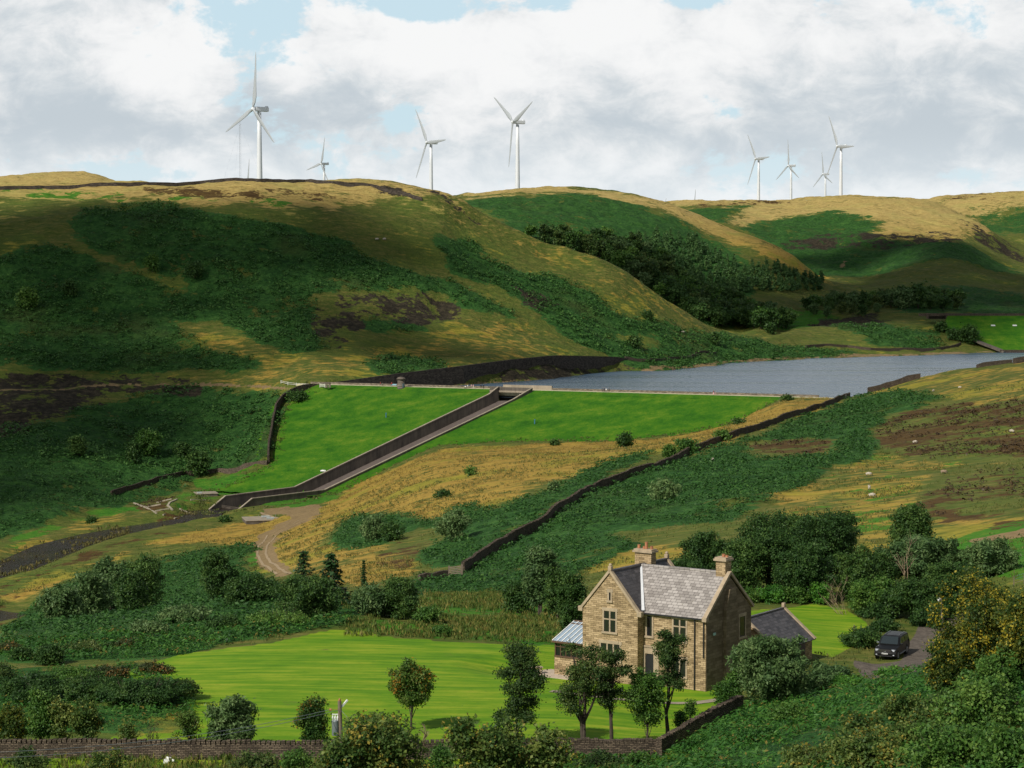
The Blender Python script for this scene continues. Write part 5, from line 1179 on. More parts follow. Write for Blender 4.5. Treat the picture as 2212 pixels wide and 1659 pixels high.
for k in range(3): m1.tube([(tx-.13+.13*k, -.05, tz+.42), (tx-.16+.15*k, -.05, tz+.62), (tx-.16+.15*k, -.05, tz+.75)], [.03, .06, .03], 10)
m1.box((tx, -.02, tz+.82), (.42, .05, .05)); m1.build('bushing', M_WHITE, tr)
def wire(a, b, sag, label, r=.012, root=None, name='overhead_wire'):
    a, b = Vector(a), Vector(b); pts_ = [a.lerp(b, t)-Vector((0, 0, sag*4*t*(1-t))) for t in np.linspace(0, 1, 25)]
    m1 = MB(); m1.tube(pts_, r, 5); o = m1.build(name, M_STEEL)
    if label: tag(o, label, 'wire')
    return o
wt = up+top
wire(wt+Vector((-.62, 0, -.55)), at(-60, 1627, 96), .5, 'upper overhead wire crossing the lower left to the pole', .014)
wire(wt+Vector((0, 0, -.55)), at(-60, 1640, 95), .55, 'lower overhead wire crossing the lower left to the pole', .014)
wire(wt+Vector((.1, 0, -.6)), at(800, 1598, 122), .05, 'thin stay wire running down right from the pole', .010)
p = hit(2040, 1372, 120, 230); lp = empty('lane_pole', tuple(at(2040, 1372, 158)), 0, 'thin leaning pole with white insulator rising from the yellow tree', 'pole')
m1 = MB(); m1.tube([(.1, 0, -2.5), (-.3, 0, 2.85)], [.11, .08], 10); m1.build('post', M_WOOD, lp); m1 = MB(); m1.ball((-.45, -.05, 2.75), .12, 2, (1, 1, 1.3)); m1.build('insulator', M_WHITE, lp)
p = hit(1846, 1385, 150, 260); m1 = MB(); m1.tube([p, p+Vector((-.05, 0, 1.5))], .05, 6); tag(m1.build('garden_stake', M_WOOD), 'thin wooden stake at the edge of the small lawn near the car', 'stake')
fg = along([(2190,1268),(2212,1262),(2260,1255)], 120, 260); fe2 = empty('wire_fence', fg[0], 0, 'pale wire fence at the right edge beyond the yellow tree', 'fence')
for a in fg:
    m1 = MB(); m1.box(Vector(a)+Vector((0, 0, .5)), (.08, .08, 1.1)); child(m1.build('post', M_WOOD), fe2)
for a, b in zip(fg[:-1], fg[1:]):
    for z in (.4, .75, 1.05): bar_on(fe2, 'wire', Vector(a)+Vector((0, 0, z)), Vector(b)+Vector((0, 0, z)), .02, .02, M_STEEL)

# ------------------------------------------------------------------ car
def paint_mat(name, col):
    m = bpy.data.materials.new(name); m.use_nodes = True; nt = m.node_tree; n = NT(nt); b = nt.nodes['Principled BSDF']
    b.inputs['Roughness'].default_value = .45; b.inputs['Metallic'].default_value = .0; b.inputs['Specular IOR Level'].default_value = .25; b.inputs['Coat Weight'].default_value = .08; b.inputs['Coat Roughness'].default_value = .12
    f = n.noise(n.coord('Object'), 5, 6, .7); n.lk(n.ramp(f, [(.35, (*col, 1)), (.75, tuple(min(1, c*1.7+.004) for c in col)+(1,))]), b.inputs['Base Color']); return m
M_PAINT = paint_mat('black_paint', (.003, .0028, .003)); M_TYRE = simple_mat('tyre_rubber', (.012, .012, .012), .85); M_RIM = simple_mat('alloy_rim', (.35, .36, .38), .3, .8); M_CHROME = simple_mat('chrome', (.75, .76, .78), .12, 1.0, var=.02)
M_LAMP = simple_mat('lamp_glass', (.55, .58, .62), .08, .2, var=.2, scale=20, spec=1.0); M_CARGL = simple_mat('car_glass', (.02, .028, .03), .05, var=0, spec=.9)
cpos = hit(1924, 1424, 150, 230); cpos = Vector((cpos.x+.4, cpos.y+1.6, gz(cpos.x+.4, cpos.y+1.6)+.03))
CAZ = math.radians(24)
car = empty('parked_car', tuple(cpos), math.pi/2+math.pi-CAZ+0, 'black pickup with rear canopy parked on the lane, front facing the viewer', 'car')
# local +X is forward: heading = (-sin a, -cos a)
car.rotation_euler = (0, 0, math.atan2(-math.cos(CAZ), -math.sin(CAZ)))
HW = .95
prof = [(-2.62,.45),(-2.66,.75),(-2.62,1.05),(-2.58,1.12),(-2.45,1.72),(-2.3,1.80),(-.9,1.86),(.05,1.84),(.35,1.78),(1.15,1.17),(1.9,1.10),(2.35,1.0),(2.56,.86),(2.62,.62),(2.6,.38),(2.2,.30),(-2.3,.32)]
m1 = MB(); rows = []
for y in (-HW, -.86, -.60, 0, .60, .86, HW):
    k = abs(y); row = []
    for (x, z) in prof:
        zz = z; yy = y
        if z > 1.2: yy = y*(1-.17*(z-1.15)/.7)                       # tumblehome
        if k > .9: zz = z-(.06 if z > .9 else 0); 
        if k < .01 and z > 1.7: zz += .02
        xx = x-(.10*(k/HW)**3 if x > 2.2 else 0)
        row.append(m1.bm.verts.new((xx, yy, zz)))
    rows.append(row)
for r0, r1 in zip(rows[:-1], rows[1:]):
    for k in range(len(prof)):
        m1.bm.faces.new((r0[k], r0[(k+1) % len(prof)], r1[(k+1) % len(prof)], r1[k]))
m1.bm.faces.new(rows[0]); m1.bm.faces.new(rows[-1][::-1])
es = [e for e in m1.bm.edges if e.is_boundary is False and e.calc_face_angle(0) > .5 and abs(e.verts[0].co.y) > .85]
bmesh.ops.bevel(m1.bm, geom=es, offset=.05, segments=2, affect='EDGES')
body = m1.build('body', M_PAINT, car)
def tum(y, z): return y*(1-.17*(z-1.15)/.7) if z > 1.15 else y
def panel(pts, nm, mat, ext=(0, 0, .015)): m2 = MB(); m2.prism(pts, ext); return m2.build(nm, mat, car)
panel([(1.12, -.78, 1.21), (1.12, .78, 1.21), (.42, .68, 1.765), (.42, -.68, 1.765)], 'windscreen', M_CARGL, (.03, 0, .03))
for sg in (-1, 1):
    e = (0, sg*.02, 0); q = lambda x, z: (x, sg*(tum(HW, z)+.004), z)
    for a in ([q(.95, 1.22), q(.1, 1.22), q(.1, 1.70), q(.38, 1.68)], [q(.0, 1.22), q(-.85, 1.22), q(-.85, 1.70), q(.0, 1.70)], [q(-1.0, 1.24), q(-2.35, 1.24), q(-2.25, 1.66), q(-1.0, 1.68)]): panel(a, 'side_window', M_CARGL, e)
    for x in (1.72, -1.55):
        w_ = empty('wheel', (x, sg*.84, .39)); w_.parent = car; w_.location = (x, sg*.84, .39)
        m2 = MB(); m2.tube([(0, -.13, 0), (0, -.11, 0), (0, .11, 0), (0, .13, 0)], [.35, .39, .39, .35], 24); t_ = m2.build('tyre', M_TYRE, w_)
        m2 = MB(); m2.tube([(0, sg*.131, 0), (0, sg*.15, 0)], [.25, .22], 18)
        for k in range(5):
            a = 2*math.pi*k/5; m2.box((.13*math.cos(a), sg*.15, .13*math.sin(a)), (.24, .03, .05), rot=Matrix.Rotation(-a, 4, 'Y'))
        m2.build('rim', M_RIM, w_)
        m2 = MB(); m2.tube([(x, sg*.93, .40), (x, sg*.965, .40)], [.46, .45], 24); m2.build('wheel_arch', M_TYRE, car)
    m2 = MB(); m2.box((2.42, sg*.70, .88), (.22, .34, .17), rz=-sg*.35, bevel=.04); m2.build('headlight', M_LAMP, car)
    m2 = MB(); m2.box((.82, sg*1.06, 1.22), (.14, .22, .17), bevel=.05); m2.build('mirror', M_CHROME if sg < 0 else M_PAINT, car)
    m2 = MB(); m2.box((.05, sg*.98, .42), (2.0, .12, .06), bevel=.02); m2.build('side_step', M_STEEL, car)
    m2 = MB(); m2.tube([(-.1, sg*.62, 1.84), (-.05, sg*.62, 1.9), (-2.0, sg*.62, 1.88), (-2.05, sg*.62, 1.82)], .025, 6); m2.build('roof_rail', M_STEEL, car)
    m2 = MB(); m2.box((2.52, sg*.72, .50), (.1, .2, .1), bevel=.03); m2.build('fog_lamp', M_LAMP, car)
m2 = MB()
for z in (.80, .87, .94): m2.box((2.585-.0*(z), 0, z), (.05, 1.15, .022))
m2.build('grille', M_CHROME, car)
m2 = MB(); m2.box((2.57, 0, .87), (.05, 1.18, .2)); m2.build('grille_back', M_TYRE, car)
m2 = MB(); m2.box((2.60, 0, .40), (.08, 1.4, .09), bevel=.03); m2.build('bumper_bar', M_TYRE, car)
m2 = MB(); m2.box((2.648, 0, .62), (.02, .52, .115), bevel=.008); plate = m2.build('number_plate', M_WHITE, car)
M_INK = simple_mat('plate_ink', (.03, .03, .03), .6)
m2 = MB()
for i, x in enumerate((-.2, -.14, -.08, -.02, .08, .14, .2)): m2.box((2.661, x, .62), (.006, .038, .07))
m2.build('plate_characters', M_INK, plate)
m2 = MB(); bmesh.ops.create_cone(m2.bm, cap_ends=False, segments=24, radius1=.1, radius2=.1, depth=.02, matrix=Matrix.Translation((2.625, 0, .87)) @ Matrix.Rotation(math.pi/2, 4, 'Y')); bmesh.ops.solidify(m2.bm, geom=m2.bm.faces[:], thickness=.016)
for pts_ in (((-.035, .08), (0, .012), (.035, .08)), ((-.075, .055), (-.03, -.075), (0, -.01), (.03, -.075), (.075, .055))):
    for (y0, z0), (y1, z1) in zip(pts_[:-1], pts_[1:]): m2.tube([(2.63, y0, .87+z0), (2.63, y1, .87+z1)], .009, 5)
m2.build('badge', M_CHROME, car)
for i, x in enumerate((.6, -.6)):
    m2 = MB(); m2.box((x-.0, 0, 0), (.01, .01, .01)); m2.bm.free()

M_RUT = concrete_mat('pale_rut', (.22, .155, .080), (.34, .25, .14))
ribbon('track_rut', [(645.7,1124.5),(611.5,1140),(577,1157),(558,1179),(556,1199),(567.5,1221),(597,1241.6)], .5, M_RUT, 300, 720, .08)
ribbon('track_rut', [(659,1125.6),(628.6,1138),(597,1157),(577,1179),(573.6,1196.5),(584.6,1216),(611.5,1233),(628,1240)], .5, M_RUT, 300, 720, .08)
ribbon('track_rut', [(563,1108),(585,1116),(600,1120)], .9, M_RUT, 500, 720, .12)
# ------------------------------------------------------------------ foliage
def leaf_mat(name, lo, mid, hi, trans=.35, tint=None, tintf=0.0):
    g_ = 1.45 if 'leaves' in name or 'needles' in name else 1.15
    lo, mid, hi = (tuple(c*g_*(1.25 if q == 0 else 1) for c in v) for q, v in enumerate((lo, mid, hi)))
    m = bpy.data.materials.new(name); m.use_nodes = True; nt = m.node_tree; n = NT(nt); nt.nodes.clear()
    out = nt.nodes.new('ShaderNodeOutputMaterial'); d = nt.nodes.new('ShaderNodeBsdfPrincipled'); d.inputs['Roughness'].default_value = .55; d.inputs['Specular IOR Level'].default_value = .25
    t = nt.nodes.new('ShaderNodeBsdfTranslucent'); ms = nt.nodes.new('ShaderNodeMixShader'); ms.inputs[0].default_value = trans
    g = nt.nodes.new('ShaderNodeNewGeometry'); oi = nt.nodes.new('ShaderNodeObjectInfo')
    r = g.outputs['Random Per Island']; clump = n.noise(n.coord('Object'), .9, 3, .6)
    f = n.math('ADD', n.math('MULTIPLY', r, .40), n.math('ADD', n.math('MULTIPLY', n.math('SUBTRACT', clump, .5), 1.5), n.math('ADD', n.math('MULTIPLY', oi.outputs['Random'], .26), .17)))
    col = n.ramp(f, [(.12, (*lo, 1)), (.5, (*mid, 1)), (.92, (*hi, 1))])
    if tint:
        z = n.math('ADD', n.math('MULTIPLY', n.noise(n.coord('Object'), .6, 3, .6), 1.0), n.math('MULTIPLY', r, .35)); col = n.mix(n.smooth(z, .78-tintf, .86-tintf), col, (*tint, 1))
    n.lk(col, d.inputs['Base Color']); n.lk(col, t.inputs[0]); n.lk(d.outputs[0], ms.inputs[1]); n.lk(t.outputs[0], ms.inputs[2]); n.lk(ms.outputs[0], out.inputs[0]); return m
M_BARK = simple_mat('bark', (.055, .042, .03), .95, var=.35, scale=4, bump=.5); M_DEAD = simple_mat('dead_wood', (.26, .19, .12), .9, var=.3, scale=4)
L_DARK = leaf_mat('leaves_dark', (.012, .032, .008), (.030, .070, .014), (.080, .135, .028))
L_MID = leaf_mat('leaves_green', (.018, .052, .009), (.048, .110, .017), (.12, .19, .035))
L_WILLOW = leaf_mat('leaves_willow', (.026, .056, .018), (.066, .118, .036), (.15, .21, .075))
L_OAK = leaf_mat('leaves_oak', (.012, .028, .008), (.034, .068, .014), (.12, .145, .038))
L_BRIGHT = leaf_mat('leaves_bright', (.020, .070, .010), (.050, .14, .016), (.12, .24, .03))
L_ROWAN = leaf_mat('leaves_rowan', (.016, .046, .010), (.046, .095, .014), (.11, .15, .03), .35, (.34, .17, .02), -.01)
L_YELLOW = leaf_mat('leaves_turning', (.012, .034, .008), (.040, .070, .012), (.15, .15, .02), .4, (.42, .34, .03), .02)
L_YGREEN = leaf_mat('leaves_yellowgreen', (.020, .050, .010), (.060, .10, .020), (.20, .23, .055), .4, (.38, .30, .05), -.01)
L_SPRUCE = leaf_mat('needles', (.010, .030, .010), (.028, .066, .019), (.065, .12, .034), .15)
L_CONIF = leaf_mat('plantation_needles', (.016, .042, .014), (.042, .095, .026), (.095, .165, .045), .2)
L_FERN = leaf_mat('bracken_fronds', (.014, .045, .010), (.032, .092, .017), (.075, .155, .030), .3)
L_FERNB = leaf_mat('bracken_near', (.016, .060, .012), (.042, .130, .018), (.10, .22, .034), .35, (.20, .15, .03), -.05)
L_FERNS = leaf_mat('bracken_brown', (.016, .030, .010), (.045, .065, .018), (.12, .11, .035), .3, (.20, .11, .03), .02)
L_RUSH = leaf_mat('rush_tufts', (.10, .085, .022), (.24, .17, .042), (.40, .29, .080), .2)
L_HEATH = leaf_mat('heather', (.022, .014, .008), (.060, .038, .016), (.11, .075, .026), .1)
def quads(C, Nn, size, asp, rng, roll=None):
    """leaf diamonds: centres (n,3), normals (n,3), sizes (n,), aspect length/width"""
    n_ = len(C); Nn = Nn/np.linalg.norm(Nn, axis=1, keepdims=True)
    A = rng.normal(size=(n_, 3)); A -= (A*Nn).sum(1, keepdims=True)*Nn; A /= np.linalg.norm(A, axis=1, keepdims=True)
    if roll is not None:
        A = roll-(roll*Nn).sum(1, keepdims=True)*Nn; A /= np.linalg.norm(A, axis=1, keepdims=True)+1e-9
    B = np.cross(Nn, A); s = size[:, None]
    V_ = np.stack([C-A*s*asp/2, C+B*s/2-A*s*.05, C+A*s*asp/2, C-B*s/2-A*s*.05], 1)
    V_[:, 1] += Nn*s*.12; V_[:, 3] += Nn*s*.12
    return V_.reshape(-1, 3), np.arange(n_*4).reshape(-1, 4)
def foliage(lobes, nclus, per, lsize, cr, seed, asp=1.6, droop=0.0, shell=.35):
    rng = np.random.default_rng(seed); L = np.array(lobes, float); w = (L[:, 3]*L[:, 4]+L[:, 4]*L[:, 5]); w /= w.sum()
    li = rng.choice(len(L), nclus, p=w); D = rng.normal(size=(nclus, 3)); D /= np.linalg.norm(D, axis=1, keepdims=True)
    D[:, 2] = np.where(rng.random(nclus) < .35, np.abs(D[:, 2]), D[:, 2])
    R = rng.random(nclus)**shell; R *= 1+.16*rng.normal(size=nclus)*.6
    C = L[li, :3]+D*L[li, 3:]*R[:, None]
    Cc = np.repeat(C, per, 0); Dd = np.repeat(D, per, 0); off = rng.normal(size=Cc.shape)*cr; off[:, 2] *= .7
    P = Cc+off; P[:, 2] -= droop*np.abs(rng.normal(size=len(P)))*cr
    Nn = Dd*.55+rng.normal(size=P.shape)*.75+np.array([0, 0, .45]); sz = lsize*rng.uniform(.6, 1.35, len(P))
    return quads(P, Nn, sz, asp, rng)
def lobeset(h, w, base, seed, n=9, top=1.0, lean=0.0, flat=1.0):
    """lobes filling an uneven crown of height h and width w whose underside is at base"""
    r = random.Random(seed); ch = h-base; out = []
    for k in range(n):
        t = (k+.5)/n; z = base+ch*(.10+.74*t); pf = math.sin(math.pi*(.14+.78*t))**.55
        rad = w/2*pf*.52*r.uniform(.75, 1.2); a = k*2.4+r.uniform(-.6, .6); rr_ = w/2*.56*pf*r.uniform(.55, 1.15)
        out.append((math.cos(a)*rr_+lean*t, math.sin(a)*rr_*flat, z+r.uniform(-.07, .07)*ch, rad, rad*flat, min(ch*.2, rad*1.0)*r.uniform(.8, 1.2)*top))
    for k in range(n):                                    # sprays that break the outline
        t = r.random(); pf = math.sin(math.pi*(.12+.80*t))**.55; a = r.uniform(0, 6.28); q = w/2*r.uniform(.72, 1.02)*pf; s_ = w*r.uniform(.055, .11)
        out.append((math.cos(a)*q+lean*t, math.sin(a)*q*flat, base+ch*(.08+.86*t), s_, s_, s_*r.uniform(.6, 1.1)))
    out.append((lean*.5, 0, base+ch*.5, w*.30, w*.30*flat, ch*.38)); return out
def trunk_mesh(h, lobes, r0, seed, lean=0.0, stems=1, mat=M_BARK, base=-.6, spread=.3, limbs=8):
    r = random.Random(seed); m1 = MB()
    for s_ in range(stems):
        ox = (s_-(stems-1)/2)*spread; pts_ = [Vector((ox*.4, 0, base))]; N_ = 6
        for k in range(1, N_+1): t = k/N_; pts_.append(Vector((ox*(.4+2.2*t)+lean*t*t+r.uniform(-.05, .05)*h*.2, r.uniform(-.04, .04)*h*.2, h*.8*t)))
        rad = [r0*(1.25-.2*0) if k == 0 else r0*(1-.80*k/N_) for k in range(N_+1)]; m1.tube(pts_, rad, 8)
        for li, L in enumerate(lobes[:limbs]):
            k = min(N_-1, max(1, int((L[2]/h-.15)*N_))); a = pts_[k]; b = Vector(L[:3]); mid = a.lerp(b, .5)+Vector((0, 0, -.04*h*r.random())); 
            m1.tube([a, mid, b, b+(b-mid)*.5], [r0*.42, r0*.28, r0*.14, r0*.05], 6)
            for q in range(3):
                d_ = Vector((r.uniform(-1, 1), r.uniform(-1, 1), r.uniform(-.2, 1))).normalized()*max(L[3], .3)*.9
                m1.tube([mid.lerp(b, .3*q+.2), mid.lerp(b, .3*q+.2)+d_], [r0*.12, r0*.03], 4)
    bmesh.ops.recalc_face_normals(m1.bm, faces=m1.bm.faces[:]); me_ = bpy.data.meshes.new('trunk'); m1.bm.to_mesh(me_); m1.bm.free(); me_.materials.append(mat); return me_
def tree_from(name, trunk_me, crown_me, loc, label, cat, group=None, rz=0, sc=1.0):
    r = empty(name, tuple(loc), rz, label, cat, group); r.scale = (sc, sc, sc)
    for nm, me_ in (('trunk', trunk_me), ('crown', crown_me)):
        if me_ is not None: o = bpy.data.objects.new(nm, me_); link(o, r)
    return r
SEED = [100]
def plant(kind, px, pyb, hpx, wpx, label, cat='tree', Y=None, group=None, name=None, dens=1.0, lean=0, ymin=60, ymax=1500, leaf=None, mat=None, base=None, sink=0.0, stems=None, clus=None):
    """a tree sized from its height and width in the picture, standing where its foot meets the ground"""
    SEED[0] += 1; sd = SEED[0]
    if Y is None: p = hit(px, pyb, ymin, ymax)
    else:
        p = at(px, pyb, Y); p.z = gz(p.x, p.y)
    k = p.y/FPX; h, w = hpx*k, wpx*k
    if Y is not None:      # keep the traced top, whatever the ground does
        ztop = at(px, pyb-hpx, Y).z; h = max(h*.5, ztop-p.z)
    p.z -= sink; area = (hpx*wpx)/4.6                 # render pixels covered
    P_ = dict(round=(L_DARK, .16, 10, 1.0, .16), mid=(L_MID, .14, 10, 1.0, .15), willow=(L_WILLOW, .06, 12, 2.6, .12), oak=(L_OAK, .26, 9, 1.2, .3), shrub=(L_MID, .02, 9, 1.0, .02), dshrub=(L_DARK, .02, 9, 1.0, .02), wshrub=(L_WILLOW, .02, 11, 2.4, .02))[kind]
    m_leaf = mat or P_[0]; bfrac = P_[4] if base is None else base; lob = lobeset(h, w, h*bfrac, sd, P_[2]+(4 if kind in ('willow', 'round') else 0), 1.0, lean)
    if kind == 'oak':
        r = random.Random(sd); lob = []
        for q in range(26):
            t = r.random()**.8; a = r.uniform(0, 6.28); z = h*(bfrac+(.98-bfrac)*t); rr_ = w/2*(.98 if .15 < t < .7 else .6)*r.uniform(.1, 1.0); s_ = w*.125*r.uniform(.5, 1.5)
            lob.append((math.cos(a)*rr_+lean*t, math.sin(a)*rr_, z, s_*1.25, s_*1.25, s_*.8))
        lob.append((lean*.4, 0, h*(bfrac+(1-bfrac)*.5), w*.22, w*.22, h*(1-bfrac)*.36))
    lsz = leaf or max(.10, 3.0*k)
    per = 14 if kind != 'oak' else 18
    n_leaf = dens*area*(12.0 if kind != 'oak' else 8.5)/ (lsz/k/2.16)**2 * (1.0 if kind != 'oak' else .8); n_leaf = min(max(n_leaf, 500), 28000); nc = int((clus or 1)*n_leaf/per)
    V_, F_ = foliage(lob, nc, per, lsz, lsz*1.45 if kind != 'oak' else lsz*1.6, sd, P_[3] if P_[3] > 1.1 else 1.5, .6 if kind == 'willow' else 0, .30 if kind != 'oak' else .5)
    V_[:, 2] = np.maximum(V_[:, 2], -.1)
    cm = np_mesh('crown' if kind not in ('shrub', 'dshrub', 'wshrub') else 'foliage', V_, F_, m_leaf)
    st = stems or (3 if 'shrub' in kind or kind == 'willow' else 1); tr_ = trunk_mesh(h, lob, max(.05, w*.030 if kind != 'oak' else .15), sd, lean, st, spread=w*.05 if st > 1 else 0)
    nm = name or ('shrub' if 'shrub' in kind else 'broadleaf_tree'); r = tree_from(nm, tr_, None, p, label, cat, group)
    r.children[0].name = 'trunk' if 'shrub' not in kind else 'stem'
    o = bpy.data.objects.new('crown' if 'shrub' not in kind else 'foliage', cm); link(o, r); return r
def conifer_meshes(h, w, seed, dead=False, sparse=1.0, nl=2400, lsz=.2):
    r = random.Random(seed); rng = np.random.default_rng(seed); m1 = MB(); m1.tube([(0, 0, -.5), (0, 0, h*.5), (0, 0, h)], [w*.035, w*.02, .01], 7); Cs, Ds = [], []
    lv = 11; pts_ = []
    for k in range(lv):
        t = k/lv; z = h*(.12+.86*t); rad = w/2*((1-t)**.85 if nl > 2500 else (1-t)**.62)*r.uniform(.55, 1.15); nb = 6 if nl > 2000 else 5
        for b in range(nb):
            a = b*6.28/nb+r.uniform(-.4, .4)+k*.7; rr_ = rad*r.uniform(.7, 1.1); e = Vector((math.cos(a)*rr_, math.sin(a)*rr_, z-rr_*.28)); s0 = Vector((0, 0, z)); m1.tube([s0, s0.lerp(e, .6)+Vector((0, 0, .05*rr_)), e], [w*.012, w*.007, .01], 4)
            for q in np.linspace(.2, 1, 7): pts_.append((s0.lerp(e, q), (1-q*.55), Vector((math.cos(a), math.sin(a), -.25)), rr_))
    bmesh.ops.recalc_face_normals(m1.bm, faces=m1.bm.faces[:]); tm = bpy.data.meshes.new('trunk'); m1.bm.to_mesh(tm); m1.bm.free(); tm.materials.append(M_BARK)
    per = max(2, int(nl/len(pts_))); C = np.repeat(np.array([tuple(p[0]) for p in pts_]), per, 0); Wd = np.repeat(np.array([p[1]*p[3] for p in pts_]), per); Dr = np.repeat(np.array([tuple(p[2]) for p in pts_]), per, 0)
    side = np.cross(Dr, [0, 0, 1]); off = rng.normal(size=(len(C), 1))*(.10)*Wd[:, None]*side; C = C+off+rng.normal(size=C.shape)*.04*w*.4; C[:, 2] -= np.abs(rng.normal(size=len(C)))*.05*w*.5
    Nn = np.tile([0, 0, 1.0], (len(C), 1))+rng.normal(size=C.shape)*.45; V_, F_ = quads(C, Nn, lsz*rng.uniform(.6, 1.3, len(C)), 2.0, rng, Dr+side*np.sign(off[:, :1]+1e-6)*.7+rng.normal(size=C.shape)*.2)
    return tm, np_mesh('crown', V_, F_, L_SPRUCE)
def conifer(px, pyb, hpx, wpx, label, ymin=200, **kw):
    SEED[0] += 1; p = hit(px, pyb, ymin); k = p.y/FPX; tm, cm = conifer_meshes(hpx*k, wpx*k, SEED[0], **kw); return tree_from('conifer', tm, cm, p, label, 'conifer')

# --- the garden and the near wall
plant('mid', 888, 1562, 145, 94, 'small round rowan with reddish berries alone on the lawn', Y=140, name='rowan_tree', mat=L_ROWAN, base=.30, dens=1.1, ymin=120)
plant('oak', 1116, 1590, 190, 135, 'dark loose tree leaning right on the lawn, left of the house', Y=135, lean=.4, base=.16, dens=1.15)
plant('oak', 1258, 1602, 205, 108, 'slender tree with twin ivy-clad stems before the conservatory', Y=133.5, base=.36, stems=2, dens=.85)
plant('oak', 1319, 1604, 208, 84, 'tall single-stemmed tree before the front gable of the house', Y=133.5, base=.42, dens=.8)
plant('mid', 1397, 1601, 165, 82, 'bright green young tree before the front door', Y=134, mat=L_MID, base=.24, dens=.6)
plant('oak', 1441, 1592, 230, 92, 'thin dark tree before the right part of the house front', Y=136, base=.46, lean=.1, dens=.85)
plant('mid', 1491, 1573, 66, 24, 'thin sapling on the lawn near the end of the stone wall', Y=140, base=.4, dens=.4, name='sapling')
plant('mid', 1470, 1585, 60, 26, 'low sapling between the thin dark tree and the wall', Y=138, base=.1, dens=.6, name='sapling')
plant('willow', 1668, 1560, 195, 178, 'big grey-green willow right of the house above the fern bank', Y=143, name='willow_tree', dens=1.25, base=.03)
plant('willow', 1792, 1530, 95, 110, 'lower green willow bush right of the big willow', Y=149, name='willow_bush', dens=1.1, base=.03)
plant('shrub', 1565, 1512, 42, 50, 'small shrub at the foot of the dark side wall of the house', 'shrub', Y=153)
plant('shrub', 1585, 1500, 60, 40, 'leafy shrub squeezed between the house side and the willow', 'shrub', Y=156)
plant('mid', 680, 1612, 122, 74, 'upright tree with orange-tipped top left of the pole', Y=133, mat=L_ROWAN, base=.05, dens=.95)
plant('willow', 503, 1610, 122, 104, 'dense rounded willow at the wall, right of the berry tree', Y=133, base=.02, dens=1.25, name='willow_tree')
plant('oak', 410, 1608, 70, 86, 'low spreading rowan with orange berries at the near wall', Y=133, mat=L_ROWAN, base=.1, dens=.9, name='rowan_tree')
plant('mid', 275, 1608, 56, 42, 'short leafy sapling at the wall left of the bare shrub', Y=133, mat=L_YGREEN, base=.02, dens=.8, name='sapling')
plant('mid', 186, 1606, 96, 72, 'multi-stemmed yellowish tree at the wall, fourth from the left edge', Y=133.5, mat=L_YGREEN, base=.22, dens=.9, stems=3)
plant('mid', 128, 1607, 104, 54, 'narrow olive tree at the wall, third from the left edge', Y=133.5, mat=L_YGREEN, base=.15, dens=.9, stems=2)
plant('mid', 88, 1610, 128, 66, 'tallest of the trees at the left end of the near wall', Y=133.5, mat=L_MID, base=.18, dens=1, stems=2)
plant('mid', 24, 1614, 100, 78, 'yellowing tree at the far left end of the near wall', Y=133.5, mat=L_YELLOW, base=.05, dens=.9)
# bare shrub
def bare(px, pyb, hpx, wpx, label, Y=None, mat=M_BARK, cat='shrub', n=16, name='bare_shrub', r0=.03, lean=0, ymin=100):
    SEED[0] += 1; r = random.Random(SEED[0]); p = hit(px, pyb, ymin) if Y is None else at(px, pyb, Y)
    if Y is not None: p.z = min(p.z, gz(p.x, p.y)+.0) if cat == 'shrub' else p.z
    k = p.y/FPX; h, w = hpx*k, wpx*k; m1 = MB()
    def br(a, d, L, rad, dep):
        b = a+d*L*.5+Vector((r.uniform(-.1, .1), r.uniform(-.1, .1), 0))*L; c = b+(d+Vector((r.uniform(-.25, .25), r.uniform(-.25, .25), .1))).normalized()*L*.5
        m1.tube([a, b, c], [rad, rad*.7, rad*.4], 5)
        if dep:
            for _ in range(3): br(a.lerp(c, r.uniform(.35, 1)), (d+Vector((r.uniform(-.8, .8), r.uniform(-.8, .8), r.uniform(-.1, .5)))).normalized(), L*.55, rad*.5, dep-1)
    for q in range(n): a = r.uniform(0, 6.28); t = r.uniform(0, w/2/h*1.1); br(Vector((0, 0, -.1)), Vector((math.cos(a)*t+lean, math.sin(a)*t, 1)).normalized(), h*r.uniform(.6, .9), r0, 2)
    o = m1.build(name, mat); o.location = p; return tag(o, label, cat)
bare(327, 1608, 60, 44, 'bare twiggy shrub at the near wall between leafy saplings', Y=133, n=7)
# near shrubs and tangled bank at the bottom
plant('shrub', 815, 1700, 165, 235, 'large light-leaved shrub in front of the wall at bottom centre', 'shrub', Y=104, mat=L_YGREEN, dens=.62, leaf=.13)
plant('shrub', 735, 1705, 120, 110, 'yellow-green shrub in front of the electricity pole foot', 'shrub', Y=102, mat=L_YGREEN, dens=.6, leaf=.13)
plant('shrub', 1070, 1705, 150, 200, 'wide yellow-green shrub left of bottom centre, before the wall', 'shrub', Y=103, mat=L_YGREEN, dens=.6, leaf=.13)
plant('shrub', 1180, 1700, 130, 110, 'rounded yellow-tipped shrub at the bottom, before the wall corner', 'shrub', Y=103, mat=L_YGREEN, dens=.65, leaf=.13)
plant('mid', 1003, 1690, 150, 66, 'wispy cherry sapling standing up from the bottom shrubs', Y=103, base=.35, dens=.40, leaf=.16, name='sapling', mat=L_YGREEN)
bare(915, 1610, 42, 12, 'bare pointed stump rising from the large bottom shrub', Y=104, n=2, r0=.05, mat=M_DEAD, cat='stump', name='dead_stump')
plant('mid', 2125, 1470, 245, 250, 'big turning tree with golden leaves at the right edge', Y=112, mat=L_YELLOW, base=.0, dens=1.0, leaf=.095, name='turning_tree')
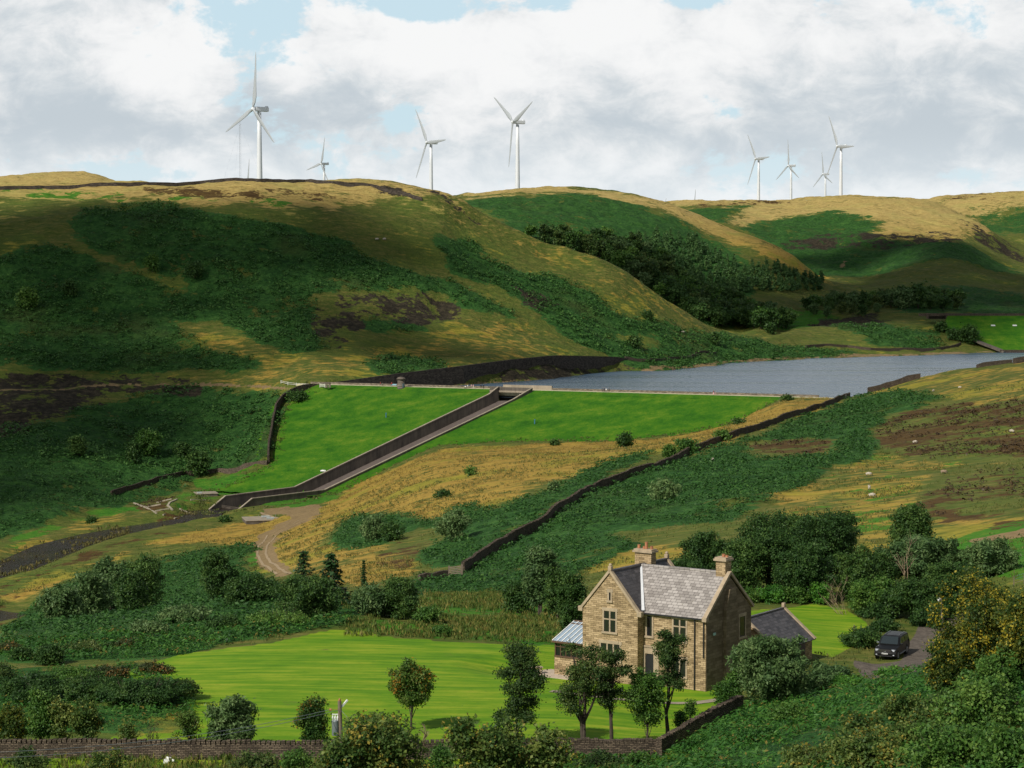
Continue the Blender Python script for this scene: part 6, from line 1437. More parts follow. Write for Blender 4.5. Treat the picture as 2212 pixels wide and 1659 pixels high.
plant('mid', 2040, 1450, 130, 90, 'golden-tipped lower crown left of the big turning tree', Y=114, mat=L_YELLOW, base=.0, dens=1.0, leaf=.095, name='turning_tree')
plant('mid', 2215, 1500, 250, 140, 'golden tree cut off by the right edge of the picture', Y=105, mat=L_YELLOW, base=.0, dens=.9, leaf=.095, name='turning_tree')
for (px, pyb, hp_, wp_, Y, lab, mt_) in ((1990,1650,110,190,92,'rounded brownish bramble mound in the near bank right of centre',L_YGREEN),(2120,1600,140,220,88,'dark bramble mound below the turning tree',L_MID),(1880,1700,120,190,86,'fern-covered bush at the bottom right of centre',L_YGREEN),(2060,1720,150,240,76,'dark leafy bush near the bottom right corner',L_MID),(2190,1720,150,180,72,'tangled bush in the bottom right corner',L_MID),(1760,1705,85,170,92,'low brownish bush on the bottom fern bank',L_YGREEN)):
    plant('shrub', px, pyb, hp_, wp_, lab, 'shrub', Y=Y, mat=mt_, dens=.8, leaf=.10)
# --- behind the house and along the lane
plant('round', 1524, 1262, 120, 118, 'dark rounded tree just behind the right chimney', Y=222, base=.05, dens=1.3)
plant('round', 1660, 1282, 185, 175, 'large dark tree behind the house, middle of the dark group', Y=220, base=.05, dens=1.4)
plant('round', 1796, 1264, 178, 165, 'broad dark tree at the right of the dark group behind the house', Y=228, base=.05, dens=1.4)
for (px, pyb, hp_, wp_, Y, lab) in ((1480,1285,85,80,213,'small dark tree directly behind the right end of the ridge'),(1850,1290,110,100,214,'dark tree at the lower right of the group behind the house'),(1700,1240,130,120,240,'dark crown rising at the back of the group behind the house'),(1898,1270,80,80,222,'dark tree between the group behind the house and the dead tree')):
    plant('round', px, pyb, hp_, wp_, lab, Y=Y, base=.0, dens=1.2)
for (px, pyb, hp_, wp_, Y, lab, mt_) in ((60,1655,40,90,124,'bramble in front of the wall at the bottom left corner',L_OAK),(230,1652,30,90,124,'low bramble in front of the left part of the near wall',L_YGREEN),(560,1655,32,110,123,'bramble leaning on the near wall between the rounded willow and the pole',L_OAK),(640,1660,44,80,121,'green bramble before the near wall under the orange-tipped tree',L_MID),(1290,1662,40,110,121,'bramble before the near wall under the conservatory trees',L_OAK),(1375,1655,34,70,124,'green bramble before the near wall close to its corner',L_MID),(955,1660,50,80,119,'green bush filling the gap between the two large bottom shrubs',L_MID),(1500,1625,30,60,124,'fern clump at the foot of the climbing wall',L_FERNB)):
    plant('shrub', px, pyb, hp_, wp_, lab, 'shrub', Y=Y, mat=mt_, dens=.8, leaf=.10)
plant('round', 1738, 1290, 120, 130, 'dark tree filling between the two largest behind the house', Y=214, base=.0, dens=1.3)
plant('round', 1600, 1270, 110, 110, 'lower dark tree filling the gap behind the right chimney', Y=216, base=.05, dens=1.3)
plant('round', 1966, 1215, 128, 100, 'dark pointed tree on the slope right of the dark group', Y=245, base=.05, dens=1.3)
plant('willow', 1990, 1275, 120, 190, 'grey-green thicket below the dark pointed tree', Y=226, dens=1.2, name='thicket_tree')
plant('willow', 2135, 1275, 110, 120, 'grey-green tree right of the thicket behind the golden tree', Y=222, dens=1.2, name='thicket_tree')
plant('round', 2070, 1310, 100, 150, 'very dark bush in shade behind the golden tree', Y=205, base=.02, dens=1.2)
plant('round', 1980, 1360, 110, 150, 'dark shaded tree hanging over the lane behind the car', Y=203, base=.1, dens=1.3)
plant('mid', 1880, 1352, 100, 120, 'mid green bush behind the small lawn, left of the shaded tree', Y=206, mat=L_MID, base=.02, dens=1.3)
plant('dshrub', 1862, 1420, 62, 90, 'dark clipped hedge bush beside the front of the car', 'shrub', Y=187, dens=1.2)
plant('dshrub', 1910, 1395, 45, 60, 'dark hedge bush behind the car bonnet', 'shrub', Y=196, dens=1.2)
plant('shrub', 1835, 1405, 26, 30, 'small flowering shrub at the left end of the hedge', 'shrub', Y=189, mat=L_YGREEN)
for i, (px, py, h_, w_, Y_, mt_) in enumerate(((-10,1500,60,90,158,L_OAK),(150,1505,55,100,158,L_MID),(235,1490,46,90,160,L_FERNS),(330,1478,40,80,162,L_FERNS),(400,1530,60,70,150,L_OAK),(20,1425,34,60,178,L_FERNS),(180,1448,40,90,176,L_OAK),(260,1440,30,70,178,L_FERNS))):
    plant('shrub', px, py, h_, w_, ['dark shrub at the left edge under the small dark bush','green shrub right of the purplish bush at left','brownish bramble between the purplish bush and the lawn','rusty bramble touching the left corner of the lawn','dark shrub behind the big laurel-like bush at its right end','brownish shrub at the left edge above the purplish bush','dark bramble above the purplish round bush','brown scrub above the left corner of the lawn'][i], 'shrub', Y=Y_, mat=mt_, dens=1.1)
for i, (px, py, h_, w_) in enumerate(((1615,1310,40,60),(1665,1312,46,70),(1720,1312,44,70),(1770,1312,50,60))):
    plant('shrub', px, py, h_, w_, ['leftmost leafy bush under the dark trees behind the small lawn', 'second leafy bush from the left under the dark trees behind the small lawn', 'third leafy bush from the left under the dark trees behind the small lawn', 'rightmost leafy bush under the dark trees behind the small lawn'][i], 'shrub', Y=212, mat=L_BRIGHT if i % 2 else L_MID, group='bushes behind the small lawn')
for (px, pyb, hp_, wp_, Y, lab) in ((2040,1330,120,110,204,'deep green tree in shade right above the parked car'),(2000,1385,70,70,199,'shaded bush on the verge directly behind the parked car'),(1900,1372,60,90,204,'bush between the dead branches and the hedge by the car')):
    plant('round', px, pyb, hp_, wp_, lab, Y=Y, base=.0, dens=1.2)
for (px, pyb, hp_, wp_, Y, lab, mt_) in ((1640,1640,50,110,118,'low fern-green bush on the bank above the wall corner',L_FERNB),(2150,1500,100,130,104,'dense bush at the foot of the turning tree',L_MID),(1950,1560,60,110,108,'brown-green bramble in the middle of the fern bank',L_YGREEN),(2040,1580,90,130,98,'tall bramble left of the dark mound under the turning tree',L_OAK),(1700,1560,40,90,128,'small bramble at the upper edge of the fern bank',L_MID),(1830,1500,36,80,146,'low bush at the fern bank edge facing the parked car',L_BRIGHT),(1930,1478,30,80,150,'bright bush at the lane edge in front of the parked car',L_BRIGHT),(1860,1600,60,120,104,'brownish bramble in the lower fern bank',L_YGREEN)):
    plant('shrub', px, pyb, hp_, wp_, lab, 'shrub', Y=Y, mat=mt_, dens=.9, leaf=.10)
bare(1957, 1275, 100, 56, 'bare pale dead tree standing out before the dark thicket', Y=218, mat=M_DEAD, cat='tree', n=3, name='dead_tree', r0=.06)
bare(1832, 1345, 88, 80, 'pale dead branches fanning out left of the shaded bush', Y=205, mat=M_DEAD, cat='branches', n=6, name='dead_branches', r0=.03, lean=-.5)
plant('willow', 1166, 1310, 140, 78, 'tall grey-green willow behind the lawn, left of the house', Y=203, dens=1.2, name='willow_tree')
plant('round', 1235, 1372, 150, 62, 'dark ivy-covered tree against the left gable of the house', Y=182, base=.02, dens=1.2)
plant('round', 1205, 1310, 90, 70, 'dark tree between the tall willow and the house', Y=198, base=.02, dens=1.2)
plant('round', 1118, 1306, 50, 60, 'small dark round bush left of the tall willow', Y=205, base=.02, dens=1.2)
plant('willow', 1435, 1085, 52, 64, 'isolated pale willow in bracken above the house roof', Y=None, ymin=250, dens=1.1, name='willow_bush')
# --- left middle distance
plant('round', 668, 1352, 108, 152, 'broad very dark tree at the far left corner of the lawn', Y=190, base=.0, dens=1.4)
plant('round', 862, 1345, 104, 96, 'dark domed tree behind the lawn, right of the conifers', Y=192, base=.0, dens=1.4)
plant('willow', 796, 1345, 82, 72, 'greyish willow left of the dark domed tree', Y=191, dens=1.2, name='willow_bush')
plant('shrub', 925, 1350, 42, 60, 'low green bush right of the dark domed tree', 'shrub', Y=189, mat=L_MID)
plant('shrub', 955, 1377, 24, 46, 'small rounded gorse bush at the upper lawn edge', 'shrub', Y=181, mat=L_MID)
plant('round', 542, 1350, 112, 116, 'rounded tree behind the lawn left of the dark corner tree', Y=215, base=.02, dens=1.3, mat=L_DARK)
plant('round', 472, 1300, 118, 80, 'dark upright tree standing left of the conifers', Y=262, base=.02, dens=1.3)
plant('round', 312, 1275, 90, 80, 'dark round tree at the top of the left thicket', Y=310, base=.02, dens=1.3)
plant('round', 285, 1320, 90, 74, 'dark tree below the round one in the left thicket', Y=270, base=.02, dens=1.3)
plant('willow', 242, 1270, 78, 80, 'pale willow left of the dark round tree in the thicket', Y=330, dens=1.1, name='willow_bush')
plant('willow', 195, 1290, 60, 90, 'spreading pale willow in the middle of the left thicket', Y=320, dens=1.1, name='willow_bush')
plant('willow', 130, 1330, 70, 100, 'low pale willow at the left end of the thicket above the pool', Y=300, dens=1.1, name='willow_bush')
plant('willow', 395, 1395, 66, 118, 'wide grey willow bush above the left lawn edge', Y=200, dens=1.1, name='willow_bush')
plant('willow', 320, 1425, 52, 80, 'low grey willow at the left lawn edge', Y=186, dens=1.1, name='willow_bush')
plant('dshrub', 488, 1400, 52, 86, 'brownish green hedge shrub at the upper left of the lawn', 'shrub', Y=186)
plant('shrub', 600, 1378, 48, 145, 'long low hedge shrub touching the upper left lawn edge', 'shrub', Y=186, mat=L_MID)
plant('round', 108, 1478, 84, 72, 'dark purplish round bush left of the lawn', Y=168, base=.0, dens=1.2)
plant('round', 46, 1452, 50, 44, 'small dark bush at the left edge above the row of trees', Y=172, base=.0, dens=1.2)
plant('dshrub', 320, 1572, 104, 190, 'big dark laurel-like bush bulging into the left of the lawn', 'shrub', Y=148, dens=1.4)
plant('dshrub', 200, 1545, 80, 160, 'dark bush left of the big laurel-like one', 'shrub', Y=150, dens=1.3)
plant('dshrub', 70, 1545, 80, 170, 'dark bush behind the trees at the left end of the wall', 'shrub', Y=150, dens=1.2)
conifer(656, 1285, 104, 92, 'left one of the two spiky conifers beyond the lawn', nl=1500, lsz=.24)
conifer(716, 1322, 124, 110, 'right one of the two spiky conifers beyond the lawn', nl=1700, lsz=.25)
conifer(786, 1268, 62, 14, 'thin half-dead conifer right of the two spiky ones', nl=240, lsz=.25)
# --- on the hillside
for (px, py, h_, w_, lab, mt_) in ((977,1170,70,74,'round willow in bracken left of the hillside wall',L_WILLOW),(806,1170,58,66,'round willow bush above the tan grass left of the hillside wall',L_WILLOW),
  (846,1168,36,56,'dark bush touching the right side of the left willow bush',L_DARK),(1350,968,34,38,'bushy shrub at the lower edge of the dam turf',L_DARK),(1446,994,32,30,'left of three bushes beside the upper hillside wall',L_MID),(1482,982,34,50,'middle of three bushes beside the upper hillside wall',L_MID),(1560,955,26,40,'right of three bushes beside the upper hillside wall',L_MID),
  (1017,1027,16,24,'small green bush in the tan grass strip',L_MID),(957,1076,16,40,'low dark bush in the tan grass strip',L_DARK),(1198,962,9,14,'tiny dark bush at the edge of the dam turf',L_DARK),(1196,1065,26,24,'small pale bush at the lower end of the wall bracken',L_WILLOW),
  (1598,917,12,34,'dark gorse patch at the turf edge, lower of two',L_DARK),(1700,866,10,22,'dark gorse patch at the turf edge near the crest',L_DARK),(487,1128,12,24,'dark bush on the bank across the spillway mouth',L_DARK),(197,1131,12,16,'small dark bush on the left stream bank',L_DARK)):
    plant('shrub', px, py, h_, w_, lab, 'shrub', mat=mt_, dens=1.0, ymin=230)
for (px, py, h_, w_, lab) in ((322,985,60,62,'largest bush-like tree in the dark lower left bracken'),(168,985,40,40,'small tree in bracken left of the largest one'),(290,1000,44,36,'dark small tree beside the largest one in the lower left bracken'),(430,1030,60,60,'shadowy tree above the stone wall at lower left'),(395,990,36,40,'small tree right of the largest one in the lower left bracken'),
  (60,668,44,44,'faint tree on the left edge of the bracken hill'),(150,640,34,30,'faint small tree right of the left edge tree on the hill'),(330,590,44,26,'slim pale tree in the middle of the bracken hill'),(420,600,34,40,'low tree right of the slim pale one on the hill'),(1398,690,18,22,'lone dark bush on the nose of the left hill'),(1372,750,24,28,'lone dark bush above the reservoir shore'),
  (1545,745,26,20,'small upright tree above the middle of the shore'),(1665,722,26,18,'slim tree at the foot of the large wood'),(645,868,22,50,'bush inside the wall corner at the left of the dam'),(2091,742,42,44,'tree in front of the left end of the far dam'),(2058,735,26,26,'smaller tree left of the one before the far dam'),(2030,718,22,24,'reddish bush below the far stone bridge')):
    plant('round', px, py, h_, w_, lab, 'tree', dens=1.0, ymin=600, ymax=1500, mat=L_MID if px in (330, 60, 322) else L_DARK, base=.02)

# --- the wood on the middle hill: individual trees sharing a few crowns
def lib_broad(seed, mat): lob = lobeset(10, 9, .8, seed, 11); V_, F_ = foliage(lob, 110, 9, .85, .62, seed, 1.3, 0, .3); return trunk_mesh(10, lob, .25, seed, limbs=3), np_mesh('crown', V_, F_, mat)
def lib_con(seed):
    r = random.Random(seed); lob = []
    for k in range(16): t = k/16; q = (1-t)**.8*2.9; a = r.uniform(0, 6.28); lob.append((math.cos(a)*q*.35, math.sin(a)*q*.35, 12*(.10+.84*t), q*r.uniform(.65, 1.0), q*r.uniform(.65, 1.0), .75))
    V_, F_ = foliage(lob, 90, 9, .75, .38, seed, 1.5, .6, .4); return trunk_mesh(12, lob, .18, seed, limbs=0), np_mesh('crown', V_, F_, L_CONIF)
LB_ = [lib_broad(500+i, [L_DARK, L_OAK, L_DARK, L_MID, L_WILLOW, L_DARK][i]) for i in range(6)]; LC_ = [lib_con(600+i) for i in range(4)]
def wood(poly, n_, kind, hmin, hmax, ymin, ymax, label, cat, group, mind, seed, name):
    r = random.Random(seed); pp = np.array(poly); pts_ = []; tries = 0
    while len(pts_) < n_ and tries < n_*60:
        tries += 1; x, y = r.uniform(pp[:, 0].min(), pp[:, 0].max()), r.uniform(pp[:, 1].min(), pp[:, 1].max())
        if not in_poly(poly, np.array([x]), np.array([y]))[0]: continue
        h_ = hit(x, y, ymin, ymax)
        if any((h_.x-q.x)**2+((h_.y-q.y)*.6)**2 < mind*mind for q in pts_): continue
        pts_.append(h_)
    pts_.sort(key=lambda q: q.y)
    for q in pts_:
        lib = r.choice(LB_) if kind == 'b' else r.choice(LC_); H = 10 if kind == 'b' else 12; t = tree_from(name, lib[0], lib[1], q, label, cat, group, r.uniform(0, 6.28), r.uniform(hmin, hmax)/H); t.scale.x *= r.uniform(.85, 1.2); t.scale.y = t.scale.x
wood([(1140,512),(1200,520),(1300,528),(1380,545),(1440,580),(1480,620),(1560,660),(1600,690),(1560,712),(1520,700),(1450,660),(1360,600),(1290,560),(1150,520)], 110, 'b', 9, 14, 1230, 1600, 'broadleaf tree in the dark wood filling the gully behind the left hill', 'tree', 'broadleaf trees of the gully wood', 6.5, 1, 'broadleaf_tree')
wood([(1330,530),(1400,512),(1470,512),(1540,540),(1590,575),(1600,620),(1540,650),(1470,610),(1400,570)], 130, 'c', 6, 12, 1300, 1720, 'conifer in the green plantation on the middle hill slope', 'conifer', 'conifers on the middle hill', 5, 2, 'conifer')
wood([(1560,600),(1620,580),(1680,585),(1740,600),(1775,615),(1772,628),(1700,630),(1600,632),(1560,640)], 95, 'c', 7, 13, 1300, 1750, 'dark pine on the right shoulder of the middle hill', 'conifer', 'pines on the shoulder of the middle hill', 5, 3, 'pine_tree')
wood([(1480,640),(1560,650),(1600,660),(1640,690),(1705,705),(1700,712),(1620,712),(1560,706),(1500,690)], 60, 'b', 9, 15, 1230, 1500, 'broadleaf tree in the clump at the foot of the wood by the shore', 'tree', 'trees of the shore clump', 6, 4, 'broadleaf_tree')
wood([(1740,668),(1800,655),(1890,655),(1905,672),(1880,684),(1750,688)], 30, 'b', 7, 11, 1300, 1600, 'dark tree in the small copse right of the shore clump', 'tree', 'trees of the small copse', 8, 5, 'broadleaf_tree')
wood([(1905,655),(1960,650),(2040,655),(2072,665),(2070,672),(1960,668),(1905,665)], 24, 'b', 9, 16, 1400, 1800, 'very dark tree in the copse behind the far dam', 'tree', 'trees of the far copse', 8, 6, 'broadleaf_tree')

# ------------------------------------------------------------------ bracken, rushes and heather as living cover
def vis_mask():
    _, py = proj(XX, YY, GZ); run = np.minimum.accumulate(py, axis=1); px, _ = proj(XX, YY, GZ)
    return (py <= run+14) & (px > -120) & (px < 2340) & (py < 1800)
VIS = vis_mask(); CELL = (GY[None, 1:]-GY[None, :-1])*GY[None, :-1]*(GU[1]-GU[0])*np.ones((NU, 1)); CELL = np.concatenate([CELL, CELL[:, -1:]], 1)
def scatter(mask, dens, y0, y1, seed, cap=60000):
    rng = np.random.default_rng(seed); lam = np.where(VIS & (YY > y0) & (YY < y1) & (~ins), np.clip(mask, 0, 1)*CELL*(dens(YY) if callable(dens) else dens), 0).ravel()
    tot = lam.sum(); k = int(min(cap, tot)); idx_ = rng.choice(lam.size, k, p=lam/tot); i = idx_ // NY; j = idx_ % NY
    u = GU[i]+rng.random(k)*(GU[1]-GU[0]); y = GY[j]+rng.random(k)*(GY[np.minimum(j+1, NY-1)]-GY[j]); x = u*y; return x, y, zlook(x, y), rng
def cover_mesh(name, mask, dens, y0, y1, seed, hgt, mat, per, asp, spread, cap=60000, upright=False, lsz=.5, label=None, cat=None, vertical=.3):
    x, y, z, rng = scatter(mask, dens, y0, y1, seed, cap); k = len(x); s = hgt(y)*rng.uniform(.6, 1.4, k)
    C = np.repeat(np.stack([x, y, z], -1), per, 0); S = np.repeat(s, per); a = rng.random(k*per)*6.283; rr_ = np.sqrt(rng.random(k*per))*spread*S; zz = rng.random(k*per)
    out_ = np.stack([np.cos(a), np.sin(a), np.full(k*per, vertical)+rng.random(k*per)*.5], -1)
    C = C+np.stack([np.cos(a)*rr_, np.sin(a)*rr_, S*(.25+.6*zz)*(1-.3*rr_/S/spread)], -1)
    if upright: Nn = np.stack([np.cos(a), np.sin(a), .3*rng.random(k*per)], -1); roll = np.stack([rng.normal(size=k*per)*.25, rng.normal(size=k*per)*.25, np.ones(k*per)], -1)
    else: Nn = np.stack([np.cos(a)*.55, np.sin(a)*.55, np.ones(k*per)], -1)+rng.normal(size=(k*per, 3))*.3; roll = out_
    V_, F_ = quads(C, Nn, S*lsz*rng.uniform(.7, 1.3, k*per), asp, rng, roll); o = bpy.data.objects.new(name, np_mesh(name, V_, F_, mat)); link(o); tag(o, label, cat, kind='stuff'); return o
_bd = fbm(XX, YY, 9, 3, 201)
cover_mesh('bracken', np.where(BRACKEN > .45, np.clip(.75+_bd, .2, 1), 0), lambda Y: np.interp(Y, [190, 300, 600, 800], [.9, .5, .22, .16]), 165, 800, 21, lambda Y: np.interp(Y, [170, 300, 600, 800], [.7, .9, 1.4, 1.6]), L_FERN, 14, 1.9, .95, 62000, lsz=.24, label='dense green bracken over the near and right hillsides', cat='bracken')
cover_mesh('bracken', np.where(BRACKEN > .45, np.clip(.7+_bd, .1, 1), 0), .20, 800, 1330, 22, lambda Y: np.full(Y.shape, 2.0), L_FERN, 9, 1.5, .9, 50000, lsz=.32, label='dark bracken covering the face of the left hill', cat='bracken')
cover_mesh('bracken', np.where(BRACKEN > .45, np.clip(.8+_bd, .2, 1), 0), lambda Y: np.interp(Y, [60, 120, 190], [5.5, 4.5, 3.5]), 58, 190, 23, lambda Y: np.interp(Y, [60, 190], [.5, .62]), L_FERNB, 13, 2.8, .95, 34000, lsz=.17, label='bright fern bank sloping across the bottom right', cat='ferns')
cover_mesh('rushes', np.where(GOLD*(1-BRACKEN)*(1-DIRT)*(1-LAWN) > .5, np.clip(.35+_bd, 0, 1), 0), lambda Y: np.interp(Y, [180, 400, 900], [1.2, .5, .2]), 185, 800, 24, lambda Y: np.interp(Y, [180, 400, 800], [.4, .5, .7]), L_RUSH, 6, 2.6, .8, 42000, True, .22, 'tan rush and grass tufts across the rough pasture', 'rushes')
cover_mesh('heather', np.where(BROWN > .45, np.clip(.5+_bd, 0, 1), 0), .3, 185, 900, 25, lambda Y: np.interp(Y, [200, 800], [.6, 1.0]), L_HEATH, 7, 1.3, .8, 16000, False, .4, 'brown heather patches on the right hillside', 'heather')
_meadow = ((PXg > 740) & (PXg < 1250) & (PYg > 1285) & (PYg < 1394) & (YY > 178) & (YY < 330))*1.0+((YY > 112) & (YY < 130.3) & (PXg < 1420) & (PYg > 1634))*1.0
cover_mesh('meadow_grass', _meadow*np.clip(.6+_bd, .1, 1), 5.0, 100, 330, 26, lambda Y: np.full(Y.shape, .42), leaf_mat('tall_grass', (.03, .07, .012), (.10, .13, .025), (.28, .21, .06), .3), 6, 3.5, .6, 14000, True, .22, 'tall uncut meadow grass beyond the lawn and below the near wall', 'grass')
x_, y_, z_, _ = scatter(np.ones(XX.shape)*((PXg > 1240) & (PXg < 1262) & (PYg > 1320) & (PYg < 1345) & (YY > 170) & (YY < 260)), 1, 170, 260, 5, 6)

cover_mesh('rough_grass', np.where((BRACKEN+LAWN+DIRT+ROCK+BROWN < .35), np.clip(.55+_bd, 0, 1), 0), lambda Y: np.interp(Y, [150, 300, 600], [1.3, .7, .2]), 150, 620, 27, lambda Y: np.interp(Y, [150, 300, 600], [.30, .42, .6]), leaf_mat('rough_grass', (.035, .055, .012), (.085, .105, .024), (.20, .17, .05), .25), 6, 2.6, .9, 46000, True, .24, 'olive rough grass over the valley side pastures', 'grass')

_bank = np.zeros(XX.shape)
for (x0, y0, z0, w0), (x1, y1, z1, w1) in list(zip(STREAM[:-1], STREAM[1:]))+list(zip(POOL[:-1], POOL[1:])):
    _k = (YY > min(y0, y1)-30) & (YY < max(y0, y1)+30) & (XX > min(x0, x1)-30) & (XX < max(x0, x1)+30); dx, dy = x1-x0, y1-y0
    t = np.clip(((XX[_k]-x0)*dx+(YY[_k]-y0)*dy)/(dx*dx+dy*dy), 0, 1); d_ = np.hypot(XX[_k]-x0-t*dx, YY[_k]-y0-t*dy)-(w0+(w1-w0)*t)
    _bank[_k] = np.maximum(_bank[_k], ((d_ > -1.5) & (d_ < 4)) * 1.0)
cover_mesh('rushes', _bank*np.clip(.45+_bd*1.3, 0, 1), .5, 480, 720, 28, lambda Y: np.full(Y.shape, 1.1), leaf_mat('bank_rushes', (.04, .045, .012), (.11, .095, .028), (.22, .17, .06), .2), 6, 2.6, .9, 5000, True, .3, 'brown rushes fringing the stream banks', 'rushes')

# ragged margin of sedge and weeds round the dam turf
_rg = np.random.default_rng(77); _P = np.array(DAM_PLAN); _pts = []
for a, b in list(zip(_P[:-1], _P[1:])):
    L_ = np.hypot(*(b-a)); k_ = int(L_*2.2); t_ = _rg.random(k_)[:, None]; nn_ = np.array([-(b-a)[1], (b-a)[0]])/L_; _pts.append(a+(b-a)*t_+nn_*_rg.normal(size=(k_, 1))*1.8)
_pts = np.concatenate(_pts); _ds, _ss = dam_surf(_pts[:, 0], _pts[:, 1]); _zz = np.maximum(np.where(in_poly(DAM_PLAN, _pts[:, 0], _pts[:, 1]), _ds, -999), zlook(_pts[:, 0], _pts[:, 1])); _pts = _pts[_ss > 3]; _zz = _zz[_ss > 3]
_k = 7; _C = np.repeat(np.column_stack([_pts, _zz]), _k, 0); _sz = np.repeat(_rg.uniform(.3, .8, len(_pts)), _k); _C = _C+_rg.normal(size=_C.shape)*_sz[:, None]*.6*np.array([1, 1, .25])+np.array([0, 0, .2]); _N = _rg.normal(size=_C.shape)+np.array([0, -.4, .3])
_V, _F = quads(_C, _N, _sz*.5, 2.0, _rg, np.tile([0., 0, 1], (len(_C), 1))+_rg.normal(size=_C.shape)*.3)
_o = bpy.data.objects.new('weeds', np_mesh('weeds', _V, _F, bpy.data.materials['rough_grass'])); link(_o); tag(_o, 'ragged weeds along the edges of the dam turf', 'weeds', kind='stuff')
# ------------------------------------------------------------------ people on the dam, sheep on the hill
def skin_mesh(name, joints, edges, levels=1):
    me_ = bpy.data.meshes.new(name); me_.from_pydata([j[:3] for j in joints], edges, []); me_.update(); o = bpy.data.objects.new(name, me_); COL.objects.link(o)
    md = o.modifiers.new('skin', 'SKIN'); sv = me_.skin_vertices[0].data
    for v, j in zip(sv, joints): v.radius = (j[3], j[4] if len(j) > 4 else j[3])
    sv[0].use_root = True; md.use_smooth_shade = True; ss = o.modifiers.new('sub', 'SUBSURF'); ss.levels = levels; ss.render_levels = levels
    dg = bpy.context.evaluated_depsgraph_get(); ev = o.evaluated_get(dg); out = bpy.data.meshes.new_from_object(ev); bpy.data.objects.remove(o); out.name = name; return out
def person_mesh(pose):
    st = .16 if pose == 'walk' else .03
    J = [(0,0,.95,.15,.11),(0,0,1.15,.14,.10),(0,0,1.38,.17,.11),(0,0,1.50,.06,.06),(0,-.01,1.58,.075,.085),(0,-.02,1.68,.085,.10),(0,-.02,1.76,.05,.06),
         (.10,0,.90,.09),(.11,-st,.50,.065),(.11,-st*.6+.02,.09,.045),(.11,-st*.6-.12,.04,.035),(-.10,0,.90,.09),(-.11,st,.50,.065),(-.11,st*1.4,.09,.045),(-.11,st*1.4-.12,.04,.035),
         (.19,0,1.40,.055),(.25,st*.6,1.12,.042),(.24,st*.3-.08,.88,.034),(.235,st*.3-.10,.80,.03),(-.19,0,1.40,.055),(-.25,-st*.6,1.12,.042),(-.24,-st*.9-.05,.88,.034),(-.235,-st*.9-.07,.80,.03)]
    E = [(0,1),(1,2),(2,3),(3,4),(4,5),(5,6),(0,7),(7,8),(8,9),(9,10),(0,11),(11,12),(12,13),(13,14),(2,15),(15,16),(16,17),(17,18),(2,19),(19,20),(20,21),(21,22)]
    return skin_mesh('person', J, E, 1)
PM = {'walk': person_mesh('walk'), 'stand': person_mesh('stand')}
M_SKIN = simple_mat('skin', (.45, .28, .20), .6)
def cloth(name, c): return bpy.data.materials.get(name) or simple_mat(name, c, .85)
def hair_mesh():
    m1 = MB(); m1.ball((0, .005, 1.73), .098, 2, (1, 1.1, .85)); bmesh.ops.recalc_face_normals(m1.bm, faces=m1.bm.faces[:]); me_ = bpy.data.meshes.new('hair'); m1.bm.to_mesh(me_); m1.bm.free(); return me_
M_HAIR = simple_mat('hair', (.03, .02, .012), .7); HM = hair_mesh(); HM.materials.append(M_HAIR)
def person(px, label, top, legs, pose='stand', s=-1.4, rz=0.0, sc=1.0, skirt=None, pos=None):
    base_ = PM[pose].copy(); base_.materials.clear()
    for m_ in (M_SKIN, top, legs): base_.materials.append(m_)
    for pg in base_.polygons: c = pg.center; pg.material_index = 0 if c.z > 1.5 or c.z < .10 and False or (abs(c.x) > .2 and c.z < .9) else (1 if c.z > .93 else 2)
    p = cp(tcr(ray_plane_dam(px, 840+(px-700)*.02)), s, CREST_Z+.04) if pos is None else pos
    o = bpy.data.objects.new('person', base_); o.location = p; o.rotation_euler = (0, 0, rz); o.scale = (sc, sc, sc); link(o); tag(o, label, 'person', 'walkers on the dam')
    h = bpy.data.objects.new('hair', HM); link(h, o)
    if skirt:
        m1 = MB(); m1.tube([(0, 0, .25), (0, 0, .6), (0, 0, 1.0)], [.3, .22, .15], 14); m1.build('skirt', skirt, o)
    return o
RED, NAVY, BLACKC, WHITEC, PINK, GREYC = cloth('red_coat', (.45, .03, .02)), cloth('navy', (.02, .03, .06)), cloth('black_cloth', (.012, .012, .014)), cloth('white_cloth', (.7, .68, .64)), cloth('pink_cloth', (.6, .33, .33)), cloth('grey_cloth', (.2, .2, .21))
person(808, 'walker in a red coat, left of a smaller companion on the dam crest', RED, NAVY, 'walk', rz=1.2)
person(812.7, 'small walker in grey right beside the left red coat', GREYC, BLACKC, 'walk', rz=1.2, sc=.78)
person(832.5, 'walker in a red coat just left of the pale bench', RED, BLACKC, 'stand', rz=.4)
person(999, 'person in white bending by the pushchair on the crest', WHITEC, GREYC, 'walk', rz=-1.0, sc=.85)
person(1007, 'person in pink left of a companion, left of the spillway bridge', PINK, GREYC, 'walk', rz=-1.2)
person(1011.5, 'person in pale pink top right of the other pink one', PINK, WHITEC, 'walk', rz=-1.2, sc=.95)
person(1028, 'left of two people in black near the spillway bridge', BLACKC, BLACKC, 'stand', rz=.5)
person(1034, 'right of two people in black near the spillway bridge', BLACKC, BLACKC, 'stand', rz=-.5)
person(1294.5, 'leftmost of the dark-clothed group on the right part of the crest', BLACKC, NAVY, 'walk', rz=1.5)
person(1299, 'second from left in the group on the right part of the crest', NAVY, BLACKC, 'stand', rz=.2, s=-1.0)
person(1303, 'person in a white top within the dark group on the crest', WHITEC, GREYC, 'stand', rz=-.4, s=-.8, sc=.85)
person(1308, 'rightmost of the dark-clothed group on the right part of the crest', BLACKC, BLACKC, 'walk', rz=-1.5)
person(1536, 'woman in a long pink skirt alone on the right crest', cloth('maroon', (.16, .04, .04)), PINK, 'stand', rz=.4, skirt=PINK)
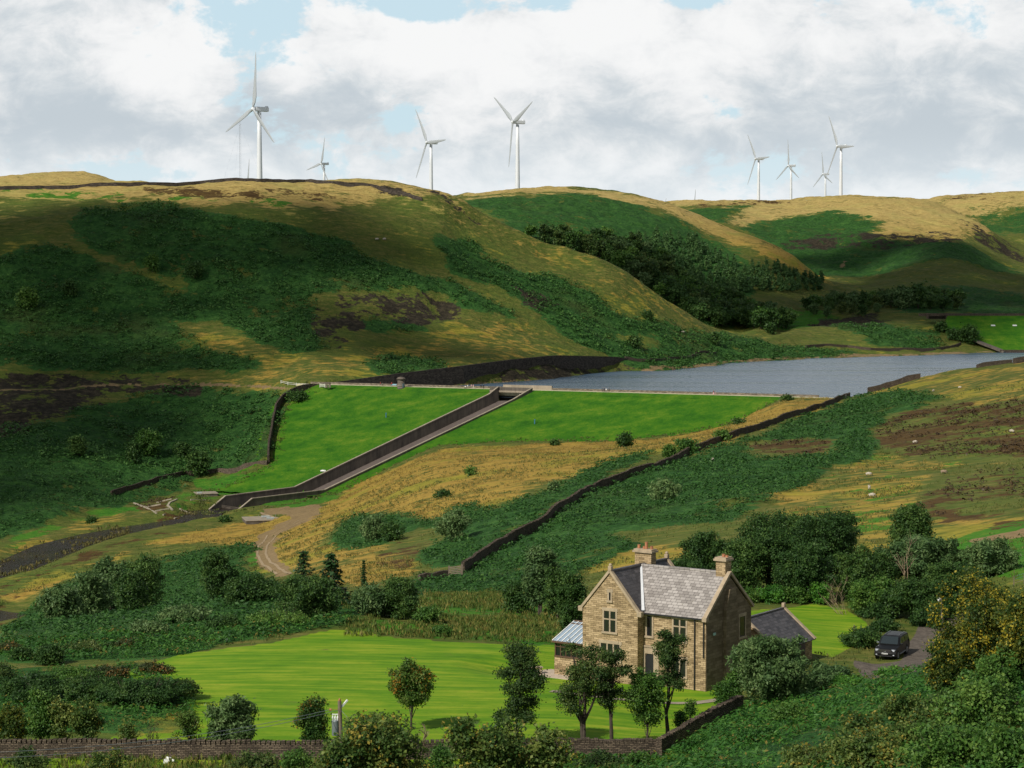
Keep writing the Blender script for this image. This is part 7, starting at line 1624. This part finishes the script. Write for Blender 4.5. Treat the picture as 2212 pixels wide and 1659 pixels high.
person(1538.5, 'companion in dark top close behind the long pink skirt', GREYC, PINK, 'stand', rz=.1, s=-2.2, sc=.96)
def onhill(px, py): return hit(px, py, 600, 900)
person(0, 'person in navy by the green bin at the right dam end', NAVY, BLACKC, 'stand', rz=.5, pos=onhill(1816, 858))
person(0, 'person in brown just right of the navy one at the right dam end', cloth('brown_coat', (.2, .08, .03)), BLACKC, 'walk', rz=1.0, pos=onhill(1820.5, 858))
person(0, 'person in white top and pale trousers at the right dam end', WHITEC, WHITEC, 'stand', rz=.5, sc=.9, pos=onhill(1827, 861))
person(0, 'person in red higher on the bank right of the dam end', RED, WHITEC, 'walk', rz=1.2, sc=.9, pos=onhill(1841, 853))
b_ = onhill(1813, 862); lb = empty('litter_bin', tuple(b_), 0, 'dark green litter bin at the right end of the dam path', 'bin'); m1 = MB(); m1.box((0, 0, .6), (.8, .7, 1.3), bevel=.08); m1.build('body', simple_mat('bin_green', (.01, .07, .03), .5), lb); m1 = MB(); m1.box((0, 0, 1.3), (.88, .78, .16), bevel=.05); m1.build('lid', bpy.data.materials['bin_green'], lb)
pc = cp(tcr(ray_plane_dam(995, 846)), -1.2, CREST_Z+.04); pr = empty('pushchair', tuple(pc), .8, 'small white pushchair on the crest path left of the bridge', 'pushchair')
m1 = MB(); m1.box((0, 0, .65), (.6, .5, .4), rot=Matrix.Rotation(.4, 4, 'Y'), bevel=.08); m1.build('seat', WHITEC, pr)
for x, y in ((.35, .25), (.35, -.25), (-.35, .25), (-.35, -.25)):
    m1 = MB(); m1.tube([(x, y-.03, .16), (x, y+.03, .16)], .16, 12); m1.build('wheel', M_TYRE, pr)
def sheep_mesh(graze=True):
    hz = -.35 if graze else .30
    J = [(0,0,.62,.24,.26),(.32,0,.63,.25,.27),(-.32,0,.62,.25,.26),(-.46,0,.60,.14),(.50,0,.66+(.0 if graze else .06),.15),(.66,0,.66+hz*.55,.09),(.78,0,.62+hz,.085),(.88,0,.57+hz,.05),
         (.34,.14,.40,.08),(.34,.14,.22,.045),(.34,.14,.02,.04),(.34,-.14,.40,.08),(.34,-.14,.22,.045),(.34,-.14,.02,.04),(-.34,.14,.42,.10),(-.38,.14,.24,.05),(-.33,.14,.02,.04),(-.34,-.14,.42,.10),(-.38,-.14,.24,.05),(-.33,-.14,.02,.04),(-.56,0,.50,.05)]
    E = [(0,1),(0,2),(2,3),(1,4),(4,5),(5,6),(6,7),(1,8),(8,9),(9,10),(1,11),(11,12),(12,13),(2,14),(14,15),(15,16),(2,17),(17,18),(18,19),(3,20)]
    me_ = skin_mesh('sheep', J, E, 1)
    return me_
M_WOOL = simple_mat('wool', (.42, .37, .29), .95, var=.15, scale=8, bump=.6); M_FACE = simple_mat('dark_face', (.06, .05, .045), .9)
def sheep(px, py, label, rz, graze=True, dark=False, sc=.95, ymin=200):
    me_ = SHM[graze].copy(); me_.materials.clear(); me_.materials.append(simple_mat('brown_wool', (.25, .18, .12), .95) if dark else M_WOOL); me_.materials.append(M_FACE)
    for pg in me_.polygons: c = pg.center; pg.material_index = 1 if (c.x > .62 or c.z < .30) else 0
    o = bpy.data.objects.new('sheep', me_); o.location = hit(px, py, ymin, 1400)+Vector((0, 0, -.02)); o.rotation_euler = (0, 0, rz); o.scale = (sc, sc, sc); link(o); tag(o, label, 'sheep', 'sheep on the hillsides')
    for sy in (-1, 1):
        m1 = MB(); hz = -.35 if graze else .30; m1.ball((.72, sy*.11, .70+hz), .05, 1, (.8, 1.6, .6)); m1.build('ear', M_FACE, o)
    return o
SHM = {True: sheep_mesh(True), False: sheep_mesh(False)}
for a in ((1876,1030,'grazing sheep, highest of three near the middle of the right pasture',-.3),(1878,1059,'sheep facing away, middle one of three in the right pasture',1.5,False),(1883,1076,'grazing sheep, lowest of three in the right pasture',-.2),(2038,1025,'brownish sheep alone beside the heather on the right',-.3,True,True),(1976,960,'sheep lying low in grass left of the heather patch',.2),
          (2073,840,'sheep near the skyline of the right bank',-.4),(2016,847,'sheep at the edge of bracken below the curved wall',.9),(1539,999,'sheep half hidden in bracken right of the hillside wall',1.2,False),(2186,936,'pale sheep at the far right in heather',2.5)):
    s_ = sheep(*a)
for a in ((814,521,'left of two sheep high on the open left hill',.3),(830,520,'right of two sheep high on the open left hill',-.3),(1475,720,'lone sheep above the shore bracken',.1)): sheep(*a, sc=1.6, ymin=800)

# ------------------------------------------------------------------ clouds that pass overhead and shade the hills
M_CLOUD = bpy.data.materials.new('cloud_white'); M_CLOUD.use_nodes = True; M_CLOUD.node_tree.nodes['Principled BSDF'].inputs['Base Color'].default_value = (.9, .9, .92, 1); M_CLOUD.node_tree.nodes['Principled BSDF'].inputs['Roughness'].default_value = 1
ALT = 3400.0
def cloud(regions, seed, label, edge=55, cell=26):
    """puffs placed up the sun's own direction above traced shadow outlines on the ground"""
    rng = np.random.default_rng(seed); allP = []
    for (poly, y0, y1, dens) in regions:
        G = [hit(a, b, y0, y1) for a, b in poly]; g = np.array([(q.x, q.y) for q in G]); lo, hi = g.min(0)-edge, g.max(0)+edge
        xs = np.arange(lo[0], hi[0], cell*.62); ys = np.arange(lo[1], hi[1], cell*.62); X_, Y_ = np.meshgrid(xs, ys); X_ = X_.ravel()+rng.normal(size=X_.size)*cell*.3; Y_ = Y_.ravel()+rng.normal(size=Y_.size)*cell*.3
        d_ = seg_dist(g, X_, Y_); d_ = np.where(in_poly(g, X_, Y_), d_, -d_); d_ += fbm(X_, Y_, 90, 3, seed+5)*edge*.8; pr_ = np.clip((d_+edge*.5)/edge, 0, 1)*dens
        k = rng.random(len(X_)) < pr_; X_, Y_ = X_[k], Y_[k]; Z_ = zlook(X_, np.maximum(Y_, 5)); t = (ALT-Z_)/SUND.z+rng.uniform(-60, 60, len(X_)); allP.append(np.stack([X_+SUND.x*t, Y_+SUND.y*t, Z_+SUND.z*t], -1))
    P_ = np.concatenate(allP); m1 = MB(); bmesh.ops.create_icosphere(m1.bm, subdivisions=2, radius=1.0); sv = np.array([v.co[:] for v in m1.bm.verts]); m1.bm.verts.index_update(); sf = np.array([[v.index for v in f.verts] for f in m1.bm.faces]); m1.bm.free()
    R_ = cell*rng.uniform(.55, .95, len(P_)); bump_ = 1+.18*np.sin(sv[:, 0]*5+1)*np.cos(sv[:, 1]*4)
    V_ = (P_[:, None, :]+sv[None]*bump_[None, :, None]*R_[:, None, None]*np.array([1, 1, .8])).reshape(-1, 3); F_ = (sf[None]+np.arange(len(P_))[:, None, None]*len(sv)).reshape(-1, 3)
    o = bpy.data.objects.new('cloud', np_mesh('cloud', V_, F_, M_CLOUD, True)); link(o); tag(o, kind='structure'); return o
cloud([([(-500,445),(0,450),(200,445),(480,455),(700,480),(850,530),(960,600),(1000,640),(1010,690),(900,730),(760,770),(640,760),(480,700),(350,700),(560,820),(510,880),(500,980),(380,1040),(280,1085),(100,1130),(0,1165),(-500,1200)], 640, 1280, .40)], 31, '')
cloud([([(1140,530),(1300,560),(1420,600),(1560,630),(1700,625),(1780,640),(1760,700),(1700,720),(1560,712),(1450,660),(1290,560)], 1230, 1800, .5), ([(1720,560),(1850,530),(2000,520),(2100,540),(2212,600),(2400,640),(2400,725),(2040,715),(2000,690),(1800,690),(1740,640)], 1290, 2200, .5)], 32, '')
